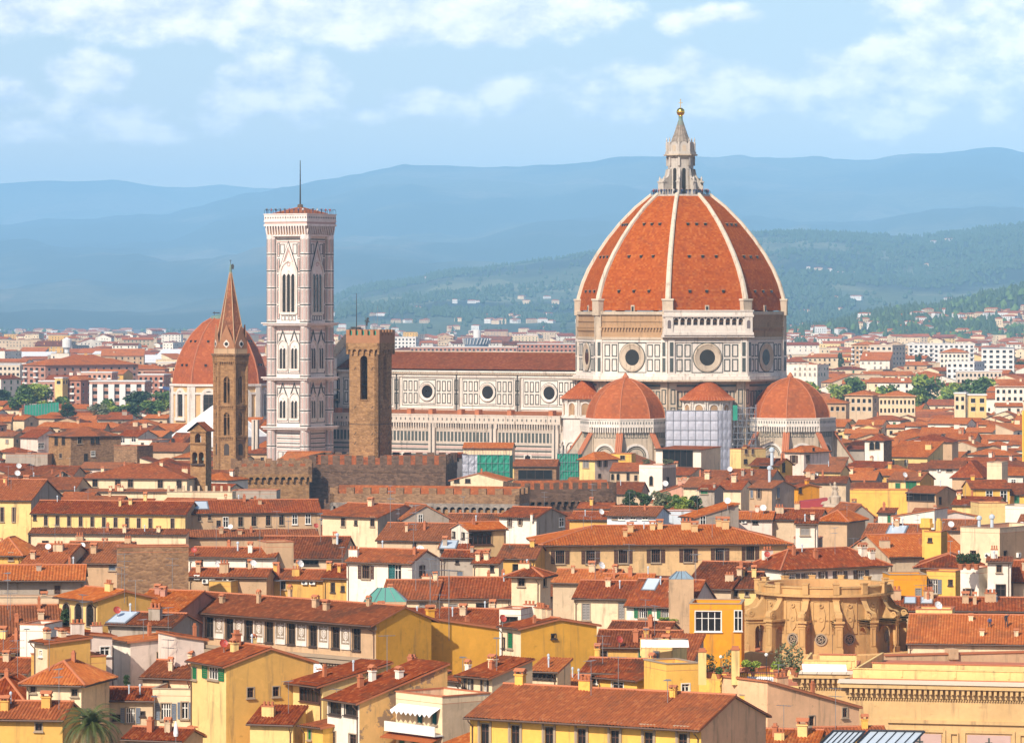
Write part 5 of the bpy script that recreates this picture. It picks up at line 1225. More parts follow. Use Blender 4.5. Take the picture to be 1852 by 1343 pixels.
        c2.build('conical_roof', [TRIBT, 'terracotta'], ex)
    # nave
    x0, x1 = -111.0, -25.0; yc, ya = 11.2, 21.2; zr, ze, zb = 42.6, 37.6, 24.8
    nv = MB(); nv.box(x0, -yc, 0, x1, yc, ze-.4, 0)
    for z0, n, m in ((ze-.9,1.1,0),(ze-1.5,.8,2),(ze-2.3,.35,0),(26.0,.3,0)): nv.box(x0, -yc-n, z0, x1, yc+n, z0+.45, m)
    corbel_row(nv, ((0,-yc),(1,0),(0,-1)), x0, x1, ze-1.45, ze-.95, 0, .95, .8, .34, 2)
    frS = ((0,-yc),(1,0),(0,-1)); B = 21.0; xs = [-37.3-B*i for i in range(4)]
    for i, xm in enumerate(xs):
        for s in (-1, 1):
            a0, a1 = sorted((xm+s*3.1, xm+s*8.6)); inlay(nv, frS, a0, a1, 27.2, 34.4, 3, 2, .5, .28, .08)
        nv.frame(frS, xm-3.0, xm+3.0, 27.3, 34.5, .2, 0, .06, 1); nv.frame(frS, xm-8.9, xm+8.9, 26.8, 34.9, .18, 0, .06, 1)
        for s in (-1, 1):
            xp = xm+s*(B/2); nv.fbox(frS, xp-1.0, xp+1.0, 25, ze-2.3, 0, .45, 0)
            f2 = ((0,-yc-.45),(1,0),(0,-1)); nv.frame(f2, xp-.7, xp+.7, 27.2, 30.6, .3, 0, .06, 1); nv.frame(f2, xp-.7, xp+.7, 31.2, 34.5, .3, 0, .06, 1)
            nv.fbox(f2, xp-.12, xp+.12, 20, ze-.9, 0, .22, 3)
    nav = nv.build('nave', ['marble_white','marble_green','marble_old','metal_dark'], C)
    for xm in xs: oculus(nav, frS, xm, 30.9, 2.75, 'glass_dark', ringm='marble_white', rg=.70)
    rf = MB(); e = 1.0
    for s in (-1, 1):
        q = [(x0, s*(yc+e), ze), (x1+2, s*(yc+e), ze), (x1+2, 0, zr), (x0, 0, zr)]
        if s > 0: q = [q[1], q[0], q[3], q[2]]
        rf.face(q, 0, [(2100,0),(2100+x1-x0,0),(2100+x1-x0,13),(2100,13)])
    rf.box(x0, -.3, zr-.1, x1, .3, zr+.15, 1); rf.face([(x0,-yc-e,ze-.2),(x1,-yc-e,ze-.2),(x1,yc+e,ze-.2),(x0,yc+e,ze-.2)], 1); rf.build('nave_roof', [NAVET,'marble_old'], C)
    # aisle
    al = MB(); al.box(x0, -ya, 0, x1+2, ya, 21.6, 0); frA = ((0,-ya),(1,0),(0,-1)); x1a = x1-2
    al.box(x0, -ya-.95, 22.1, x1a, ya+.95, 24.3, 0); al.box(x0, -ya-1.05, 24.3, x1a, ya+1.05, 24.6, 0)
    corbel_row(al, frA, x0+.3, x1a, 20.7, 22.1, 0, .9, .86, .36, 0); al.box(x0, -ya-.25, 20.0, x1a, ya+.25, 20.5, 0)
    fG = ((0,-ya-.95),(1,0),(0,-1))
    for i in range(int((x1a-x0)/1.6)): x = x0+.8+i*1.6; al.fbox(fG, x-.18, x+.18, 22.9, 23.6, 0, .05, 1)
    for i in range(int((x1a-x0)/1.25)):
        x = x0+.6+i*1.25; al.fbox(frA, x-.40, x+.40, 16.8, 19.6, 0, .09, 4)
        al.fpoly(fG, [(x-.42,21.0),(x+.42,21.0),(x+.42,21.55),(x,22.0),(x-.42,21.55)], -.8, -.6, 4)
    al.frame(frA, x0, x1a, 16.4, 19.95, .3, 0, .12, 0)
    for z, m in ((20.05,1),(15.6,1),(14.9,3),(14.2,1),(13.3,3),(12.6,1),(11.7,3),(10.9,1),(10.0,3),(9.3,1)): al.fbox(frA, x0, x1a, z, z+.42, 0, .1, m)
    for i in range(6):
        xp = -37.3+B/2-B*i-2; al.fbox(frA, xp-1.1, xp+1.1, 0, 22.1, 0, .9, 0); al.fbox(((0,-ya-.9),(1,0),(0,-1)), xp-.14, xp+.14, 9, 22, 0, .2, 2)
    inlay(al, frA, x0, x1a, 2, 9, 46, 1, .6, .3, .1)
    ais = al.build('aisle', ['marble_aisle','marble_green','metal_dark','marble_pink','marble_green'], C)
    for i in range(3):
        xm = -37.3-B*i-1; w = MB(); w.fpoly(frA, arch_pts(.8, 6, 12.2, point=.6), .1, .18, 1)
        w.fpoly(frA, [(xm+a, z) for a, z in [(-1.6,12.0),(1.6,12.0),(0,16.2)]], .1, .3, 0)
        w2 = MB(); w2.fpoly(frA, [(xm+a, z) for a, z in arch_pts(.8, 5, 12.2, point=.6)], .18, .34, 1); w2.frame(frA, xm-1.3, xm+1.3, 4.6, 13.4, .35, 0, .3, 0)
        w2.build('tall_window', ['marble_white','glass_dark'], ais)
    ar = MB()
    ar.face([(x0,-ya,24.2),(x1a,-ya,24.2),(x1a,-yc-.02,25.6),(x0,-yc-.02,25.6)], 0, [(3100,0),(3190,0),(3190,10),(3100,10)])
    r_ = random.Random(5)
    for x in (-31,-45,-56,-62,-72,-79.5,-88,-97,-105): ar.box(x-.7,-ya+.4,24.3,x+.7,-ya+2.4,26.0,1)
    ar.build('aisle_roof', [NAVET,'terracotta'], ais)
    # west front seen end-on, its gable stepping above the nave roof
    fb = MB(); frW = ((x0,0),(0,-1),(-1,0))
    fb.fpoly(frW, [(-ya-1,0),(ya+1,0),(ya+1,27.5),(yc+1.5,30),(yc+1.5,40.6),(0,49.0),(-yc-1.5,40.6),(-yc-1.5,30),(-ya-1,27.5)], -.5, 2.6, 0)
    for i in range(16):
        t = i/15; z = 41.0+t*8.0; y = (yc+1.5)*(1-t)
        for s in (-1, 1): fb.box(x0-2.9, s*y-.22, z, x0+.6, s*y+.22, z+.85, 1)
    for z in (28, 31, 34, 37): fb.box(x0-2.7, -yc-1.6, z, x0+.55, yc+1.6, z+.4, 1)
    fb.build('west_front', ['marble_white','marble_old'], C)
    return C
CATH = make_cathedral()
def cath_pt(x, y, z): c, s = cos(CROT), sin(CROT); o = CATH.location; return Vector((o.x+x*c-y*s, o.y+x*s+y*c, z))

# ------------------------------------------------------------------ the marble bell tower
def make_bell_tower():
    Y = 1204.0; X = (543-926)/F*Y
    T = thing('bell_tower', 'tall square bell tower of pink, white and green marble left of the nave', 'bell tower', (X, Y, 0), CROT)
    FOOT.append((X, Y-8, CROT, 16, 16)); COVER.append((Y, 480, 606, 390))
    K = Y/F; z_ = lambda py: CH-(py-HZ)*K
    hw = 5.9; mb = MB()
    lv = [0, z_(774), z_(685), z_(587), z_(428)]
    mb.box(-hw,-hw,0,hw,hw,lv[4],0)
    frs = [((0,-hw),(1,0),(0,-1)), ((hw,0),(0,1),(1,0)), ((0,hw),(-1,0),(0,1)), ((-hw,0),(0,-1),(-1,0))]
    for sx in (-1, 1):
        for sy in (-1, 1):
            c = [(sx*hw+x, sy*hw+y) for x, y in octa(1.62)]; mb.prism(c, 0, lv[4]+.5, 0, True)
            for k in range(8):
                fr = facet(k, 1.62, sx*hw, sy*hw)
                for l0, l1 in zip(lv, lv[1:]):
                    n = max(2, int((l1-l0)/4.6)); st = (l1-l0-1.2)/n
                    for i in range(n):
                        z0 = l0+.9+i*st; mb.fbox(fr, -.2, .2, z0+.6, z0+st-.6, 0, .05, 2)
                        mb.fbox(fr, -.63, .63, z0-.16, z0+.2, 0, .06, 1); mb.fbox(fr, -.5, -.38, z0+.4, z0+st-.4, 0, .04, 1); mb.fbox(fr, .38, .5, z0+.4, z0+st-.4, 0, .04, 1)
    for i, z in enumerate(lv[1:4]):
        for q, (n, a) in enumerate(((1.95,.5),(2.35,.35))): mb.box(-hw-n,-hw-n,z-.2+q*.5,hw+n,hw+n,z-.2+q*.5+a,0)
    W_ = hw-1.75
    wins_ = []
    for fr in frs:
        # base storey: bands and niches
        for z in (lv[1]-1.6, lv[1]-3.0, lv[1]-4.4, lv[1]-5.6): mb.fbox(fr, -W_, W_, z, z+.32, 0, .07, 1); mb.fbox(fr, -W_, W_, z-.7, z-.45, 0, .06, 2)
        for k in range(4): x = -W_+1.15+k*(2*W_-2.3)/3; mb.frame(fr, x-.85, x+.85, 8, lv[1]-6.6, .18, 0, .1, 1); mb.fbox(fr, x-.5, x+.5, 9, lv[1]-7.4, 0, .06, 3)
        # two storeys with a pair of twin windows
        for l0, l1 in ((lv[1], lv[2]), (lv[2], lv[3])):
            h = h_ = l1-l0; mb.frame(fr, -W_+.12, W_-.12, l0+1.6, l1-2.4, .24, 0, .08, 1); mb.fbox(fr, -.1, .1, l0+1.8, l0+h_*.62, 0, .08, 1)
            for k in range(14): x = -W_+.3+k*(2*W_-.6)/13; mb.fbox(fr, x-.16, x+.16, l1-1.9, l1-1.2, 0, .06, 2)
            for sx in (-1, 1):
                xm = sx*2.05
                for s2 in (-1, 1): mb.fbox(fr, xm+s2*1.55-.12, xm+s2*1.55+.12, l0+3.4, l0+h*.62, 0, .05, 2)
                g0 = l0+h*.66
                for a, b in (((-1.7,g0-.2),(0,g0+4.0)),((1.7,g0-.2),(0,g0+4.0))):
                    dx = .22 if a[0] < 0 else -.22
                    pts = [(xm+a[0],a[1]),(xm+a[0]+dx*2.2,a[1]),(xm+b[0],b[1]-.55),(xm+b[0],b[1])]
                    if a[0] > 0: pts = pts[::-1]
                    mb.fpoly(fr, pts, 0, .22, 1)
                wins_.append((fr, xm, l0+2.6, l0+h*.60, 1.15, 2))
        # tall upper storey
        l0, l1 = lv[3], lv[4]; h = l1-l0
        for k in range(2):
            x = (-1 if k == 0 else 1)*(W_-.55)
            for i in range(5): z0 = l0+1.6+i*(h-3)/5; mb.frame(fr, x-.45, x+.45, z0, z0+(h-3)/5-.5, .2, 0, .07, 1); mb.fbox(fr, x-.2, x+.2, z0+.5, z0+(h-3)/5-1.0, 0, .05, 2)
        mb.fbox(fr, -W_, W_, l1-1.0, l1-.7, 0, .12, 1); mb.fbox(fr, -W_, W_, l1-1.7, l1-1.4, 0, .12, 2)
        g0 = l0+h*.60; 
        for sgn in (-1, 1):
            pts = [(sgn*3.3,g0),(sgn*2.85,g0),(0,g0+7.4),(0,g0+8.6)]
            mb.fpoly(fr, pts if sgn < 0 else pts[::-1], 0, .3, 0); pts = [(sgn*3.45,g0+.2),(sgn*3.28,g0+.2),(0,g0+8.6),(0,g0+9.0)]; mb.fpoly(fr, pts if sgn < 0 else pts[::-1], 0, .32, 1)
            pts = [(sgn*2.6,g0+.6),(sgn*2.3,g0+.6),(0,g0+6.1),(0,g0+6.7)]; mb.fpoly(fr, pts if sgn < 0 else pts[::-1], 0, .14, 2)
        mb.ring(fr, 0, g0+2.2, .4, .62, 0, .16, 2, 14)
        wins_.append((fr, 0, l0+3.2, l0+h*.60, 2.3, 3))
        inlay(mb, fr, -2.6, 2.6, l0+1.1, l0+2.8, 4, 1, .2, .18, .06)
        for sgn in (-1, 1): mb.frame(fr, sgn*2.2-.75, sgn*2.2+.75, l1-5.2, l1-2.2, .2, 0, .07, 1)
    tw = mb.build('tower_shaft', ['marble_rose','marble_green','marble_pink','marble_white'], T)
    for fr, xm, zs, zt, a, n in wins_:
        w = MB()
        pts = arch_pts(a+.35, zs, zt-a*.2, point=.35); w.fpoly(fr, [(xm+q, z) for q, z in pts], 0, .06, 2)
        k = len(pts)
        for i in range(1, k):
            (a0, z0), (a1, z1) = pts[i], pts[(i+1) % k]
            if i == k-1 and abs(a1-a0) > .1: pass
            zq = lambda z: zs+(z-zs)*1.03
            w.fpoly(fr, [(xm+a0,z0),(xm+a0*1.22,zq(z0)),(xm+a1*1.22,zq(z1)),(xm+a1,z1)], 0, .32, 0)
        w.fbox(fr, xm-a-.45, xm-a-.3, zs, zt-a*.2, 0, .32, 0)
        st = 2*a/n
        for i in range(n):
            x = xm-a+st*(i+.5); b = st*.36
            w.fpoly(fr, [(x+q, z) for q, z in arch_pts(b, zs+.5, zt-st*.9, point=.5)], .06, .12, 1)
        for i in range(n+1): x = xm-a+st*i; w.fbox(fr, x-.1, x+.1, zs+.5, zt-st*.8, .06, .3, 0)
        w.fbox(fr, xm-a-.5, xm+a+.5, zs-.2, zs+.45, 0, .4, 0); w.ring(fr, xm, zt+.1, .18, .3, .06, .2, 0, 12)
        w.build('pointed_window', ['marble_white','glass_dark','marble_rose'], tw)
    # crowning cornice on corbels
    cb = MB(); zt = lv[4]; hc = hw+1.15
    cb.box(-hc,-hc,zt,hc,hc,zt+.5,0)
    ze = z_(402)
    for q, fr in enumerate(frs):
        fr2 = ((fr[0][0]*hc/hw, fr[0][1]*hc/hw), fr[1], fr[2])
        n = 15
        for i in range(n):
            x = -hc+.35+(2*hc-.7)*i/(n-1); cb.fpoly((fr2[0], fr2[2], (fr2[1][0], fr2[1][1])) if False else ((fr2[0][0]+fr2[1][0]*x, fr2[0][1]+fr2[1][1]*x), fr2[2], fr2[1]), [(-.2,zt+.5),(.2,zt+.5),(.6,zt+2.6),(.6,zt+3.0),(-.2,zt+3.0)], -.2, .2, 0)
    cb.box(-hc+.2,-hc+.2,zt+.5,hc-.2,hc-.2,zt+3.0,2)
    cb.box(-hc-.6,-hc-.6,zt+3.0,hc+.6,hc+.6,zt+3.6,0); cb.box(-hc-.4,-hc-.4,zt+3.6,hc+.4,hc+.4,zt+4.2,1); cb.box(-hc-.6,-hc-.6,zt+4.2,hc+.6,hc+.6,zt+4.6,0)
    cb.box(-hc-.5,-hc-.5,zt+4.6,hc+.5,hc+.5,zt+6.3,0); cb.box(-hc-.65,-hc-.65,zt+6.3,hc+.65,hc+.65,zt+6.6,0)
    for fr in frs:
        fr2 = ((fr[0][0]*(hc+.5)/hw, fr[0][1]*(hc+.5)/hw), fr[1], fr[2])
        for i in range(17): x = -hc+i*2*hc/16; cb.fbox(fr2, x-.16, x+.16, zt+5.2, zt+5.7, 0, .05, 3)
    cb.build('crowning_cornice', ['marble_rose','marble_pink','rough_brick','marble_green'], T)
    rf = MB(); zr = zt+6.7; a = hc-1.2
    for q in range(4):
        c = [(-a,-a),(a,-a),(a,a),(-a,a)]; p0, p1 = c[q], c[(q+1) % 4]; rf.face([(p0[0],p0[1],zr),(p1[0],p1[1],zr),(0,0,z_(374))], 0, [(0+4100,0),(2*a+4100,0),(a+4100,a)])
        rf.tube([(p0[0],p0[1],zr),(0,0,z_(374))], .12, 5, 1)
    rf.lathe([(.9,z_(376)),(.75,z_(370)),(.2,z_(369))], 10, 0, 0, 2); rf.build('pyramid_roof', [NAVET,'terracotta','bark'], T)
    pl = MB(); pl.tube([(0,0,z_(371)),(0,0,z_(290))], .24, 8, 0, .1); pl.build('mast', ['metal_dark'], T)
    rl = MB(); a = hc+.45
    c = [(-a,-a),(a,-a),(a,a),(-a,a)]
    for q in range(4):
        p0, p1 = Vector((*c[q],zt+6.6)), Vector((*c[(q+1) % 4],zt+6.6)); n = 10
        for i in range(n):
            A, B = p0.lerp(p1, i/n), p0.lerp(p1, (i+1)/n); rl.tube([A, A+Vector((0,0,1.0))], .045, 4)
            rl.tube([A+Vector((0,0,.9)), A.lerp(B,.2)+Vector((0,0,1.25)), A.lerp(B,.5)+Vector((0,0,1.4)), A.lerp(B,.8)+Vector((0,0,1.25)), B+Vector((0,0,.9))], .04, 4)
    rl.build('railing', ['metal_dark'], T)
    return T, zt+6.6, hc
BT, BTZ, BTH = make_bell_tower()
# ------------------------------------------------------------------ crenellated tower and palace
def merlons(mb, fr, a0, a1, z0, z1, n0, n1, step, w, mat=0):
    k = max(1, round((a1-a0-w)/step)); st = (a1-a0-w)/k
    for i in range(k+1): x = a0+i*st; mb.fbox(fr, x, x+w, z0, z1, n0, n1, mat)
def corbel_arches(mb, fr, a0, a1, z0, z1, n0, n1, step, mat=0):
    """a projecting wall head carried on little round arches"""
    k = max(1, round((a1-a0)/step)); st = (a1-a0)/k; r = st*.36
    for i in range(k):
        x = a0+st*(i+.5); n = 8
        for q in range(n):
            t0, t1 = pi*q/n, pi*(q+1)/n
            mb.fpoly(fr, [(x+r*cos(t1), z0+r*sin(t1)), (x+r*cos(t0), z0+r*sin(t0)), (x+r*cos(t0), z1), (x+r*cos(t1), z1)], n0, n1, mat)
        for s in (-1, 1): c0, c1 = sorted((x+s*r, x+s*st/2)); mb.fbox(fr, c0, c1, z0-st*.45, z1, n0, n1, mat)
def box_frames(w, d): return [((0,0),(1,0),(0,-1), w), ((w/2,d/2),(0,1),(1,0), d), ((0,d),(-1,0),(0,1), w), ((-w/2,d/2),(0,-1),(-1,0), d)]
def place(x0, x1, Y, yaw):
    A = R(yaw); w = Y*(x1-x0)/F/(cos(A)-sin(A)*(x0+x1-1852)/2/F); X = (x0-926)/F*(Y-w/2*sin(A))+w/2*cos(A); return X, w, A

def make_stone_tower():
    Y = 1042.0; X, w, A = place(631, 685, Y, -23); w = 8.1; K = Y/F; z_ = lambda py: CH-(py-HZ)*K
    T = thing('stone_tower', 'square brown stone tower with swallow openings and crenellated top before the nave', 'tower', (X, Y, 0), A)
    FOOT.append((X, Y, A, 9, 9)); COVER.append((Y, 627, 712, 600))
    d = w; mb = MB(); zt = z_(632)
    # hollow shaft: four walls with tall arched openings right through
    a = 1.0
    for o, t, n, L in box_frames(w, d):
        fr = (o, t, n); h = L/2; zo0, zo1 = z_(722), z_(650)
        mb.fbox(fr, -h, -a, 0, zt, -1.1, 0, 0); mb.fbox(fr, a, h if n[0] == 0 else h-1.1, 0, zt, -1.1, 0, 0) if n[0] == 0 else mb.fbox(fr, a, h-1.1, 0, zt, -1.1, 0, 0)
        mb.fbox(fr, -a, a, 0, zo0, -1.1, 0, 0); N = 10
        for q in range(N):
            t0, t1 = pi*q/N, pi*(q+1)/N; mb.fpoly(fr, [(a*cos(t1), zo1+a*sin(t1)), (a*cos(t0), zo1+a*sin(t0)), (a*cos(t0), zt), (a*cos(t1), zt)], -1.1, 0, 0)
        mb.fbox(fr, -a-.15, a+.15, zo0-.25, zo0, 0, .2, 0)
        r_ = random.Random(3)
        for z in (z_(665), z_(735), z_(783), z_(800)):
            for s in (-1, 1): mb.fpoly(fr, [(s*2.4-.35,z-.5),(s*2.4-.15,z-.5),(s*2.4+.35,z+.2),(s*2.4+.15,z+.2)], 0, .05, 1)
        mb.fbox(fr, -h, h, z_(767)-.06, z_(767)+.06, 0, .08, 1)
    sh = mb.build('shaft', ['stone_warm','wood_dark'], T)
    bl = MB(); bl.lathe([(.9,z_(712)),(.75,z_(706)),(.5,z_(698)),(.12,z_(697))], 14, 0, d/2, 0); bl.box(-2.6,d/2-.15,z_(696),2.6,d/2+.15,z_(694),1); bl.box(-1.2,d/2-.2,z_(684),1.2,d/2+.2,z_(680),1); bl.build('bell', ['metal_dark','wood_dark'], T)
    hd = MB(); e = .62
    for o, t, n, L in box_frames(w, d):
        fr = (o, t, n); h = L/2+e
        corbel_arches(hd, fr, -h, h, zt-.5, z_(620), 0, e, 1.5, 0)
    hd.box(-w/2-e,-e,z_(620),w/2+e,d+e,z_(606),1)
    for o, t, n, L in box_frames(w+2*e, d+2*e):
        fr = ((o[0], o[1]-e), t, n); h = L/2; merlons(hd, fr, -h if n[0] == 0 else -h+.6, h if n[0] == 0 else h-.6, z_(606), z_(596), -.6, 0, 1.75, .95, 1)
        for i in range(5): x = -h+.5+i*(2*h-1)/4; 
    hd.build('battlement', ['stone_warm','brick_brown'], T)
    nt = MB(); nt.box(-w/2-.1,.1,z_(606),w/2+.1,.14,z_(598),0); nt.box(w/2-.14,.3,z_(606),w/2-.1,d,z_(598),0); nt.box(-w/2+.1,.3,z_(606),-w/2+.14,d,z_(598),0); nt.build('green_netting', ['net_green'], T)
    m = MB(); m.tube([(-2.6,1.2,z_(606)),(-2.6,1.2,z_(530))], .16, 6, 0, .07); m.build('flagpole', ['metal_dark'], T)
    for x, y, t_ in ((2.9,2.0,553),(1.3,3.4,573)):
        m = MB(); m.tube([(x,y,z_(606)),(x,y,z_(t_))], .07, 5, 0, .04); m.build('lightning_rod', ['metal_grey'], T)
    m = MB(); m.tube([(-.6,2.6,z_(606)),(-.6,2.6,z_(572))], .06, 5, 0)
    # weather vane in the shape of a rearing lion
    fr = ((-.6,2.6),(1,0),(0,-1)); zz = z_(589)
    m.fpoly(fr, [(.05,zz),(.45,zz-.1),(.42,zz+.5),(.62,zz+1.0),(.95,zz+.9),(1.05,zz+1.1),(.68,zz+1.3),(.62,zz+1.6),(.9,zz+1.75),(.72,zz+2.05),(.35,zz+2.1),(.18,zz+1.7),(.2,zz+1.2),(-.25,zz+1.5),(-.4,zz+1.35),(.0,zz+.9),(.12,zz+.5)], -.06, .06, 0)
    m.build('weather_vane', ['metal_dark'], T)
make_stone_tower()

def crenel_block(label, x0, x1, ytop, z, yaw, d, wallm, merl, wm=1.15, step=2.25, arches=True, roofz=None, mh=1.5, name='crenellated_palace'):
    Y = (CH-z)*F/(ytop-HZ); X, w, A = place(x0, x1, Y, yaw)
    T = thing(name, label, 'palace', (X, Y, 0), A); FOOT.append((X, Y, A, w+1, d+1)); COVER.append((Y, x0, x1, ytop-10))
    mb = MB(); mb.box(-w/2,0,0,w/2,d,z-3.2 if arches else z-1.9,0); e = .7 if arches else .12; hd = MB()
    for o, t, n, L in box_frames(w, d):
        fr = (o, t, n); h = L/2+(e if n[0] == 0 else e)
        if arches:
            corbel_arches(hd, fr, -h, h, z-3.2, z-1.9, 0, e, 1.55, 0)
        hd.fbox(fr, -h, h if n[0] == 0 else h, z-1.9, z, -.25 if n[0] == 0 else -.249, e if n[0] == 0 else e-.002, 1)
        merlons(hd, fr, -h+.01, h-.01, z, z+mh, -.1 if n[0] == 0 else -.098, e-.02, step, wm, 1)
    mb.build('wall', [wallm], T); hd.build('battlement', [merl[0], merl[1]], T)
    rf = MB(); rz = roofz or z+.9; off = 512*17
    corr(rf, [(-w/2,.6,z-1.2),(w/2,.6,z-1.2),(w/2,d/2,rz),(-w/2,d/2,rz)], 0, 0, .05, off); corr(rf, [(w/2,d-.6,z-1.2),(-w/2,d-.6,z-1.2),(-w/2,d/2,rz),(w/2,d/2,rz)], 0, 0, .05, off)
    for s in (-1, 1):
        q = [(s*w/2,.6,z-1.2),(s*w/2,d-.6,z-1.2),(s*w/2,d/2,rz)]; rf.face(q if s > 0 else q[::-1], 1)
    rf.build('roof', [TILE, 'plaster_tn'], T); return T, w, d, z
crenel_block('long dark crenellated palace wall with orange roof showing between its merlons', 560,806,840,16.2,-6,24,'stone_dark',('stone_dark','stone_dark'), arches=False, roofz=18.2, step=3.1, wm=1.8, mh=2.3)
crenel_block('lighter crenellated wall on little arches left of the dark palace wall', 430,559,843,16,8,14,'stone_warm',('stone_warm','stone_brown'), roofz=16.4, step=2.9, wm=1.6)
crenel_block('lower crenellated palace front carried on a row of little arches', 604,935,893,15.8,-12,9,'stone_warm',('stone_grey','stone_brown'), roofz=17.4, step=3.6, wm=1.7, mh=1.3)
crenel_block('dark crenellated flank running away at the palace corner', 937,1108,884,15.4,16,9,'stone_dark',('stone_dark','stone_dark'), roofz=17.2, step=2.15, wm=1.1, mh=1.4)

# ------------------------------------------------------------------ hexagonal abbey spire
def make_spire():
    Y = 1065.0; X = (417-926)/F*Y; K = Y/F; z_ = lambda py: CH-(py-HZ)*K
    T = thing('abbey_tower', 'slender hexagonal brown stone bell tower with a pointed tiled spire', 'bell tower', (X, Y, 0), R(-12)); FOOT.append((X, Y-5, 0, 11, 11)); COVER.append((Y, 388, 447, 490))
    rr = 4.28; hexa = lambda r: [(r*cos(k*pi/3), r*sin(k*pi/3)) for k in range(6)]
    def hf(k, r): a = (k+.5)*pi/3; ap = r*cos(pi/6); n = (cos(a), sin(a)); return ((n[0]*ap, n[1]*ap), (-n[1], n[0]), n)
    mb = MB(); t = .8; lv = [0, z_(789), z_(733), z_(655)]; op = [None, (z_(786), z_(752)), (z_(728), z_(688)), None]
    for k in range(6):
        fr = hf(k, rr); h = rr/2
        for s in (-1, 1): mb.prism([(rr*cos(k*pi/3)+x, rr*sin(k*pi/3)+y) for x, y in [(.42*cos(q*pi/3+.5), .42*sin(q*pi/3+.5)) for q in range(6)]], 0, lv[3], 0, True) if s > 0 else None
        mb.fbox(fr, -h, h, 0, lv[1], -t, 0, 0)
        for z0, z1, a, zo in ((lv[1], lv[2], .78, op[1]), (lv[2], lv[3], .82, op[2])):
            mb.fbox(fr, -h, -a, z0, z1, -t, 0, 0); mb.fbox(fr, a, h, z0, z1, -t, 0, 0); mb.fbox(fr, -a, a, z0, zo[0], -t, 0, 0); N = 8
            for q in range(N):
                t0, t1 = pi*q/N, pi*(q+1)/N; mb.fpoly(fr, [(a*cos(t1), zo[1]+a*1.3*sin(t1)), (a*cos(t0), zo[1]+a*1.3*sin(t0)), (a*cos(t0), z1), (a*cos(t1), z1)], -t, 0, 0)
            mb.fbox(fr, -.1, .1, zo[0], zo[1]+.4, -.5, -.3, 0); mb.ring(fr, 0, zo[1]+.5, .2, .34, -.5, -.3, 0, 10)
            mb.fbox(fr, -a, a, zo[0]+(zo[1]-zo[0])*.95, zo[0]+(zo[1]-zo[0])*.95+.12, -.5, -.3, 0)
        mb.fpoly(fr, arch_pts(.7, z_(822), z_(806)), 0, .05, 1)
        for z in (lv[1], lv[2]): corbel_row(mb, fr, -h+.2, h-.2, z-.7, z-.1, 0, .3, .5, .2, 0); mb.fbox(fr, -h-.2, h+.2, z-.1, z+.25, 0, .35, 0)
    mb.prism(hexa(rr-.7), lv[1]-.6, lv[1]-.3, 0, True); 
    mb.build('shaft', ['stone_warm','wood_dark'], T)
    hd = MB()
    for k in range(6):
        fr = hf(k, rr); h = (rr+.5)/2; corbel_arches(hd, fr, -h, h, lv[3], lv[3]+.7, 0, .5, .62, 0); hd.fbox(fr, -h, h, lv[3]+.7, lv[3]+1.5, -.4, .55, 0)
        corbel_row(hd, fr, -h, h, lv[3]+1.5, lv[3]+1.9, 0, .7, .4, .2, 0)
    hd.prism(hexa(rr+1.0), lv[3]+1.9, lv[3]+2.3, 1, True, True); hd.prism(hexa(rr+.2), lv[3]+2.3, z_(628), 2, True)
    hd.build('belfry_head', ['stone_warm','stone_brown','plaster_tn'], T)
    zs = z_(630)
    for k in range(6):
        fr = hf(k, rr+.2); g = MB(); h = (rr+.2)/2
        g.fpoly(fr, [(-h+.1,zs),(h-.1,zs),(h-.1,zs+1.1),(0,zs+6.2),(-h+.1,zs+1.1)], -.25, .05, 0)
        g.fpoly(fr, [(-.75,zs+.9),(0,zs+.15),(.75,zs+.9),(.75,zs+1.5),(0,zs+2.3),(-.75,zs+1.5)], .05, .12, 1); g.ring(fr, 0, zs+1.2, .0, .5, .12, .16, 2, 12)
        g.build('gable', ['brick_brown','marble_white','glass_dark'], T)
    sp = MB(); zt = z_(492)
    for k in range(6):
        r0, r1 = rr-.15, .28; a0, a1 = k*pi/3, (k+1)*pi/3
        P = [(r0*cos(a0),r0*sin(a0),zs),(r0*cos(a1),r0*sin(a1),zs),(r1*cos(a1),r1*sin(a1),zt),(r1*cos(a0),r1*sin(a0),zt)]; corr(sp, P, 0, 0, .05, 512*31)
        sp.tube([P[0], P[3]], .16, 5, 1, .09)
    sp.lathe([(.34,zt-.4),(.3,zt+1.2),(.12,zt+2.2)], 8, 0, 0, 2); sp.build('spire', [SPIRET,'plaster_tn','copper_roof'], T)
    v = MB(); v.tube([(0,0,zt+2),(0,0,z_(470))], .07, 5); v.box(-.3,-.04,z_(471)-.04,.3,.04,z_(471)+.06)
    v.fpoly(((0,0),(1,0),(0,-1)), [(.1,z_(486)),(.8,z_(487)),(.95,z_(481)),(.7,z_(477)),(.35,z_(478)),(.1,z_(480))], -.08, .08, 0); v.build('weather_vane', ['metal_dark'], T)
make_spire()

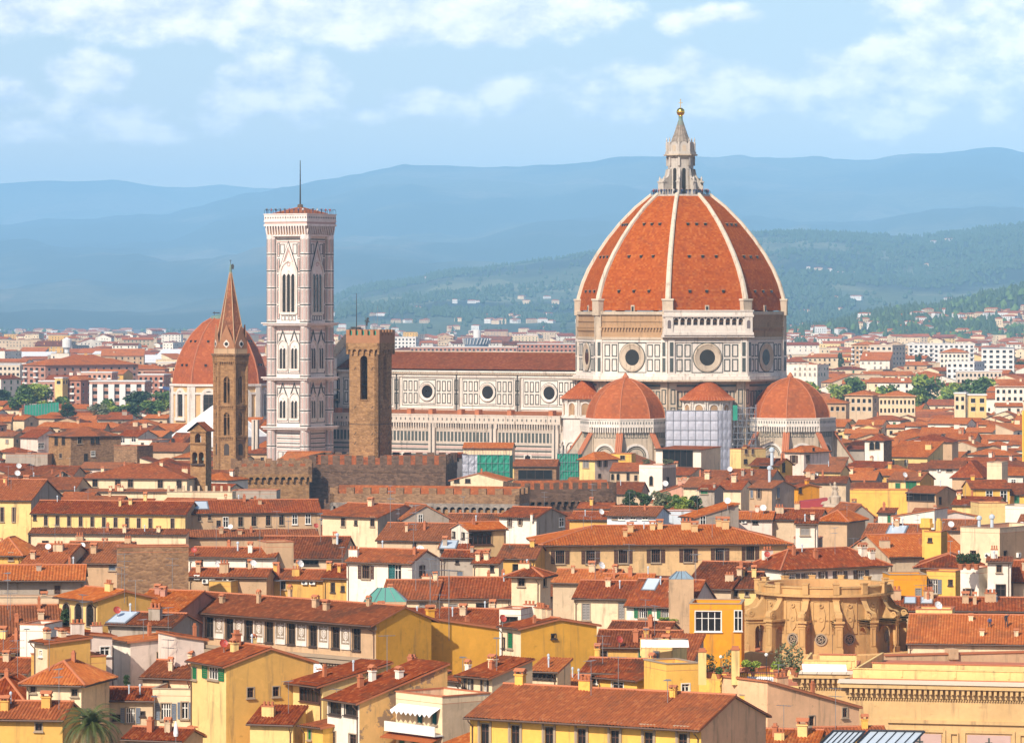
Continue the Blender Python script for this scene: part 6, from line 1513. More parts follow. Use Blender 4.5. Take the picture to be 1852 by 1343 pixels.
# ------------------------------------------------------------------ bell gable of the church
def make_bell_gable():
    Y = 936.0; X, w, A = place(344, 372, Y, -18); K = Y/F; z_ = lambda py: CH-(py-HZ)*K
    T = thing('bell_gable', 'weathered brown bell gable with two tall arches and a tiled cap', 'bell gable', (X, Y, 0), A); FOOT.append((X, Y, A, 6, 5)); COVER.append((Y, 340, 386, 780))
    d = 3.4; h = w/2; fr = ((0,0),(1,0),(0,-1)); mb = MB(); r = .62
    z0, z1, zt = z_(838), z_(822), z_(800)
    for f in (fr,):
        mb.fbox(f, -h, h, 0, z0, -d, 0, 0)
        for a, b in ((-h,-1.42),(-.18,.18),(1.42,h)): mb.fbox(f, a, b, z0, z1, -d, 0, 0)
        for xm in (-.8, .8):
            N = 8
            for q in range(N):
                t0, t1 = pi*q/N, pi*(q+1)/N; mb.fpoly(f, [(xm+r*cos(t1), z1+r*sin(t1)), (xm+r*cos(t0), z1+r*sin(t0)), (xm+r*cos(t0), zt), (xm+r*cos(t1), zt)], -d, 0, 0)
        for a, b in ((-h,-1.42),(-.18,.18),(1.42,h)): mb.fbox(f, a, b, z1, zt, -d, 0, 0)
        zc_ = zt+1.1; mb.fbox(f, -h, -.75, zt, zt+2.6, -d, 0, 0); mb.fbox(f, .75, h, zt, zt+2.6, -d, 0, 0); N = 10
        for q in range(N):
            t0, t1 = pi*q/N, pi*(q+1)/N; mb.fpoly(f, [(.75*cos(t1), zc_+1.0*sin(t1)), (.75*cos(t0), zc_+1.0*sin(t0)), (.75*cos(t0), zt+2.6), (.75*cos(t1), zt+2.6)], -d, 0, 0)
        mb.fpoly(f, [(-h,zt+2.6),(h,zt+2.6),(0,zt+4.4)], -d, 0, 0); mb.fbox(f, -h-.2, h+.2, zt-.35, zt, 0, .25, 0)
        mb.fbox(f, -h-.35, h+.35, zt+2.4, zt+2.7, 0, .3, 0); mb.fbox(f, -1.6, 1.6, z0-.3, z0, 0, .5, 1)
    mb.build('wall', ['stone_warm','wood_dark'], T)
    rf = MB(); zr = zt+2.7
    corr(rf, [(-h-.6,.3,zr-.1),(-h-.6,-d*0-.6,zr-.1),(0,-.6,zr+2.0),(0,.3,zr+2.0)], 0, 0, .05, 512*3)
    for s in (-1, 1):
        P = [(s*(h+.7),-.6,zr-.1),(s*(h+.7),d+.5,zr-.1),(0,d+.5,zr+2.0),(0,-.6,zr+2.0)]
        if s < 0: P = [P[1],P[0],P[3],P[2]]
        corr(rf, P, 0, 0, .05, 512*5); rf.face([(x,y,z-.15) for x, y, z in reversed(P)], 1)
    rf.build('roof', [TILE,'wood_dark'], T)
    for xm in (-.8, .8):
        b = MB(); b.lathe([(.42,z0+.7),(.34,z0+1.1),(.22,z0+1.7),(.05,z0+1.75)], 12, xm, d/2, 0); b.build('bell', ['copper_roof'], T)
make_bell_gable()

# ------------------------------------------------------------------ second dome church (octagonal, orange drum) and the white tent over the baptistery
def make_chapel():
    Y = 1520.0; X = (398-926)/F*Y; K = Y/F; z_ = lambda py: CH-(py-HZ)*K
    T = thing('domed_chapel', 'octagonal chapel with a large plain orange tiled dome behind the spire', 'church', (X, Y, 0), R(-10)); FOOT.append((X, Y-18, 0, 40, 40)); COVER.append((Y, 308, 486, 600))
    rr = 18.0; zb = z_(695); prof = [(17.6,zb),(17.0,zb+4.6),(15.6,zb+9.4),(13.4,zb+14.2),(10.4,zb+18.8),(6.6,zb+22.6),(3.2,zb+24.6)]
    mb = MB()
    for k in range(8):
        a0, a1 = pi/8+k*pi/4, pi/8+(k+1)*pi/4; v = 0
        for (r0, z0), (r1, z1) in zip(prof, prof[1:]):
            dv = sqrt((r1-r0)**2+(z1-z0)**2)
            mb.face([(r0*cos(a0),r0*sin(a0),z0),(r0*cos(a1),r0*sin(a1),z0),(r1*cos(a1),r1*sin(a1),z1),(r1*cos(a0),r1*sin(a0),z1)], 0, [(-half(r0)+5200,v),(half(r0)+5200,v),(half(r1)+5200,v+dv),(-half(r1)+5200,v+dv)]); v += dv
        mb.tube([(r*cos(a0)*1.003, r*sin(a0)*1.003, z) for r, z in prof], .28, 5, 1)
    dm = mb.build('dome', [TRIBT,'terracotta'], T)
    hm = MB(); hm.box(-.4,-.5,-.4,.4,.3,.4); hmesh = hm.mesh('roof_opening', ['glass_dark'])
    for k in range(8):
        for r, z in ((16.3,zb+7.3),(12.2,zb+16)):
            fr = facet(k, r)
            for s in (-1, 1): o = link('roof_opening', hmesh, dm, (fr[0][0]+fr[1][0]*s*1.6, fr[0][1]+fr[1][1]*s*1.6, z)); o.rotation_euler = (0,0,k*pi/4+pi/2)
    cp = MB(); cp.lathe([(3.6,zb+24.2),(3.5,zb+25.2),(2.8,zb+25.4),(.2,zb+26)], 12, 0, 0, 0); cp.tube([(-2.2,0,zb+25),(-2.2,0,zb+27)], .1, 5, 1); cp.box(-2.6,-.6,zb+26.2,-.2,.6,zb+26.6,1); cp.build('cap', ['copper_roof','metal_dark'], T)
    dr = MB(); dr.prism(octa(rr), 0, zb-.4, 0, False); dr.prism(octa(rr+.8), zb-.4, zb+.4, 1, True, True); dr.prism(octa(rr+.5), zb-3.4, zb-2.6, 1, True, True)
    D = None
    for k in range(8):
        fr = facet(k, rr); h = half(rr)
        for s in (-1, 1): x0, x1 = sorted((s*h, s*(h-1.8))); dr.fbox(fr, x0, x1, 0, zb-.4, -.2, .5, 1)
    D = dr.build('drum', ['plaster_tb','marble_white'], T)
    for k in range(8):
        fr = facet(k, rr); w = MB(); z0 = zb-11.5; zs = zb-4.2
        w.fpoly(fr, arch_pts(2.0, z0, zs), 0, .1, 1); w.ring(fr, 0, zs, 2.0, 3.1, 0, .6, 0, 14, 0, pi)
        for s in (-1, 1): c0, c1 = sorted((s*2.0, s*3.1)); w.fbox(fr, c0, c1, z0-.8, zs, 0, .6, 0)
        w.fbox(fr, -3.4, 3.4, z0-1.6, z0-.4, 0, .8, 0); w.fbox(fr, -.12, .12, z0, zs+1.8, .1, .2, 2); w.fbox(fr, -2, 2, zs-2.6, zs-2.4, .1, .2, 2); w.fbox(fr, -2, 2, zs-.1, zs+.1, .1, .2, 2)
        w.build('arched_window', ['marble_white','glass_dark','wood_dark'], D)
make_chapel()
def make_tent():
    Y = 1272.0; X = (398-926)/F*Y; K = Y/F; z_ = lambda py: CH-(py-HZ)*K
    T = thing('baptistery', 'octagonal building whose pyramid roof is wrapped in bright white sheeting', 'baptistery', (X, Y, 0), CROT); FOOT.append((X, Y-13, 0, 28, 28)); COVER.append((Y, 310, 486, 735))
    rr = 15.3; zb, zt = z_(788), z_(731)
    mb = MB(); P = octa(rr); Q = octa(1.6)
    for k in range(8):
        a, b, c, d = P[k], P[(k+1) % 8], Q[(k+1) % 8], Q[k]; n = 5
        for i in range(n):
            l = lambda u, v, t: (u[0]+(v[0]-u[0])*t, u[1]+(v[1]-u[1])*t)
            a0, b0, a1, b1 = l(a,d,i/n), l(b,c,i/n), l(a,d,(i+1)/n), l(b,c,(i+1)/n); zz = lambda t: zb+(zt-zb)*t
            mb.face([(*a0,zz(i/n)),(*b0,zz(i/n)),(*b1,zz((i+1)/n)),(*a1,zz((i+1)/n))], 0)
        mb.tube([(*a,zb+.05),(*d,zt+.05)], .13, 4, 0); mb.tube([((a[0]+b[0])/2,(a[1]+b[1])/2,zb+.05),((d[0]+c[0])/2,(d[1]+c[1])/2,zt+.05)], .08, 4, 0)
    mb.prism(octa(rr), zb-3, zb, 0, False); mb.build('white_sheeting', ['white_cloth'], T)
    w = MB(); w.prism(octa(rr-.6), 0, zb-.1, 0, True); w.build('wall', ['marble_white'], T)
    l = MB(); z0 = zt-.4
    l.prism(octa(1.75), z0, z0+.6, 0, True)
    for k in range(8): a = pi/8+k*pi/4; l.lathe([(.2,z0+.6),(.2,z0+5.2)], 6, 1.35*cos(a), 1.35*sin(a), 0)
    l.prism(octa(.7), z0+.6, z0+5.2, 1, False); l.prism(octa(1.7), z0+5.2, z0+5.8, 0, True, True); l.lathe([(1.6,z0+5.8),(.9,z0+7.6),(.25,z0+8.8),(.2,z0+9.2)], 8, 0, 0, 0); l.sphere((0,0,z0+9.6), .45, 10, 0)
    l.build('lantern', ['marble_white','glass_dark'], T)
make_tent()

# ------------------------------------------------------------------ scaffolds
def make_scaffold():
    n = (sin(R(16.5)), -cos(R(16.5)))
    X, w, A = place(1204, 1298, 1140, -4); K = 1140/F; z_ = lambda py: CH-(py-HZ)*K
    S = thing('scaffolding', 'tall scaffold wrapped in whitish translucent sheets between the two apses', 'scaffolding', (X, 1140, 0), A); FOOT.append((X, 1140, A, w+8, 8)); COVER.append((1140, 1204, 1326, 745))
    mb = MB(); zt = z_(742); wr = w+4.6; r_ = random.Random(2)
    def sheet(p0, p1, n, m, wob):
        p0, p1 = Vector(p0), Vector(p1)
        t = (p1-p0).normalized(); nn = Vector((t.y, -t.x, 0)); g = {}
        for i in range(n*3+1):
            for j in range(m*3+1):
                b = wob*abs(sin(pi*i/3))*abs(sin(pi*j/3))*r_.uniform(.5,1.3); q = p0.lerp(p1, i/(n*3))+nn*b; g[i,j] = (q.x, q.y, zt*j/(m*3))
        for i in range(n*3):
            for j in range(m*3): mb.face([g[i,j], g[i+1,j], g[i+1,j+1], g[i,j+1]], 0)
    sheet((-w/2,0,0), (w/2,0,0), 7, 10, .22); sheet((w/2,0,0), (w/2+3.6,2.6,0), 3, 10, .2); sheet((-w/2,6,0), (-w/2,0,0), 3, 10, .2)
    mb.build('sheeting', ['sheet_grey'], S, smooth=True)
    tb = MB()
    for i in range(8): x = -w/2+w*i/7; tb.tube([(x,-.2,0),(x,-.2,zt+.8)], .07, 5)
    for j in range(11): tb.tube([(-w/2,-.2,zt*j/10),(w/2,-.2,zt*j/10)], .06, 5)
    for i in range(3): p = Vector((w/2,0,0)).lerp(Vector((w/2+3.6,2.6,0)), (i+1)/3); tb.tube([(p.x+.1,p.y-.1,0),(p.x+.1,p.y-.1,zt+.8)], .07, 5)
    tb.build('poles', ['steel_tube'], S)
    X2, w2, A2 = place(1326, 1366, 1142, -8)
    S2 = thing('scaffolding', 'bare grey pole scaffold with a scrap of green net against the cathedral', 'scaffolding', (X2, 1142, 0), A2); COVER.append((1142, 1326, 1366, 735))
    tb = MB(); zt = z_(738); d = 4.5
    for i in range(6):
        for y in (0, 1.2, d): x = -w2/2+w2*i/5; tb.tube([(x,y,0),(x,y,zt+(i % 3)*.5)], .06, 4)
    for j in range(1, 17):
        z = zt*j/16
        for y in (0, 1.2, d): tb.tube([(-w2/2,y,z),(w2/2,y,z)], .06, 4)
        if j % 2: tb.box(-w2/2, .05, z+.06, w2/2, 1.15, z+.12, 1)
    for i in range(5):
        for j in range(0, 16, 2): x = -w2/2+w2*i/5; tb.tube([(x,-.05,zt*j/16),(x+w2/5,-.05,zt*(j+2)/16)], .045, 4)
    tb.build('poles', ['steel_tube','metal_grey'], S2)
    nb = MB(); nb.box(-w2/2-.1,-.12,zt-3.4,-w2/2+1.2,-.08,zt+.8,0); nb.build('netting', ['net_green'], S2)
make_scaffold()
def make_green_site(label, x0, x1, ytop, z, yaw, d, pale=False):
    Y = (CH-z)*F/(ytop-HZ); X, w, A = place(x0, x1, Y, yaw); S = thing('scaffolding', label, 'scaffolding', (X, Y, 0), A); FOOT.append((X, Y, A, w+1, d+1)); COVER.append((Y, x0, x1, ytop))
    nb = MB(); r_ = random.Random(x0); g = {}; n, m = max(6, int(w*1.6)), 22
    for i in range(n+1):
        for j in range(m+1): g[i,j] = (-w/2+w*i/n, r_.uniform(-.14,.14), z*j/m)
    for i in range(n):
        for j in range(m): nb.face([g[i,j],g[i+1,j],g[i+1,j+1],g[i,j+1]], 1 if pale and i < n*.3 else 0)
    nb.box(w/2,.1,0,w/2+.05,d,z-.2,0); nb.box(-w/2-.05,.1,0,-w/2,d,z-.2,1 if pale else 0); nb.build('netting', ['net_green','sheet_grey'], S)
    tb = MB()
    for i in range(9):
        x = -w/2+w*i/8; tb.tube([(x,-.3,0),(x,-.3,z+1.2)], .05, 4); tb.tube([(x,d,0),(x,d,z+.8)], .05, 4)
    for j in range(9): tb.tube([(-w/2,-.3,z*j/8),(w/2,-.3,z*j/8)], .05, 4); tb.tube([(-w/2,-.32,z*j/8),(-w/2+w/4,-.32,z*(j+1)/8)], .04, 4)
    tb.build('poles', ['steel_tube'], S)
make_green_site('wide scaffold draped in green netting with a pale left bay', 836, 922, 822, 17.5, -6, 7, True)
make_green_site('narrow scaffold tower draped in green netting right of the building site', 1008, 1046, 820, 17.8, -10, 6)
HS('half demolished house open to its rafters between the green nets', 930,1006,842,830,15.5,'st','g',-6, tile='old_clay_tiles', d=9, wins=[(968,858,60,16,'l')])
HS('cream house with a shallow red roof behind the green netting', 838,926,809,800,18.4,'cr','g',-6, tile='orange_clay_tiles')
HS('small white house with a red roof left of the green netting', 808,838,826,820,16.2,'wh','g',-16, wins=[(826,830,6,6,'n')])
HS('low orange roofed cream house behind the dark battlement, before the nets', 815,914,868,855,14.2,'cr','r',-10, d=10, tile='orange_clay_tiles', wins=[(826,869,8,6,'n'),(846,869,8,6,'n')])

# ------------------------------------------------------------------ rotunda with volutes
def make_rotunda():
    Y = 560.0; X = (1490-926)/F*Y; K = Y/F; z_ = lambda py: CH-(py-HZ)*K
    T = thing('rotunda', 'round sandstone rotunda ringed by scroll buttresses and arched piers', 'rotunda', (X, Y, 0)); FOOT.append((X, Y-13, 0, 28, 28)); COVER.append((Y, 1340, 1640, 1052))
    ri, ro = 8.7, 11.2; zf, zk, zp = z_(1172), z_(1072), z_(1056); zo = z_(1112)
    mb = MB(); mb.lathe([(ri,0),(ri,zk)], 64, 0, 0, 0); mb.lathe([(ri,zk),(ri+.75,zk+.05),(ri+.75,zk+.35),(ri+.25,zk+.4),(ri+.25,zp),(ri+.4,zp),(ri+.4,zp+.2),(ri-.9,zp+.2),(ri-.9,zk)], 64, 0, 0, 0); mb.lathe([(ri-.5,zk+.1),(.01,zk+.6)], 40, 0, 0, 1)
    for k in range(9): mb.lathe([(ri+.06,zo-.2),(ri+.06,zo)], 64, 0, 0, 0)
    wall = mb.build('drum', ['rotunda_stone','tile_floor'], T)
    pf = MB(); pf.lathe([(ro+2.2,0),(ro+2.2,zf+.1),(ro+1.9,zf+.3),(ro+1.6,zf+.1),(ro+1.3,zf-.3),(ri,zf-.2)], 64, 0, 0, 0); pf.lathe([(ro+1.25,zf-.28),(ri,zf-.16)], 64, 0, 0, 1); pf.build('walkway', ['rotunda_stone','tile_floor'], T)
    n = 14; a_ = -pi/2+R(6)
    for k in range(n):
        a = a_+2*pi*k/n; u = (cos(a), sin(a)); t = (-u[1], u[0]); b = MB(); f2 = ((0,0), u, t)
        zs = zf+2.6; r0, r1 = ri-.1, ro-.75; rm = (r0+r1)/2; ra = (r1-r0)/2-.15; N = 8
        for q in range(N):
            t0, t1 = pi*q/N, pi*(q+1)/N; b.fpoly(f2, [(rm+ra*cos(t1), zs+ra*1.2*sin(t1)), (rm+ra*cos(t0), zs+ra*1.2*sin(t0)), (rm+ra*cos(t0), zo-.3), (rm+ra*cos(t1), zo-.3)], -.5, .5, 0)
        b.fpoly(f2, [(r1-.15,zf-.2),(ro,zf-.2),(ro,zo-.3),(r1-.15,zo-.3)], -.5, .5, 0); b.fpoly(f2, [(ro-.05,zf-.2),(ro+.12,zf-.2),(ro+.12,zf+.8),(ro-.05,zf+.8)], -.58, .58, 0)
        for z0, z1, w, e in ((zo-.3,zo,.75,.25),(zo-.75,zo-.6,.62,.1)): b.fpoly(f2, [(r0,z0),(ro+e,z0),(ro+e,z1),(r0,z1)], -w, w, 0)
        f3 = ((u[0]*ro, u[1]*ro), t, u); b.frame(f3, -.36, .36, zf+1.1, zo-1.0, .09, 0, .07, 0)
        # scroll
        S = [(ri+.02,zo),(ro+.1,zo),(ro+.25,zo+.45),(ro+.15,zo+.95),(ro-.35,zo+1.2),(ro-.9,zo+1.25),(ro-1.4,zo+1.55),(ro-1.8,zo+2.1),(ri+.25,zo+2.7),(ri+.02,zo+2.8)]
        b.fpoly(f2, S, -.42, .42, 0)
        for s in (-1, 1):
            f4 = ((t[0]*.42*s, t[1]*.42*s), u, (t[0]*s, t[1]*s)); b.ring(f4, ro-.35, zo+.55, .22, .42, 0, .1, 0, 14); b.ring(f4, ro-.35, zo+.55, .0, .12, 0, .12, 0, 10)
        b.lathe([(.01,0),(.01,.0)], 3, 0, 0, 0) if False else None
        f5 = ((u[0]*(ri+.25), u[1]*(ri+.25)), t, u); b.fbox(f5, -.4, .4, zk+.4, zp+.55, -.2, .5, 0); b.fbox(f5, -.48, .48, zp+.55, zp+.7, -.25, .58, 0); b.fbox(f5, -.5, .5, zo+2.6, zk+.02, -.3, .12, 0)
        b.build('scroll_buttress', ['rotunda_stone'], T)
        a2 = a+pi/n; n2 = (cos(a2), sin(a2)); fr = ((n2[0]*(ri-.02), n2[1]*(ri-.02)), (-n2[1], n2[0]), n2)
        c = MB(); c.ring(fr, 0, zf+1.9, .62, .84, 0, .16, 0, 20); c.fpoly(fr, [(.64*cos(2*pi*q/20), zf+1.9+.64*sin(2*pi*q/20)) for q in range(20)], 0, .06, 1)
        for q in range(5): ang = 2*pi*q/5; c.ring(fr, .32*cos(ang), zf+1.9+.32*sin(ang), .1, .2, .06, .12, 0, 8)
        c.build('round_window', ['stone_trim','glass_dark'], wall)
        e = MB(); e.fpoly(fr, [(-.45,zo-.9),(0,zo-1.5),(.45,zo-.9),(.6,zo+.6),(.4,zo+1.5),(0,zo+1.2),(-.4,zo+1.5),(-.6,zo+.6)], 0, .16, 0); e.ring(fr, 0, zo+.1, .2, .36, .16, .24, 0, 12); e.ring(fr, 0, zo+1.9, .15, .3, .0, .2, 0, 10)
        e.frame(fr, -1.1, 1.1, zo-1.9, zo+2.5, .1, 0, .07, 0); e.build('carved_panel', ['rotunda_stone'], wall)
    p = MB(); p.tube([(sin(.15)*-(ri+.15)*-.35, -(ri+.12)*.97, zf), (sin(.15)*(ri+.15)*.35, -(ri+.12)*.97, zo-.3)], .14, 6); p.build('downpipe', ['metal_dark'], T)
make_rotunda()

# ------------------------------------------------------------------ library front
def make_library():
    def block(X, w, A, Y, d, z, zc0, name, label, panels):
        T = thing(name, label, 'library', (X, Y, 0), A); FOOT.append((X, Y, A, w+1, d+1))
        mb = MB(); mb.box(-w/2,0,0,w/2,d,z-1.6,0); fr = ((0,0),(1,0),(0,-1)); h = w/2; fl = ((-h,d/2),(0,-1),(-1,0))
        W = mb.build('wall', ['palace_stone'], T)
        c = MB()
        for f, L in ((fr, w), (fl, d)):
            l = L/2; c.fbox(f, -l, l, z-2.0, z-1.6, 0, .35, 0); c.fbox(f, -l-(.9 if f is fr else 0), l+(.2 if f is fl else 0), z-.85, z-.35, -.3, 1.25, 1); c.fbox(f, -l, l, z-1.6, z-.85, -.2, .45, 0)
            k = int(L/.62)
            for i in range(k): x = -l+.3+i*.62; c.fbox(f, x-.16, x+.16, z-1.45, z-.86, .45, 1.05, 0)
            k = int(L/.3)
            for i in range(k): x = -l+i*.3; c.fbox(f, x, x+.15, z-2.25, z-2.0, 0, .24, 0)
        c.hexa([(-h-1.2,-1.45,z-.32),(h,-1.45,z-.32),(h,-.1,z-.05),(-h-1.2,-.1,z-.05),(-h-1.2,-1.45,z-.22),(h,-1.45,z-.22),(h,-.1,z+.05),(-h-1.2,-.1,z+.05)], 2); c.build('cornice', ['palace_stone','palace_stone','concrete_beige'], T)
        for nm, q, mt in (('flat_roof',(-h,.6,z-1.6,h,d,z+.1),'tile_floor'),('parapet',(-h+.3,.8,z+.1,h,1.1,z+1.15),'plaster_cy'),('parapet',(-h+.3,1.1,z+.1,-h+.6,d-1,z+1.1),'plaster_cy'),('parapet',(-h+2,5,z+.1,h,5.3,z+1.5),'plaster_cy'),('coping',(-h+.2,.7,z+1.15,h,1.2,z+1.25),'plaster_cy'),('coping',(-h+1.9,4.9,z+1.5,h,5.4,z+1.62),'tile_floor')):
            r = MB(); r.box(*q); r.build(nm, [mt], T)
        for i in range(5): x = -h+6+i*6.2; r = MB(); r.box(x-.12,.7,z+.3,x+.12,.8,z+1.1); r.build('parapet_post', ['plaster_cy'], T)
        if panels:
            for z0, z1, n in ((z-4.9,z-4.5,.3),(z-9.4,z-8.9,.45),(z-10.6,z-10.3,.3)):
                b = MB(); b.fbox(fr, -h+4.5, h, z0, z1, 0, n, 0); b.build('string_course', ['palace_stone'], T)
            x = -h+5.2
            while x < h-6:
                b = MB(); b.frame(fr, x, x+6.0, z-8.4, z-5.6, .3, 0, .2, 0); b.fbox(fr, x+.5, x+5.5, z-7.9, z-6.1, 0, .1, 1); b.frame(fr, x+6.5, x+7.5, z-8.2, z-5.9, .15, 0, .25, 0); b.fbox(fr, x+2.9, x+3.1, z-7.6, z-6.4, .1, .14, 2); b.fbox(fr, x+2.6, x+3.4, z-7.1, z-6.9, .1, .14, 2)
                b.build('marble_panel', ['palace_stone','marble_pink','marble_green'], T); x += 8.0
            for i in range(5):
                add_window(T, 'f', w, d, -h+8+i*5.2, z-12.6, 2.2, 2.0, 'd', True)
                b = MB(); xx = -h+8+i*5.2+2.6; b.fbox(fr, xx-.5, xx+.5, z-16, z-10.8, 0, .35, 0); b.fbox(fr, xx-.7, xx+.7, z-11.2, z-10.8, 0, .5, 0); b.build('pilaster', ['palace_stone'], T)
        return T
    Y = 474.0; X, w, A = place(1536, 1960, Y, -13); K = Y/F
    block(X, w, A, Y, 26, CH-(1232-HZ)*K, 0, 'library_building', 'sandstone library front with heavy bracketed cornice and pink marble panels', True); COVER.append((Y, 1536, 1860, 1190))
    Y = 500.0; X, w, A = place(1448, 1545, Y, -8); block(X, w, A, Y, 14, CH-(1212-HZ)*Y/F, 0, 'library_wing', 'recessed sandstone wing with a white topped cornice left of the library front', False)
    Y = 520.0; X, w, A = place(1600, 1900, Y, 16)
    T = thing('attic_wall', 'long plain tan attic wall rising behind the library roof', 'wall', (X, Y, 0), A); z = CH-(1182-HZ)*Y/F
    m = MB(); m.box(-w/2,0,0,w/2,.8,z,0); m.box(-w/2,-.15,z,w/2,.95,z+.2,1); m.box(-w*.12,-.5,z-.6,-w*.12+1.2,1.2,z+.7,0); m.build('wall', ['plaster_tn','terracotta'], T); FOOT.append((X, Y, A, w, 3))
make_library()

def make_glass_roof():
    Y = 398.0
    for i, (x0, x1, lab) in enumerate(((1482,1540,'smaller pale glass roof with a dark frame at the bottom edge'),(1548,1648,'larger pale glass roof with a dark ridge at the bottom edge'))):
        X, w, A = place(x0, x1, Y-i*3, -10); z = CH-(1347-HZ)*(Y-i*3)/F
        T = thing('glass_roof', lab, 'glass roof', (X, Y-i*3, 0), A, 'glass roofs'); m = MB()
        m.face([(-w/2,0,z),(w/2,0,z),(w/2+1,3.2,z+1.0),(-w/2+1,3.2,z+1.0)],0); m.box(-w/2,.2,0,w/2,4,z-.2,2)
        for k in range(7): x = -w/2+w*k/6; m.tube([(x,0,z+.05),(x+1,3.2,z+1.05)], .06 if 0 < k < 6 else .14, 4, 1)
        m.tube([(-w/2+1,3.2,z+1.05),(w/2+1,3.2,z+1.05)], .14, 4, 1); m.tube([(-w/2,0,z+.05),(w/2,0,z+.05)], .1, 4, 1); m.build('glazing', ['metal_pale','metal_dark','plaster_yl'], T)
make_glass_roof()
def lanterns():
    for label, px, py, Y, r, mats in (('green glass hipped roof lantern behind the palace roof',697,1086,560,2.9,('copper_green','metal_grey')),('pale glass pyramid lantern right of the tiled row roof',1232,1046,575,1.7,('glass_sky','metal_grey'))):
        P = at(px, py, Y); T = thing('roof_lantern', label, 'skylight', (P.x, Y, 0)); z = P.z; m = MB()
        c = [(-r,-r*.7),(r,-r*.7),(r,r*.7),(-r,r*.7)]; rd = r*.35
        m.prism(c, 0, z, 1, True, mtop=2)
        t = [(-rd,0),(rd,0),(rd,0.01),(-rd,.01)]; zt = z+r*.62
        for k in range(4):
            a, b, e, f = c[k], c[(k+1) % 4], t[(k+1) % 4], t[k]; m.face([(*a,z+.02),(*b,z+.02),(*e,zt),(*f,zt)], 0)
            for q in range(5): u = q/4; m.tube([(a[0]+(b[0]-a[0])*u, a[1]+(b[1]-a[1])*u, z+.05), (f[0]+(e[0]-f[0])*u, f[1]+(e[1]-f[1])*u, zt+.03)], .06, 4, 2)
        m.build('glazing', [mats[0],'plaster_tn',mats[1]], T)
lanterns()
# ------------------------------------------------------------------ trees, plants, people, small things
TREEM = {}
def crown_mesh(seed, leafm, tall=1.0, n=1500, size=.05):
    """unit crown (radius 1, height 2*tall) made of leaf clumps"""
    r = random.Random(seed); mb = MB(); lobes = []
    for _ in range(11):
        a = r.uniform(0, 2*pi); q = r.uniform(.15, .68); z = r.uniform(-.55, .75)*tall
        lobes.append((q*cos(a), q*sin(a), z, r.uniform(.28, .5)*(1.05-.35*abs(z/tall))))
    lobes.append((0,0,.1,.6))
    for x, y, z, s in lobes: leaves(mb, r, (x,y,z), (s,s,s*.85), n//12, size, 0 if r.random() < .6 else 1, .3)
    return mb.mesh('crown', list(leafm))
def tree(label, px, py_top, py_base_z, Y, rw, h, kind, group='trees among the houses', name='tree', cat='tree'):
    """crown centre column px, top row py_top, at distance Y; rw crown radius in metres, h crown height in metres"""
    key = (kind, random.randint(0, 2))
    lm = {'plane': ('leaf_mid','leaf_light'), 'lime': ('leaf_light','leaf_mid'), 'oak': ('leaf_dark','leaf_mid'), 'cypress': ('leaf_dark','leaf_dark'), 'olive': ('leaf_olive','leaf_olive')}[kind]
    if key not in TREEM: TREEM[key] = crown_mesh(hash(key[1])+len(kind)*7, lm, 1.0, 1700, .085)
    P = at(px, py_top, Y); T = thing(name, label, cat, (P.x, Y, 0), random.uniform(0, 6), group)
    zc_ = P.z-h/2
    o = link('crown', TREEM[key], T, (0,0,zc_)); o.scale = (rw, rw, h/2)
    if 'balconies' in group or 'garden' in group:
        return
    tk = ('trunk', round(zc_))
    if tk not in TREEM:
        m = MB(); m.tube([(0,0,0),(.1,0,zc_*.5),(0,.05,zc_)], .28, 7, 0, .16)
        for k in range(4): a = k*1.7; m.tube([(0,0,zc_*.7),(cos(a)*.9,sin(a)*.9,zc_+.3)], .12, 5, 0, .05)
        TREEM[tk] = m.mesh('trunk', ['bark'])
    link('trunk', TREEM[tk], T)
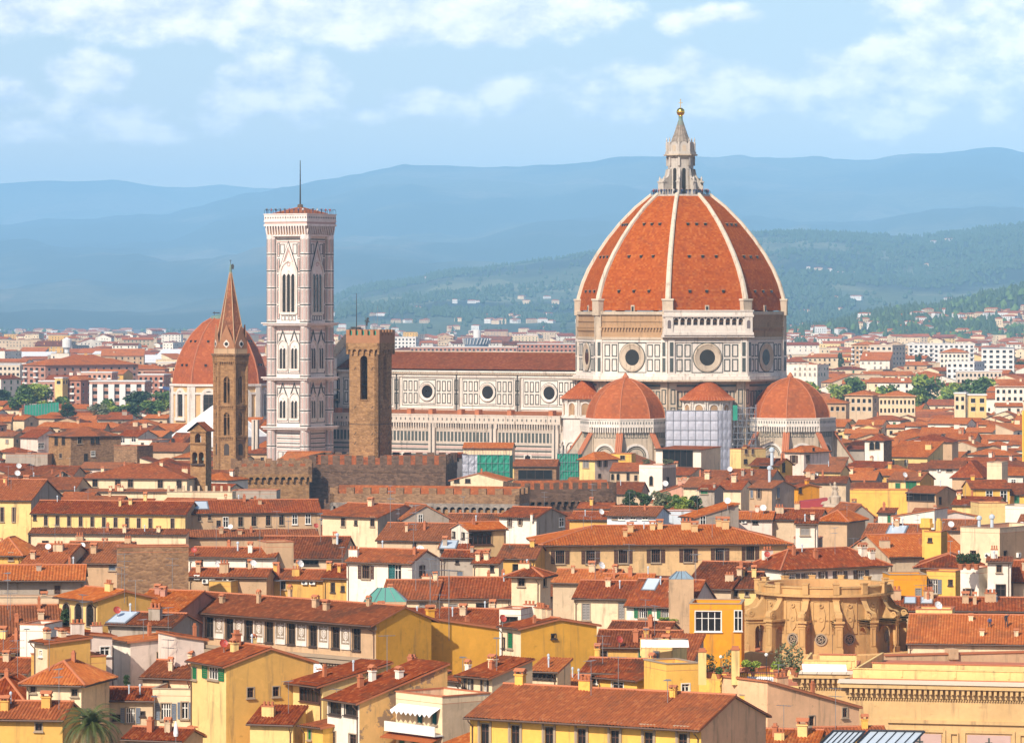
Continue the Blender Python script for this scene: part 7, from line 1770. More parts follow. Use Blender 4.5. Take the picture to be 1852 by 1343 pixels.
def vegetation():
    lab = ['light green tree nearest the apse in the sunlit avenue','rounded light green tree behind the first avenue tree','dark edged tree in the avenue left of the long windowed house','tall green tree above the pale gable house','broad pale green tree in the avenue, left of its middle','small pale tree low in the avenue','tallest light green tree of the avenue','dome shaped green tree right of the tallest avenue tree','wide green tree at the right of the avenue','low lone tree near the pale villa at the far right','small round tree squeezed between two avenue trees']
    for l, (px, pt, rw, h) in zip(lab, ((1463,680,5.5,9),(1450,688,5,8),(1515,690,5.5,10),(1548,678,6.5,11),(1600,682,6.5,13),(1645,700,5,8),(1680,677,8.5,15),(1718,684,7.5,13),(1758,682,9,13),(1826,682,5,6),(1660,702,4.5,8))):
        tree(l, px, pt, 0, 2080-(pt-680)*6, rw*1.3, h*1.4, 'lime' if px % 3 else 'plane', 'trees of the sunlit avenue')
    for l, px, pt, Y, rw, h, k in (('dark pine shaped tree beside the office block',1563,643,2900,8,7,'oak'),('tall dark cypress before the white balcony block',1661,634,2700,2.6,16,'cypress'),('dark cypress beside the white house near the dome',1521,638,2700,2.4,13,'cypress'),('dark tree clump right of the grey modern block',1846,648,2700,6,9,'oak')):
        tree(l, px, pt, 0, Y, rw, h, k, 'trees beyond the avenue', 'cypress' if k == 'cypress' else 'tree')
    lab = ['dense green tree at the left margin below the flats','large round tree left of the orange flats','dark leafy tree beside the large round tree','low bush like tree right of the green fence','dark tree in front of the white pillared block','broad dark tree left of the domed chapel','pale flowering tree in front of the tree belt','tree touching the drum of the domed chapel','small dark tree in the middle of the tree belt','wide low tree behind the flat white roof','bushy tree at the right end of the tree belt','green tree between the flats and the fence','tree behind the green fence']
    for l, (px, pt, Y, rw, h, k) in zip(lab, ((8,700,1980,6,8,'oak'),(42,694,1900,8,13,'plane'),(68,690,1960,7,12,'plane'),(122,730,1760,5,6,'oak'),(194,718,1820,4.5,10,'plane'),(252,708,1880,9,12,'oak'),(178,730,1720,5.5,8,'olive'),(296,708,1800,7,11,'lime'),(216,728,1760,7,9,'plane'),(240,734,1720,8,8,'oak'),(276,724,1760,7,9,'plane'),(112,714,1900,5,8,'plane'),(86,724,1820,6,6,'plane'))):
        tree(l, px, pt, 0, Y, rw, h, k, 'trees left of the domed chapel')
    lab = ['leafy shrub at the left end of the roof garden','dark shrub in the roof garden left of the silver pots','tall olive green shrub before the white tower','yellow green bush at the right of the roof garden','dark bush at the right end of the roof garden','low shrub in the middle of the roof garden']
    for l, (px, pt, Y, rw, h, k) in zip(lab, ((1140,886,830,2.2,4,'oak'),(1166,886,826,2.0,4,'oak'),(1196,884,832,2.4,4.5,'olive'),(1232,893,800,2.6,4,'lime'),(1256,896,804,2.0,3.6,'oak'),(1215,894,818,1.8,3.2,'plane'))):
        tree(l, px, pt, 0, Y, rw, h, k, 'roof garden shrubs', 'shrub', 'shrub')
    for l, px, pt, Y, rw, h, k in (('small olive tree in a pot on the terrace above the balcony',769,1224,436,.8,1.5,'olive'),('hanging greenery on top of the white tower house',1208,829,984,1.6,1.6,'olive'),('trailing plants at the left of the white tower roof',1168,830,986,1.2,1.4,'olive'),('creeper beside the blue balcony door below the white house',186,1212,452,.7,4,'oak'),('round topiary shrub right of the blue balcony door',229,1220,450,.55,1.2,'oak'),('green plants in the arched recess of the small yellow house',118,1096,512,.8,2.4,'oak'),('balcony flowers under the green shutters',1206,1114,574,1.5,1.2,'plane')):
        tree(l, px, pt, 0, Y, rw, h, k, 'plants on roofs and balconies', 'plant', 'plant')
vegetation()
def palm():
    Y = 396.0; P = at(164, 1298, Y); T = thing('palm_tree', 'large feathery palm with drooping green fronds at the bottom edge', 'palm', (P.x, Y, 0)); zc_ = P.z-.6
    m = MB(); m.tube([(0,0,0),(.1,0,zc_*.5),(0,0,zc_)], .34, 10, 0, .38)
    for k in range(30): a = k*2.4; m.tube([(.3*cos(a),.3*sin(a),zc_-.2-k*.06),(.5*cos(a),.5*sin(a),zc_+.1-k*.06)], .06, 4, 0, .02)
    m.build('trunk', ['bark'], T); r = random.Random(4)
    for k in range(64):
        a = k*2.39996; el = 1.35-1.75*(k/63)**.85+r.uniform(-.12,.12); L = r.uniform(2.9,3.6); f = MB(); pts = []
        for i in range(11):
            t = i/10; e = el-1.25*t*t; s_ = t*L
            pts.append(Vector((cos(a)*s_*cos(el*.5+e*.5), sin(a)*s_*cos(el*.5+e*.5), zc_+s_*sin(el*.55+e*.45)-.55*t*t)))
        f.tube(pts, .035, 4, 0, .012)
        for i in range(40):
            t = .14+.86*i/39; q = t*10; i0 = min(9, int(q)); p = pts[i0].lerp(pts[i0+1], q-i0); d = (pts[i0+1]-pts[i0]).normalized(); sd = d.cross(Vector((0,0,1))).normalized(); ll = .62*(1-.65*abs(t-.45))*r.uniform(.85,1.1)
            for s in (-1, 1):
                tip = p+(sd*s*.75+d*.65+Vector((0,0,-.22+r.uniform(-.1,.1)))).normalized()*ll; wv = d*.035
                f.face([p-wv, p+wv, tip], 0)
        f.build('frond', ['palm_leaf' if k < 54 else 'palm_dry'], T)
    d = MB()
    for k in range(5):
        a = -1.2+k*.7; q = Vector((cos(a)*.45, sin(a)*.45-.25, zc_+.1)); leaves(d, r, q-Vector((0,0,.25)), (.18,.18,.4), 60, .05, 0, 0)
    d.build('fruit', ['palm_dry'], T)
palm()
def terrace_plants():
    P0 = at(1300, 1226, 440); M = [pot_plant_mesh(s, m, q, t) for s, m, q, t in ((1,'leaf_olive',.55,1.3),(2,'leaf_mid',.42,.9),(3,'leaf_light',.4,.8),(4,'leaf_olive',.6,1.5),(5,'leaf_dark',.38,1.2))]
    labs = ['potted olive at the left of the planted terrace','low green pot plant beside the left terrace pier','terrace olive in a big pot before the second pier','bright green hedge pot behind the terrace railing','second bright pot right of the tall chimney pier','rounded pot plant near the terrace table','yellow green shrub in a pot right of the terrace lamp','grey green olive at the right of the terrace','last potted olive at the right terrace corner','leafy pot beside the grey green olive']
    for i, (px, py, k, s) in enumerate(((1282,1226,0,1.5),(1300,1227,1,1.1),(1320,1227,3,1.5),(1350,1216,2,1.3),(1368,1216,2,1.2),(1362,1222,1,1.1),(1405,1222,2,1.5),(1418,1222,3,1.7),(1436,1220,3,1.7),(1440,1224,1,1.1))):
        P = at(px, py, 441 if i < 3 else 443); o = link('potted_plant', M[k], None, P); o.scale = (s, s, s); tag(o, labs[i], 'potted plant', 'terrace pot plants')
    for px, py, lab in ((1738,1030,'terracotta pot shrub at the left of the white cube roof'),(1752,1030,'middle pot shrub on the white cube roof'),(1766,1030,'right pot shrub on the white cube roof')):
        P = at(px, py, 590); o = link('potted_plant', M[4], None, P); o.scale = (1.8,)*3; tag(o, lab, 'potted plant', 'pots on the white cube roof')
    for px, h, lab in ((1270,2.9,'square plastered pier at the left of the planted terrace'),(1330,3.1,'taller plastered pier with a chimney cap on the planted terrace')):
        P = at(px, 1227, 439.6); m = MB(); m.box(-.42,-.42,-.6,.42,.42,h,0); m.box(-.5,-.5,h,.5,.5,h+.12,1); m.box(-.35,-.35,h+.12,.35,.35,h+.4,1)
        o = m.build('terrace_pier', ['plaster_cy','terracotta'], None, loc=P); tag(o, lab, 'pier')
    m = MB(); A, B = at(1335,1232,441), at(1420,1230,441)
    for k in range(22): q = A.lerp(B, k/21); m.tube([q, q+Vector((0,0,.95))], .022, 4)
    m.tube([A+Vector((0,0,.95)), B+Vector((0,0,.95))], .03, 4); m.tube([A+Vector((0,0,.1)), B+Vector((0,0,.1))], .025, 4)
    tag(m.build('terrace_railing', ['metal_dark']), 'thin dark railing along the planted terrace', 'railing')
    for px, py, lab in ((1304,1226,'globe lamp post between the terrace piers'),(1386,1222,'slim lamp post in the middle of the terrace')):
        P = at(px, py, 442); m = MB(); m.tube([(0,0,0),(0,0,2.1)], .04, 6, 0); m.sphere((0,0,2.3), .2, 12, 1); o = m.build('terrace_lamp', ['metal_dark','frame_white'], None, loc=P); tag(o, lab, 'lamp')
    for x0, x1, y0, y1, Y, lab, mt in ((1352,1418,1229,1238,441.5,'white awning over the slate shutters below the terrace','white_cloth'),(1452,1532,1206,1214,480,'long white awning beside the recessed library wing','white_cloth'),(1160,1246,1162,1170,470,'white canopy on the roof beside the orange yellow house','white_cloth')):
        A, B = at(x0, y1, Y), at(x1, y1, Y-1.0); z1 = at(x0, y0, Y).z; m = MB()
        m.hexa([(A.x,A.y,A.z),(B.x,B.y,B.z),(B.x,B.y+1.6,z1+.2),(A.x,A.y+1.6,z1+.2),(A.x,A.y,A.z+.07),(B.x,B.y,B.z+.07),(B.x,B.y+1.6,z1+.27),(A.x,A.y+1.6,z1+.27)], 0)
        for k in range(4): q = A.lerp(B, k/3); m.tube([q, (q.x, q.y+1.6, q.z-.5)], .03, 4, 1)
        tag(m.build('awning', [mt,'metal_grey']), lab, 'awning')
    P = at(318, 1342, 392); m = MB(); m.tube([(0,0,-1),(0,0,2.0)], .03, 6, 1); m.lathe([(.02,2.05),(.14,1.7),(.24,.9),(.2,.6),(.05,.55)], 10, 0, 0, 0)
    tag(m.build('parasol', ['white_cloth','metal_grey'], None, loc=P), 'closed white parasol at the bottom edge right of the palm', 'parasol')
    P = at(524, 1300, 440); m = MB(); m.lathe([(.02,1.2),(.8,.5),(.85,.4)], 10, 0, 0, 0); m.tube([(0,0,-2),(0,0,1.2)], .03, 5, 1)
    tag(m.build('parasol', ['yellow_cloth','metal_grey'], None, loc=P), 'small yellow parasol left of the four leaf window house', 'parasol')
    # stone figure group crowning a church front in the middle distance
    P = at(1510, 912, 850); m = MB(); m.lathe([(1.9,-6),(1.9,-.6),(2.6,-.4),(2.4,.1),(1.1,.3),(1.2,1.6),(.8,1.9)], 14, 0, 0, 0)
    for s in (-1, 1): m.fpoly(((0,-.4),(1,0),(0,-1)), [(s*1.0,.1),(s*3.0,.1),(s*2.6,.6),(s*1.6,.8),(s*1.2,1.6)] if s > 0 else [(s*1.2,1.6),(s*1.6,.8),(s*2.6,.6),(s*3.0,.1),(s*1.0,.1)], -.4, .4, 0)
    m.lathe([(.75,1.9),(.7,2.4),(.5,3.0),(.62,3.5),(.4,3.9),(.2,4.0),(.3,4.2),(.28,4.5),(.05,4.7)], 12, 0, 0, 0); m.tube([(.5,0,3.6),(.8,-.2,3.1),(.5,-.5,2.9)], .14, 6, 0); m.tube([(-.5,0,3.6),(-.9,0,3.9),(-1.0,0,4.4)], .14, 6, 0)
    tag(m.build('statue', ['marble_old'], None, loc=P, smooth=False), 'pale carved stone figure on scrolled base among the right hand roofs', 'statue')
    for i, (px, py, k) in enumerate(((1676,972,0),(1698,972,1))):
        P = at(px, 972, 637); m = MB()
        if k == 0: m.prism(octa(.75), -3, 1.6, 0, True); m.prism(octa(1.15), 1.6, 2.2, 0, True, True); m.prism(octa(.95), 2.2, 3.0, 0, True); m.prism(octa(.8), -1.4, -1.0, 0, True, True)
        else: m.prism(octa(.5), -3, 2.6, 0, True); m.prism(octa(.7), .7, 1.1, 0, True, True); m.prism(octa(.36), 2.6, 3.0, 0, True)
        tag(m.build('chimney_stack', ['plaster_yl'], None, loc=P), ('thick octagonal bright yellow chimney stack','slender bright yellow chimney stack with a collar')[k], 'chimney')
    # striped sun terrace cloth, red tarpaulin
    A = at(1470, 905, 868); m = MB(); m.hexa([(-2.6,0,-2.4),(3.2,0,-2.4),(3.2,3,-1.4),(-2.6,3,-1.4),(-2.6,0,-.2),(3.2,0,.4),(3.2,3,.6),(-2.6,3,-.1)], 0)
    tag(m.build('tarpaulin', ['cloth_red'], None, loc=A), 'bright red tarpaulin on a roof beside the carved figure', 'tarpaulin')
terrace_plants()

# ---- people
def person_mesh(seed, top, legs, pose=0):
    """one continuous skinned figure, 1.72 m, then trousers and top as material zones"""
    me = bpy.data.meshes.new('person'); J = dict(pel=(0,0,.93), ab=(0,0,1.12), ch=(0,-.01,1.32), nk=(0,0,1.47), hd=(0,-.02,1.6), tp=(0,-.01,1.70))
    arms = {0: ((.20,0,1.38),(.27,.03,1.12),(.25,-.08,.88)), 1: ((.20,0,1.38),(.34,-.1,1.52),(.30,-.16,1.75))}
    v = [J[k] for k in ('pel','ab','ch','nk','hd','tp')]; rad = [.135,.13,.15,.055,.085,.06]; e = [(0,1),(1,2),(2,3),(3,4),(4,5)]
    for s in (-1, 1):
        b = len(v); sh = arms[pose if s > 0 else 0]
        v += [(s*x, y, z) for x, y, z in sh]; rad += [.065,.05,.04]; e += [(2,b),(b,b+1),(b+1,b+2)]
        b = len(v); st = .05*s; v += [(s*.09,0,.86),(s*.10,-.02-st,.48),(s*.10,.02-st*1.5,.08),(s*.11,-.14-st*1.5,.04)]; rad += [.09,.06,.045,.035]; e += [(0,b),(b,b+1),(b+1,b+2),(b+2,b+3)]
    me.from_pydata(v, e, []); o = bpy.data.objects.new('tmp', me); COL.objects.link(o)
    sk = o.modifiers.new('skin', 'SKIN'); o.modifiers.new('sub', 'SUBSURF').levels = 1
    for i, r in enumerate(rad): me.skin_vertices[0].data[i].radius = (r, r)
    me.skin_vertices[0].data[0].use_root = True
    dg = bpy.context.evaluated_depsgraph_get(); out = bpy.data.meshes.new_from_object(o.evaluated_get(dg)); bpy.data.objects.remove(o)
    for m in (top, legs, 'skin', 'wood_dark'): out.materials.append(MATS[m])
    for p in out.polygons:
        z = p.center.z; x = abs(p.center.x)
        p.material_index = 2 if (1.46 < z < 1.64 and x < .2 and p.center.y < .02) else (3 if z >= 1.5 and x < .2 else (1 if z < .95 and x < .2 else 0))
    out.name = 'person'; return out
def people():
    PM = [person_mesh(0,'cloth_dark','cloth_blue'), person_mesh(1,'cloth_white','cloth_dark'), person_mesh(2,'cloth_red','cloth_dark'), person_mesh(3,'cloth_blue','cloth_dark'), person_mesh(4,'cloth_dark','cloth_dark',1)]
    lab = ['visitor in dark clothes at the lantern railing on the dome','visitor in a white top at the lantern railing on the dome','visitor in a red top at the lantern railing on the dome','visitor in a blue top at the lantern railing on the dome']
    r = random.Random(9)
    for k in range(34):
        a = -pi/2-CROT+R(-95+190*k/33)+r.uniform(-.04,.04); q = r.choice((0,0,0,1,2,3,3)); P = cath_pt(7.9*cos(a), 7.9*sin(a), 87.9)
        o = link('person', PM[q], None, P, r.uniform(-1.2,1.2)); o.scale = (1.0,)*3; tag(o, lab[q], 'person', 'visitors on the dome lantern platform')
    lab2 = [l.replace('at the lantern railing on the dome', 'on top of the bell tower') for l in lab]
    c, s = cos(CROT), sin(CROT); hc = BTH+.3
    for k in range(14):
        x, y = (-hc+.6+k*1.6, -hc) if k < 9 else (hc, -hc+1+(k-8)*2.2); q = r.choice((0,1,2,3)); z = BTZ
        o = link('person', PM[q], None, (BT.location.x+x*c-y*s, BT.location.y+x*s+y*c, z), r.uniform(-1,1)); tag(o, lab2[q], 'person', 'visitors on the bell tower')
    P = at(1819, 1132, 540)
    for px, py, q, l, kneel in ((1820,1135,4,'workman in dark clothes standing on the roof with a raised arm',0),(1790,1134,3,'workman in blue crouching on the tiled roof left of his colleague',1)):
        P = at(px, py, 546)
        # feet on the slope of the broad roof: march the sight line into it
        for k in range(400):
            Q = at(px, py, 515+k*.12)
            hit = ROOFMEN(Q)
            if hit is not None and Q.z <= hit: P = Vector((Q.x, Q.y, hit+.05)); break
        o = link('person', PM[q], None, P, .4); o.scale = (1.05,1.05,1.05 if not kneel else .72); tag(o, l, 'person', 'workmen on the roof')
def ROOFMEN(Q):
    for o in bpy.data.objects:
        if o.get('label', '').startswith('broad tiled roof with two workmen'):
            dx, dy = Q.x-o.location.x, Q.y-o.location.y; c, s = cos(-o.rotation_euler.z), sin(-o.rotation_euler.z); x, y = dx*c-dy*s, dx*s+dy*c
            H = MENROOF; 
            if abs(x) <= H.w/2 and -.5 <= y <= H.d: return H.hz(x, y)+.12
    return None
MENROOF = None
# ------------------------------------------------------------------ distant landmarks, then the rest of the town
def far_block(label, x0, x1, ytop, ybase, Y, yaw, d, col, floors, bays, winm='glass_dark', name='apartment_block', top=None, stripes=None, bal=False, roof=None, group='apartment blocks beyond the old town'):
    X, w, A = place(x0, x1, Y, yaw); z = CH-(ytop-HZ)*Y/F; T = thing(name, label, 'apartment block', (X, Y, 0), A, group); FOOT.append((X, Y, A, w+2, d+2)); COVER.append((Y, x0, x1, ytop))
    mb = MB(); mb.box(-w/2,0,0,w/2,d,z,0); fr = ((0,0),(1,0),(0,-1)); rs = ((w/2,d/2),(0,1),(1,0))
    if stripes:
        for i in range(stripes+1): x = -w/2+w*i/stripes; mb.fbox(fr, max(-w/2,x-w/stripes*.27), min(w/2,x+w/stripes*.27), 0, z-1.2, 0, .9, 1)
    mb.box(-w/2-.3,-.3,z,w/2+.3,d+.3,z+.5,1 if not roof else 0)
    mb.build('wall', [col, top or 'concrete_white'], T)
    fh = 3.2; n = min(floors, int(z/fh))
    wm = {}
    def win(f, a, zz, ww, hh):
        k = (round(ww,1), round(hh,1), winm)
        if k not in WONE: q = MB(); q.fbox(((0,0),(1,0),(0,-1)), -ww/2, ww/2, -hh/2, hh/2, 0, .06, 0); q.fbox(((0,0),(1,0),(0,-1)), -ww/2-.1, ww/2+.1, -hh/2-.15, -hh/2, 0, .12, 1); WONE[k] = q.mesh('window', [winm,'concrete_white'])
        link('window', WONE[k], T, (a,0,zz) if f == 'f' else (w/2,a,zz), 0 if f == 'f' else pi/2)
    for i in range(n):
        zz = z-1.9-i*fh
        if zz < 2: break
        for j in range(bays): win('f', -w/2+w*(j+.5)/bays, zz, w/bays*.5, 1.6)
        for j in range(max(2, int(d/5))): win('r', d*(j+.5)/max(2, int(d/5)), zz, 1.3, 1.5)
        if bal:
            b = MB()
            for j in range(bays):
                if j % 2 == 0: x = -w/2+w*(j+.5)/bays; b.box(x-w/bays*.4,-1.1,zz-1.5,x+w/bays*.4,0,zz-1.35,0); b.box(x-w/bays*.4,-1.1,zz-1.35,x+w/bays*.4,-1.0,zz-.6,0)
            b.build('balcony', [top or 'concrete_white'], T)
    if roof:
        rb = MB()
        for P in roof_geo('h', w, d, z+.5, .3, .8, .3)[0]: corr(rb, P, 0, 0, .05, 512*(int(x0) % 91))
        rb.build('roof', [roof], T)
    return T
far_block('grey modern block with dark slit windows and a blue attic, far right',1775,1834,630,665,2560,-8,22,'concrete_white',5,5,top='metal_grey')
far_block('beige stepped office block left of the white balcony flats',1573,1614,625,660,2650,-30,20,'concrete_beige',5,4,top='concrete_beige')
far_block('long white flats with rows of small balconies behind the cypress',1643,1762,622,650,2950,-6,16,'concrete_white',4,13,bal=True)
far_block('flats with white balconies and a red roof left of the beige office block',1540,1576,624,648,2820,-34,14,'plaster_tn',4,5,bal=True,roof='orange_clay_tiles')
far_block('plain white flats with brown windows before the grey modern block',1712,1762,655,680,2420,-24,20,'concrete_white',3,5)
far_block('white house with a hipped red roof left of the grey modern block',1700,1752,638,655,2600,-6,16,'plaster_wh',3,7,roof='orange_clay_tiles')
far_block('long red brown building behind the avenue trees',1730,1812,672,684,2240,-4,12,'concrete_beige',2,11)
far_block('long windowed house with a pale roof among the sunlit roofs',1590,1655,718,745,1580,-6,12,'plaster_cr',3,9,roof='orange_clay_tiles',name='house',group='houses of the old town')
far_block('square cream turret house on the sunlit roofs at the right',1752,1784,715,742,1560,-4,10,'plaster_cy',2,2,roof=None,name='house',group='houses of the old town')
far_block('smaller cream turret house left of the square one',1726,1746,712,738,1575,-12,9,'plaster_cr',2,2,name='house',group='houses of the old town')
far_block('white gabled villa at the end of the avenue',1800,1862,700,722,1800,-12,16,'plaster_wh',2,6,roof='orange_clay_tiles',name='house',group='houses of the old town')
far_block('dark brown hall behind the right apse',1480,1530,730,745,1560,-10,14,'plaster_tn',1,5,roof='orange_clay_tiles',name='house',group='houses of the old town')
far_block('pale tower house with orange roof right of the apse',1528,1578,716,728,1640,-24,14,'plaster_bg',2,5,roof='orange_clay_tiles',name='house',group='houses of the old town')
# left
far_block('pillared white block of flats with brown bays left of the chapel',162,262,690,740,1900,-6,16,'plaster_rb',5,5,stripes=5,bal=False)
far_block('orange brick flats with a pale stair tower',108,146,688,735,1960,-22,16,'brick_red',5,4,bal=True,roof='orange_clay_tiles')
far_block('red brown flats behind the large round tree',70,106,690,735,1990,-10,14,'plaster_rb',5,4,bal=True)
far_block('pale stair tower between the orange and red flats',99,113,684,735,1955,-20,6,'plaster_cy',1,1)
far_block('beige flats with small dark windows at the left margin',-10,36,660,700,2250,-6,16,'concrete_beige',5,6)
far_block('white ended flats with long balconies and a red roof',42,82,661,690,2200,-50,60,'plaster_rb',4,4,bal=True,roof='orange_clay_tiles')
far_block('low brown flats behind the pillared white block',140,202,674,700,2150,-6,16,'plaster_sal',4,7,bal=True)
far_block('rose red flats right of the pillared white block',250,296,678,712,2060,-8,16,'brick_red',4,5,bal=True)
far_block('rose coloured long flats with a red roof left of the dome',196,298,668,684,2250,-5,14,'plaster_sal',3,10,roof='orange_clay_tiles')
far_block('small pale block right of the long white roofs',285,316,656,672,2500,-12,12,'concrete_beige',3,4)
# behind the nave
far_block('long red brick flats with white bands seen above the nave roof',742,935,628,650,3000,-3,14,'plaster_rb',4,26,bal=True)
far_block('dark red brick flats at the right end above the nave roof',936,1050,622,650,3060,-3,14,'brick_red',5,15)
far_block('low whitish flats seen above the nave left end',700,752,610,630,3700,-8,20,'concrete_white',4,8)
def far_things():
    def simple(name, label, cat, px, Y, build, group=None):
        X = (px-926)/F*Y; T = thing(name, label, cat, (X, Y, 0), 0, group); build(T, lambda py: CH-(py-HZ)*Y/F, Y/F)
    def wt(T, z_, K):
        m = MB(); m.lathe([(2.2,0),(2.2,z_(632)),(8.5*K,z_(628)),(8.5*K,z_(614)),(.2,z_(609.5))], 16, 0, 0, 0); m.build('tank', ['concrete_white'], T)
    simple('water_tower', 'pale round water tower at the foot of the left hills', 'water tower', 121, 3600, wt)
    def sh(x0, x1, y0, y1):
        def f(T, z_, K):
            m = MB(); w = (x1-x0)*K/2; m.box(-w,0,0,w,60,z_(y0)-1.5,1); m.hexa([(-w-1,-1,z_(y0)-1.5),(w+1,-1,z_(y0)-1.5),(w+1,60,z_(y0)+3),(-w-1,60,z_(y0)+3),(-w-1,-1,z_(y0)-1),(w+1,-1,z_(y0)-1),(w+1,60,z_(y0)+3.5),(-w-1,60,z_(y0)+3.5)], 0); m.build('hall', ['white_cloth','concrete_white'], T)
        return f
    for px, x0, x1, y0, Y, l in ((232,172,293,652,2900,'long white station roof nearest the chapel dome'),(200,162,240,644,3300,'white station roof behind the nearest one'),(308,288,334,640,3300,'white roof close to the chapel dome top left'),(36,-20,80,645,3300,'long pale shed roof at the left margin')):
        simple('station_hall', l, 'station hall', px, Y, sh(x0, x1, y0, 0), 'white halls at the edge of the town')
    def arena(T, z_, K):
        m = MB(); r = 24*K; m.lathe([(r*.9,0),(r*.9,z_(624)),(r*1.05,z_(612)),(r*.9,z_(611))], 24, 0, 0, 0)
        for k in range(24): a, b = 2*pi*k/24, 2*pi*(k+.5)/24; m.tube([(r*.98*cos(a),r*.98*sin(a),z_(622)),(r*1.08*cos(b),r*1.08*sin(b),z_(612))], .5, 4, 1)
        m.build('ring_wall', ['shutter_slate','concrete_white'], T)
    simple('arena', 'dark round building with a lattice rim above the nave', 'arena', 862, 3900, arena)
    def silo(T, z_, K):
        m = MB(); m.lathe([(7*K,0),(7*K,z_(597)),(.2,z_(596))], 14, 0, 0, 0); m.build('tank', ['concrete_white'], T)
    simple('silo', 'pale cylindrical tower behind the dark round building', 'silo', 863, 4300, silo)
    def fence(T, z_, K):
        m = MB(); 
        for i in range(13):
            x = (-44+i*5.2)*K; m.tube([(x,0,0),(x,0,z_(729))], .12, 4, 1)
        m.hexa([(-44*K,0,0),(18*K,0,0),(18*K,.1,0),(-44*K,.1,0),(-44*K,0,z_(733)),(18*K,0,z_(727)),(18*K,.1,z_(727)),(-44*K,.1,z_(733))], 0); m.build('netting', ['net_green','steel_tube'], T)
    simple('sports_fence', 'bright green sports netting before the left trees', 'fence', 88, 1800, fence)
    def flag(T, z_, K):
        m = MB(); m.tube([(0,0,0),(0,0,z_(698))], .12, 5, 0); m.fpoly(((0,0),(1,0),(0,-1)), [(-2.6,z_(703)),(-.1,z_(706)),(-.1,z_(700)),(-2.6,z_(698))], -.03, .03, 1); m.build('flag', ['steel_tube','cloth_blue'], T)
    simple('flagpole', 'blue flag on a pole left of the chapel drum', 'flag', 307, 1515, flag)
    def crane(T, z_, K):
        m = MB(); m.tube([(0,0,0),(0,0,z_(742))], .32, 4, 0); m.build('mast', ['yellow_cloth'], T)
    simple('crane_mast', 'thin yellow mast at the right margin above the roofs', 'mast', 1851, 1150, crane)
far_things()

def obb(X, Y, A, w, d): # centre of footprint and corners
    c, s = cos(A), sin(A); return [(X+x*c-y*s, Y+x*s+y*c) for x, y in ((-w/2,0),(w/2,0),(w/2,d),(-w/2,d))]
class Occ:
    def __init__(s): s.g = {}
    def add(s, poly, rec):
        xs = [p[0] for p in poly]; ys = [p[1] for p in poly]
        for i in range(int(min(xs)//20), int(max(xs)//20)+1):
            for j in range(int(min(ys)//20), int(max(ys)//20)+1): s.g.setdefault((i,j), []).append(poly)
    def hit(s, poly):
        xs = [p[0] for p in poly]; ys = [p[1] for p in poly]
        for i in range(int(min(xs)//20), int(max(xs)//20)+1):
            for j in range(int(min(ys)//20), int(max(ys)//20)+1):
                for q in s.g.get((i,j), ()):
                    if sat(poly, q): return True
        return False
def sat(a, b):
    for P in (a, b):
        n = len(P)
        for i in range(n):
            ex, ey = P[(i+1) % n][0]-P[i][0], P[(i+1) % n][1]-P[i][1]; nx, ny = -ey, ex
            A = [p[0]*nx+p[1]*ny for p in a]; B = [p[0]*nx+p[1]*ny for p in b]
            if max(A) <= min(B) or max(B) <= min(A): return False
    return True
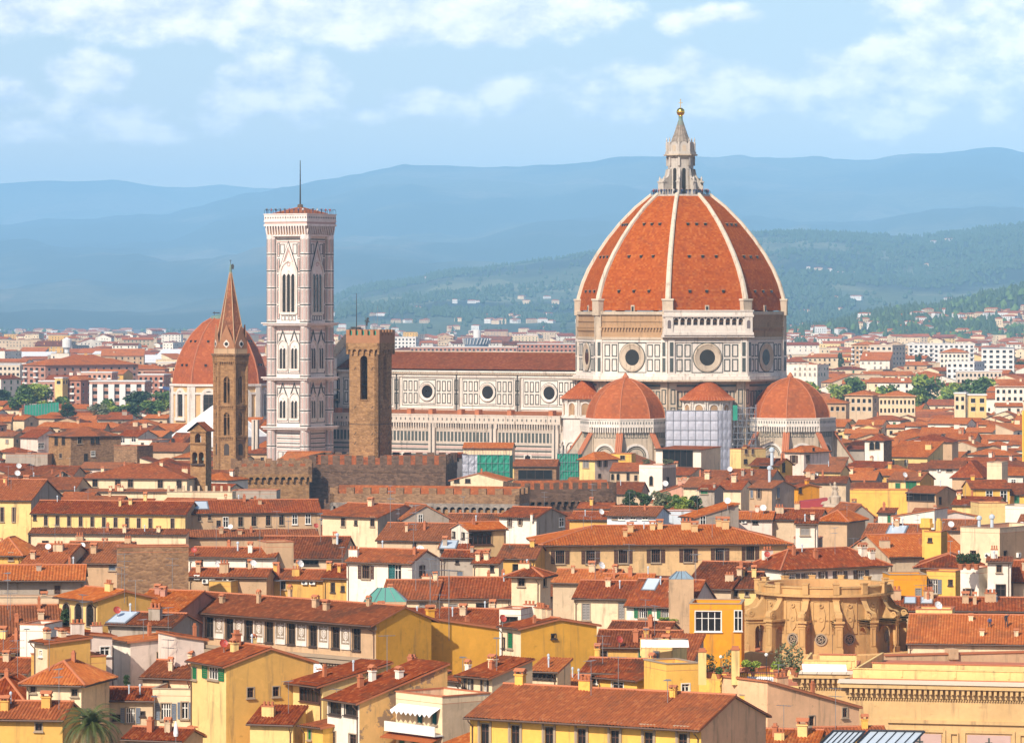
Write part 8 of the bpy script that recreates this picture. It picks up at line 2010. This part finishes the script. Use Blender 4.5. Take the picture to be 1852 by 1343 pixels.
def town():
    r = random.Random(77); occ = Occ()
    for f in FOOT: occ.add(obb(*f), f)
    c, s = cos(CROT), sin(CROT); Xc, Yc = CATH.location.x, CATH.location.y
    def cp(pts): return [(Xc+x*c-y*s, Yc+x*s+y*c) for x, y in pts]
    occ.add(cp([(-122,-24),(-25,-24),(-25,24),(-122,24)]), 0); occ.add(cp([(-32,-56),(56,-56),(56,56),(-32,56)]), 0)
    cand = []
    # streets follow two slightly different grids
    Y = 385.0
    while Y < 6200:
        step = 11.5 if Y < 1100 else (15 if Y < 1800 else (22 if Y < 3000 else 40)); half_ = Y*.128+25; x = -half_
        while x < half_:
            X = x+r.uniform(-3,3); y = Y+r.uniform(-4,4); far = Y > 1800
            w = r.uniform(7.5,16) if not far else r.uniform(12,34); d = r.uniform(7.5,11.5) if not far else r.uniform(10,16)
            A = R(-20+r.gauss(0,9)+(90 if r.random() < .28 else 0) if Y < 2200 else r.choice((-20,-8,0,12,60))+r.gauss(0,6))
            px = 926+X/y*F; x += step*r.uniform(.75,1.15)
            if Y < 1000: h = r.uniform(8.5,12.5)
            elif Y < 1300: h = r.uniform(9,14)
            elif far: h = r.uniform(8,17) if r.random() < .85 else r.uniform(17,24)
            else: h = r.uniform(9.5,15)
            grove = (1430 < px < 1800 and 1560 < Y < 2120) or (px < 310 and 1560 < Y < 2000)
            if grove: h = r.uniform(6.5, 9.5)
            if grove and Y > 1720 and r.random() < .45: continue
            if Y > 1850 and r.random() < (.12 if Y < 3000 else .3): continue
            poly = obb(X, y, A, w, d)
            if min(p[1] for p in poly) < 382: continue
            if occ.hit(poly): 
                w *= .6; d *= .75; poly = obb(X, y, A, w, d)
                if occ.hit(poly): continue
            occ.add(poly, 0)
            sunny = px > 1430 and Y > 1150  # sunlit patch of town, its sunlight put into paler walls and orange tiles
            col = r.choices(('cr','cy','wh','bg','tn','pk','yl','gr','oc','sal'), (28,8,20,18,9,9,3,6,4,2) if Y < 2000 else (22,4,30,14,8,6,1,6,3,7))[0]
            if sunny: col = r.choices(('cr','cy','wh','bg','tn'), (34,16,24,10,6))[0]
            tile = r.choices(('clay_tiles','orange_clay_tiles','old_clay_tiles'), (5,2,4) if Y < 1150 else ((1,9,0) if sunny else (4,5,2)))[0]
            roof = r.choices(('g','h','s','r'), (6,3,1,1))[0]
            if Y > 2200 and r.random() < .3: roof = 'f'
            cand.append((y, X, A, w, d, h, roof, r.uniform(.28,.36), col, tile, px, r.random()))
        Y += step*(.95 if Y < 1800 else 1.1)
    # which of them the photograph can see: sweep from near to far keeping the skyline of every column
    NB = 470; sky = [1400.0]*NB
    ev = [('c',)+q for q in COVER]+[('h', q[0], q) for q in cand]
    ev.sort(key=lambda e: e[1])
    vis = []; hid = []
    for e in ev:
        if e[0] == 'c': _, Y, a, b, top = e; amt = None
        else:
            q = e[2]; Y = q[0]; hw = (q[3]*abs(cos(q[2]))+q[4]*abs(sin(q[2])))/2*F/Y; rise = 0 if q[6] == 'f' else q[7]*min(q[3],q[4])/2
            a, b = q[10]-hw, q[10]+hw; top = HZ+(CH-q[5]-rise*.8)*F/(Y+q[4]/2)
        i0, i1 = max(0, int(a/4)), min(NB-1, int(b/4))
        seen = sum(max(0, min(sky[i], 1350)-top) for i in range(i0, i1+1))*4 if i1 >= i0 else 0
        for i in range(i0, i1+1): sky[i] = min(sky[i], top+(1.5 if e[0] == 'h' else 0))
        if e[0] == 'h': (vis if seen > 60 and i1 > i0 else hid).append((seen, e[2], top))
    return vis, hid
VIS, HID = town()
nh = sum(1 for o in bpy.data.objects if o.parent is None and o.name.split('.')[0] == 'house')
VIS.sort(key=lambda v: -v[0])
NIND = max(0, 296-nh)
IND, REST = VIS[:NIND], VIS[NIND:]
CN = dict(cr='cream', cy='pale yellow', wh='white', bg='beige', tn='tan', pk='pinkish white', yl='bright yellow', gr='grey', oc='ochre', sal='salmon pink')
RN = dict(g='gabled', h='hipped', s='sloping', r='end gabled', f='flat'); TN = dict(clay_tiles='red', orange_clay_tiles='orange', old_clay_tiles='dark red')
ORD = 'first second third fourth fifth sixth seventh eighth ninth tenth eleventh twelfth thirteenth fourteenth fifteenth sixteenth seventeenth eighteenth nineteenth twentieth'.split()
def zone(px, top):
    if top < 700: band = 'above the avenue trees' if px > 1430 else ('among the flats' if px < 480 else 'above the nave roof')
    elif top < 760: band = 'just below the avenue trees' if px > 1430 else ('level with the chapel drum' if px < 480 else 'by the nave')
    elif top < 830: band = 'level with the right apse base' if px > 1430 else ('level with the white tent roof' if px < 480 else 'at the cathedral foot')
    elif top < 930: band = 'right of the crenellated palace' if px > 1110 else ('left of the crenellated palace' if px < 480 else 'by the crenellated palace')
    elif top < 1090: band = 'above the rotunda' if px > 1230 else ('above the palace with painted panels' if px < 620 else 'around the long tan house')
    else: band = 'near the bottom right corner' if px > 1230 else ('near the bottom left corner' if px < 620 else 'near the bottom centre')
    return band
def build_individuals():
    rows = {}
    for seen, q, top in IND:
        k = (CN[q[8]], RN[q[6]], TN[q[9]], zone(q[10], top)); rows.setdefault(k, []).append((q[10], q, top))
    r = random.Random(5)
    for k, lst in rows.items():
        lst.sort(key=lambda e: e[0])
        for i, (px, q, top) in enumerate(lst):
            y, X, A, w, d, h, roof, p, col, tile, _, rnd = q; lab = '%s house with a %s %s roof %s' % (k[0], RN[roof], TN[tile], k[3])
            if roof == 'f': lab = '%s flat roofed house %s' % (k[0], k[3])
            if len(lst) > 1: lab += (', leftmost' if i == 0 else (', rightmost' if i == len(lst)-1 and len(lst) > 2 else ', %s from left' % ORD[min(i, 19)]))
            wins = []
            fl = 2 if h < 11 else 3
            for f, L in (('f', w), ('r', d), ('l', d)):
                n = max(1, int(L/r.uniform(3.0,4.4))); sty = r.choice(('d','d','b','y','n','bc','gc','yc','w'))
                if f != 'f' and r.random() < .35: continue
                for j in range(fl if y < 1300 else 2):
                    for i2 in range(n):
                        if r.random() < .15: continue
                        wins.append((f, (-w/2 if f == 'f' else 0)+L*(i2+.5)/n, h-1.7-j*3.1, 1.0, 1.6 if j or r.random() < .5 else 1.1, sty))
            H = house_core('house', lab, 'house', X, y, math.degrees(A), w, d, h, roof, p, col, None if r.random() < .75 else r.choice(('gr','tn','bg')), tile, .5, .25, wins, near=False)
            if roof != 'f':
                for _ in range(r.choice((0,1,1,2))):
                    x_, y_ = r.uniform(-w*.35,w*.35), r.uniform(d*.25,d*.6); chimney(H.roof, Vector((x_, y_, H.hz(x_, y_))), r.choice((0,0,0,1,3)), H.wm)
                if y < 1000 and r.random() < .3:
                    x_, y_ = r.uniform(-w*.35,w*.35), d*.45
                    if 'dish_white' not in DISH: DISH['dish_white'] = dish_mesh('dish_white')
                    o = link('satellite_dish', DISH['dish_white'], H.roof, Vector((x_, y_, H.hz(x_, y_)+.3))); o.scale = (1.6,)*3
build_individuals()
def build_mass():
    """all smaller or hidden houses of the plain: one mass"""
    cols = ['cr','cy','wh','bg','tn','pk','yl','gr','oc','sal']; mats = ['plaster_'+c for c in cols]+['clay_tiles','orange_clay_tiles','old_clay_tiles','glass_dark','wood_dark','concrete_white']
    mb = MB(); r = random.Random(3)
    for seen, q, top in REST+HID:
        y, X, A, w, d, h, roof, p, col, tile, px, rnd = q; seed = r.randint(1, 990)
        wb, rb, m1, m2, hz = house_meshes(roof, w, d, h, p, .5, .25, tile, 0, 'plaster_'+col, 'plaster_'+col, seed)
        c, s = cos(A), sin(A)
        for src, mm in ((wb, m1), (rb, m2)):
            b = len(mb.v); mb.v += [(X+x*c-y_*s, y+x*s+y_*c, z) for x, y_, z in src.v]
            for f, m, uv in zip(src.f, src.m, src.uv): 
                n = mm[m]; n = n if n in mats else 'wood_dark'
                mb.f.append(tuple(i+b for i in f)); mb.m.append(mats.index(n)); mb.uv.append(uv)
        if seen > 8 and y > 480:
            G = mats.index('glass_dark')
            for f, L, o, t, n in (('f', w, (0,0), (1,0), (0,-1)), ('r', d, (w/2,d/2), (0,1), (1,0)), ('l', d, (-w/2,d/2), (0,-1), (-1,0))):
                O = (X+o[0]*c-o[1]*s, y+o[0]*s+o[1]*c); tt = (t[0]*c-t[1]*s, t[0]*s+t[1]*c); nn = (n[0]*c-n[1]*s, n[0]*s+n[1]*c)
                if nn[1] > .1: continue
                k = max(2, int(L/3.6))
                for j in range(3):
                    for i in range(k):
                        a = -L/2+L*(i+.5)/k; z = h-1.8-j*3.1
                        if z > 1.5 and r.random() < .8: mb.fbox((O, tt, nn), a-.5, a+.5, z-.8, z+.7, 0, .05, G)
    o = mb.build('distant_houses', mats); o['kind'] = 'stuff'; o['label'] = 'the far and half hidden houses of the town'
build_mass()
def hill_stuff():
    r = random.Random(21); hb = MB(); tb = MB(); n = 0
    def tree_(X, Y, z, h, w, m):
        k = 6; i0 = len(tb.v); a0 = r.uniform(0, 1)
        rows = ((.35,.0),(1,.3),(.8,.65),(.12,1.0)) if m != 2 else ((.7,.0),(1,.3),(.6,.7),(.05,1.0))
        for q, t in rows:
            for j in range(k): a = a0+2*pi*j/k; rr = w*q*r.uniform(.75,1.2); tb.v.append((X+rr*cos(a), Y+rr*sin(a), z+h*t*r.uniform(.93,1.05)))
        for u in range(3):
            for j in range(k): j2 = (j+1) % k; tb.f.append((i0+u*k+j, i0+u*k+j2, i0+(u+1)*k+j2, i0+(u+1)*k+j)); tb.m.append(m % 2); tb.uv.append(None)
    def villa(X, Y, z, s=1.0):
        w, d, h = r.uniform(9,22)*s, r.uniform(8,13), r.uniform(5,9); A = r.uniform(-.6,.6); c, sn = cos(A), sin(A); m = r.choice((0,0,1,2))
        T = lambda x, y, zz: (X+x*c-y*sn, Y+x*sn+y*c, z+zz)
        P = [T(-w/2,0,-3),T(w/2,0,-3),T(w/2,d,-3),T(-w/2,d,-3),T(-w/2,0,h),T(w/2,0,h),T(w/2,d,h),T(-w/2,d,h)]; hb.hexa(P, m)
        e = .6; ridge = [T(-w/2+d*.3,d/2,h+d*.17),T(w/2-d*.3,d/2,h+d*.17)]; Q = [T(-w/2-e,-e,h),T(w/2+e,-e,h),T(w/2+e,d+e,h),T(-w/2-e,d+e,h)]
        for f in ((Q[0],Q[1],ridge[1],ridge[0]),(Q[2],Q[3],ridge[0],ridge[1])): hb.face(f, 3, [(512*r.randint(1,90)+a, b) for a, b in ((0,0),(w,0),(w-3,5),(3,5))])
        hb.face((Q[1],Q[2],ridge[1]), 3, [(512*5,0),(512*5+9,0),(512*5+4,5)]); hb.face((Q[3],Q[0],ridge[0]), 3, [(512*6,0),(512*6+9,0),(512*6+4,5)])
        for i in range(int(w/3)):
            x = -w/2+1.5+i*3
            for zz in (1.2, 4.2):
                if zz+1.4 < h: hb.face((T(x-.5,-.04,zz),T(x+.5,-.04,zz),T(x+.5,-.04,zz+1.4),T(x-.5,-.04,zz+1.4)), 4)
    # woods and cypress rows on the two nearer hills
    for H, N, sc, sd in ((H_NEAR, 5200, .0030, 5.0), (H_MID, 20000, .0012, 2.0)):
        for _ in range(N):
            px = r.uniform(1390, 1880) if H is H_NEAR else r.uniform(560, 1880) if H is H_MID else r.uniform(-20, 1870); t = r.uniform(.02, 1)**.8; X, Y, z = H.z(px, t)
            v = noise.fractal(Vector((X*sc, Y*sc*.6, sd)), .8, 2, 4)
            edge = t > .95 and H is H_MID
            if v < .12-.3*(z > 205 and H is H_MID) and not edge and r.random() > .05: continue
            if z < 1 and H is not H_NEAR: continue
            cyp = r.random() < .3; h = r.uniform(10,18) if cyp else r.uniform(7,13); tree_(X, Y, z-1, h*(1.15 if H is H_BIG else 1.1), h*.2 if cyp else h*.55, 2 if cyp else r.choice((0,0,0,1)) if H is H_NEAR else 0)
    # belts of trees along the edge of the plain
    for _ in range(5200):
        Y = r.uniform(2300, 11000); px = r.uniform(-20, 1870); X = (px-926)/F*Y
        if noise.fractal(Vector((X*.004, Y*.002, 1)), .8, 2, 4) < .05: continue
        h = r.uniform(5,11); tree_(X, Y, 0, h, h*.5, r.choice((0,0,1,2)))
    o = tb.build('hillside_woods', ['leaf_dark','leaf_mid']); o['kind'] = 'stuff'; o['label'] = 'woods, olive groves and tree rows on the hills'
    for H, N in ((H_NEAR, 150), (H_MID, 95), (H_BIG, 0)):
        for _ in range(N):
            if H is H_NEAR: px, t = r.uniform(1400, 1880), abs(r.gauss(0, .33))
            elif H is H_MID: px, t = r.choice((r.uniform(600, 1050), r.uniform(1420, 1870))), abs(r.gauss(0, .25))
            else: px, t = r.uniform(-20, 900), abs(r.gauss(0, .05))
            if t > .95: continue
            X, Y, z = H.z(px, t)
            for _2 in range(r.choice((1,1,2,4))): villa(X+r.uniform(-60,60), Y+r.uniform(-40,40), z, 1.0)
    # villages right on the skyline
    for px, t in ((640,.97),(655,.97),(678,.98),(684,.97),(770,.9),(1500,.62),(1520,.6),(1540,.62),(1690,.85),(1712,.87),(1722,.86)):
        X, Y, z = H_MID.z(px, t); villa(X, Y, z, .9)
    # white mass of suburbs at the hill foot
    for _ in range(800):
        Y = r.uniform(4600, 10500); px = r.uniform(-20, 1870); X = (px-926)/F*Y
        if noise.fractal(Vector((X*.003, Y*.0016, 4)), .8, 2, 3) < -.08: continue
        villa(X, Y, 0, r.uniform(1.0, 2.2))
    o = hb.build('hillside_villas', ['concrete_white','plaster_cr','plaster_bg','orange_clay_tiles','glass_dark']); o['kind'] = 'stuff'; o['label'] = 'scattered villas and suburbs at the foot of the hills'
hill_stuff()
MENROOF = HMEN
people()
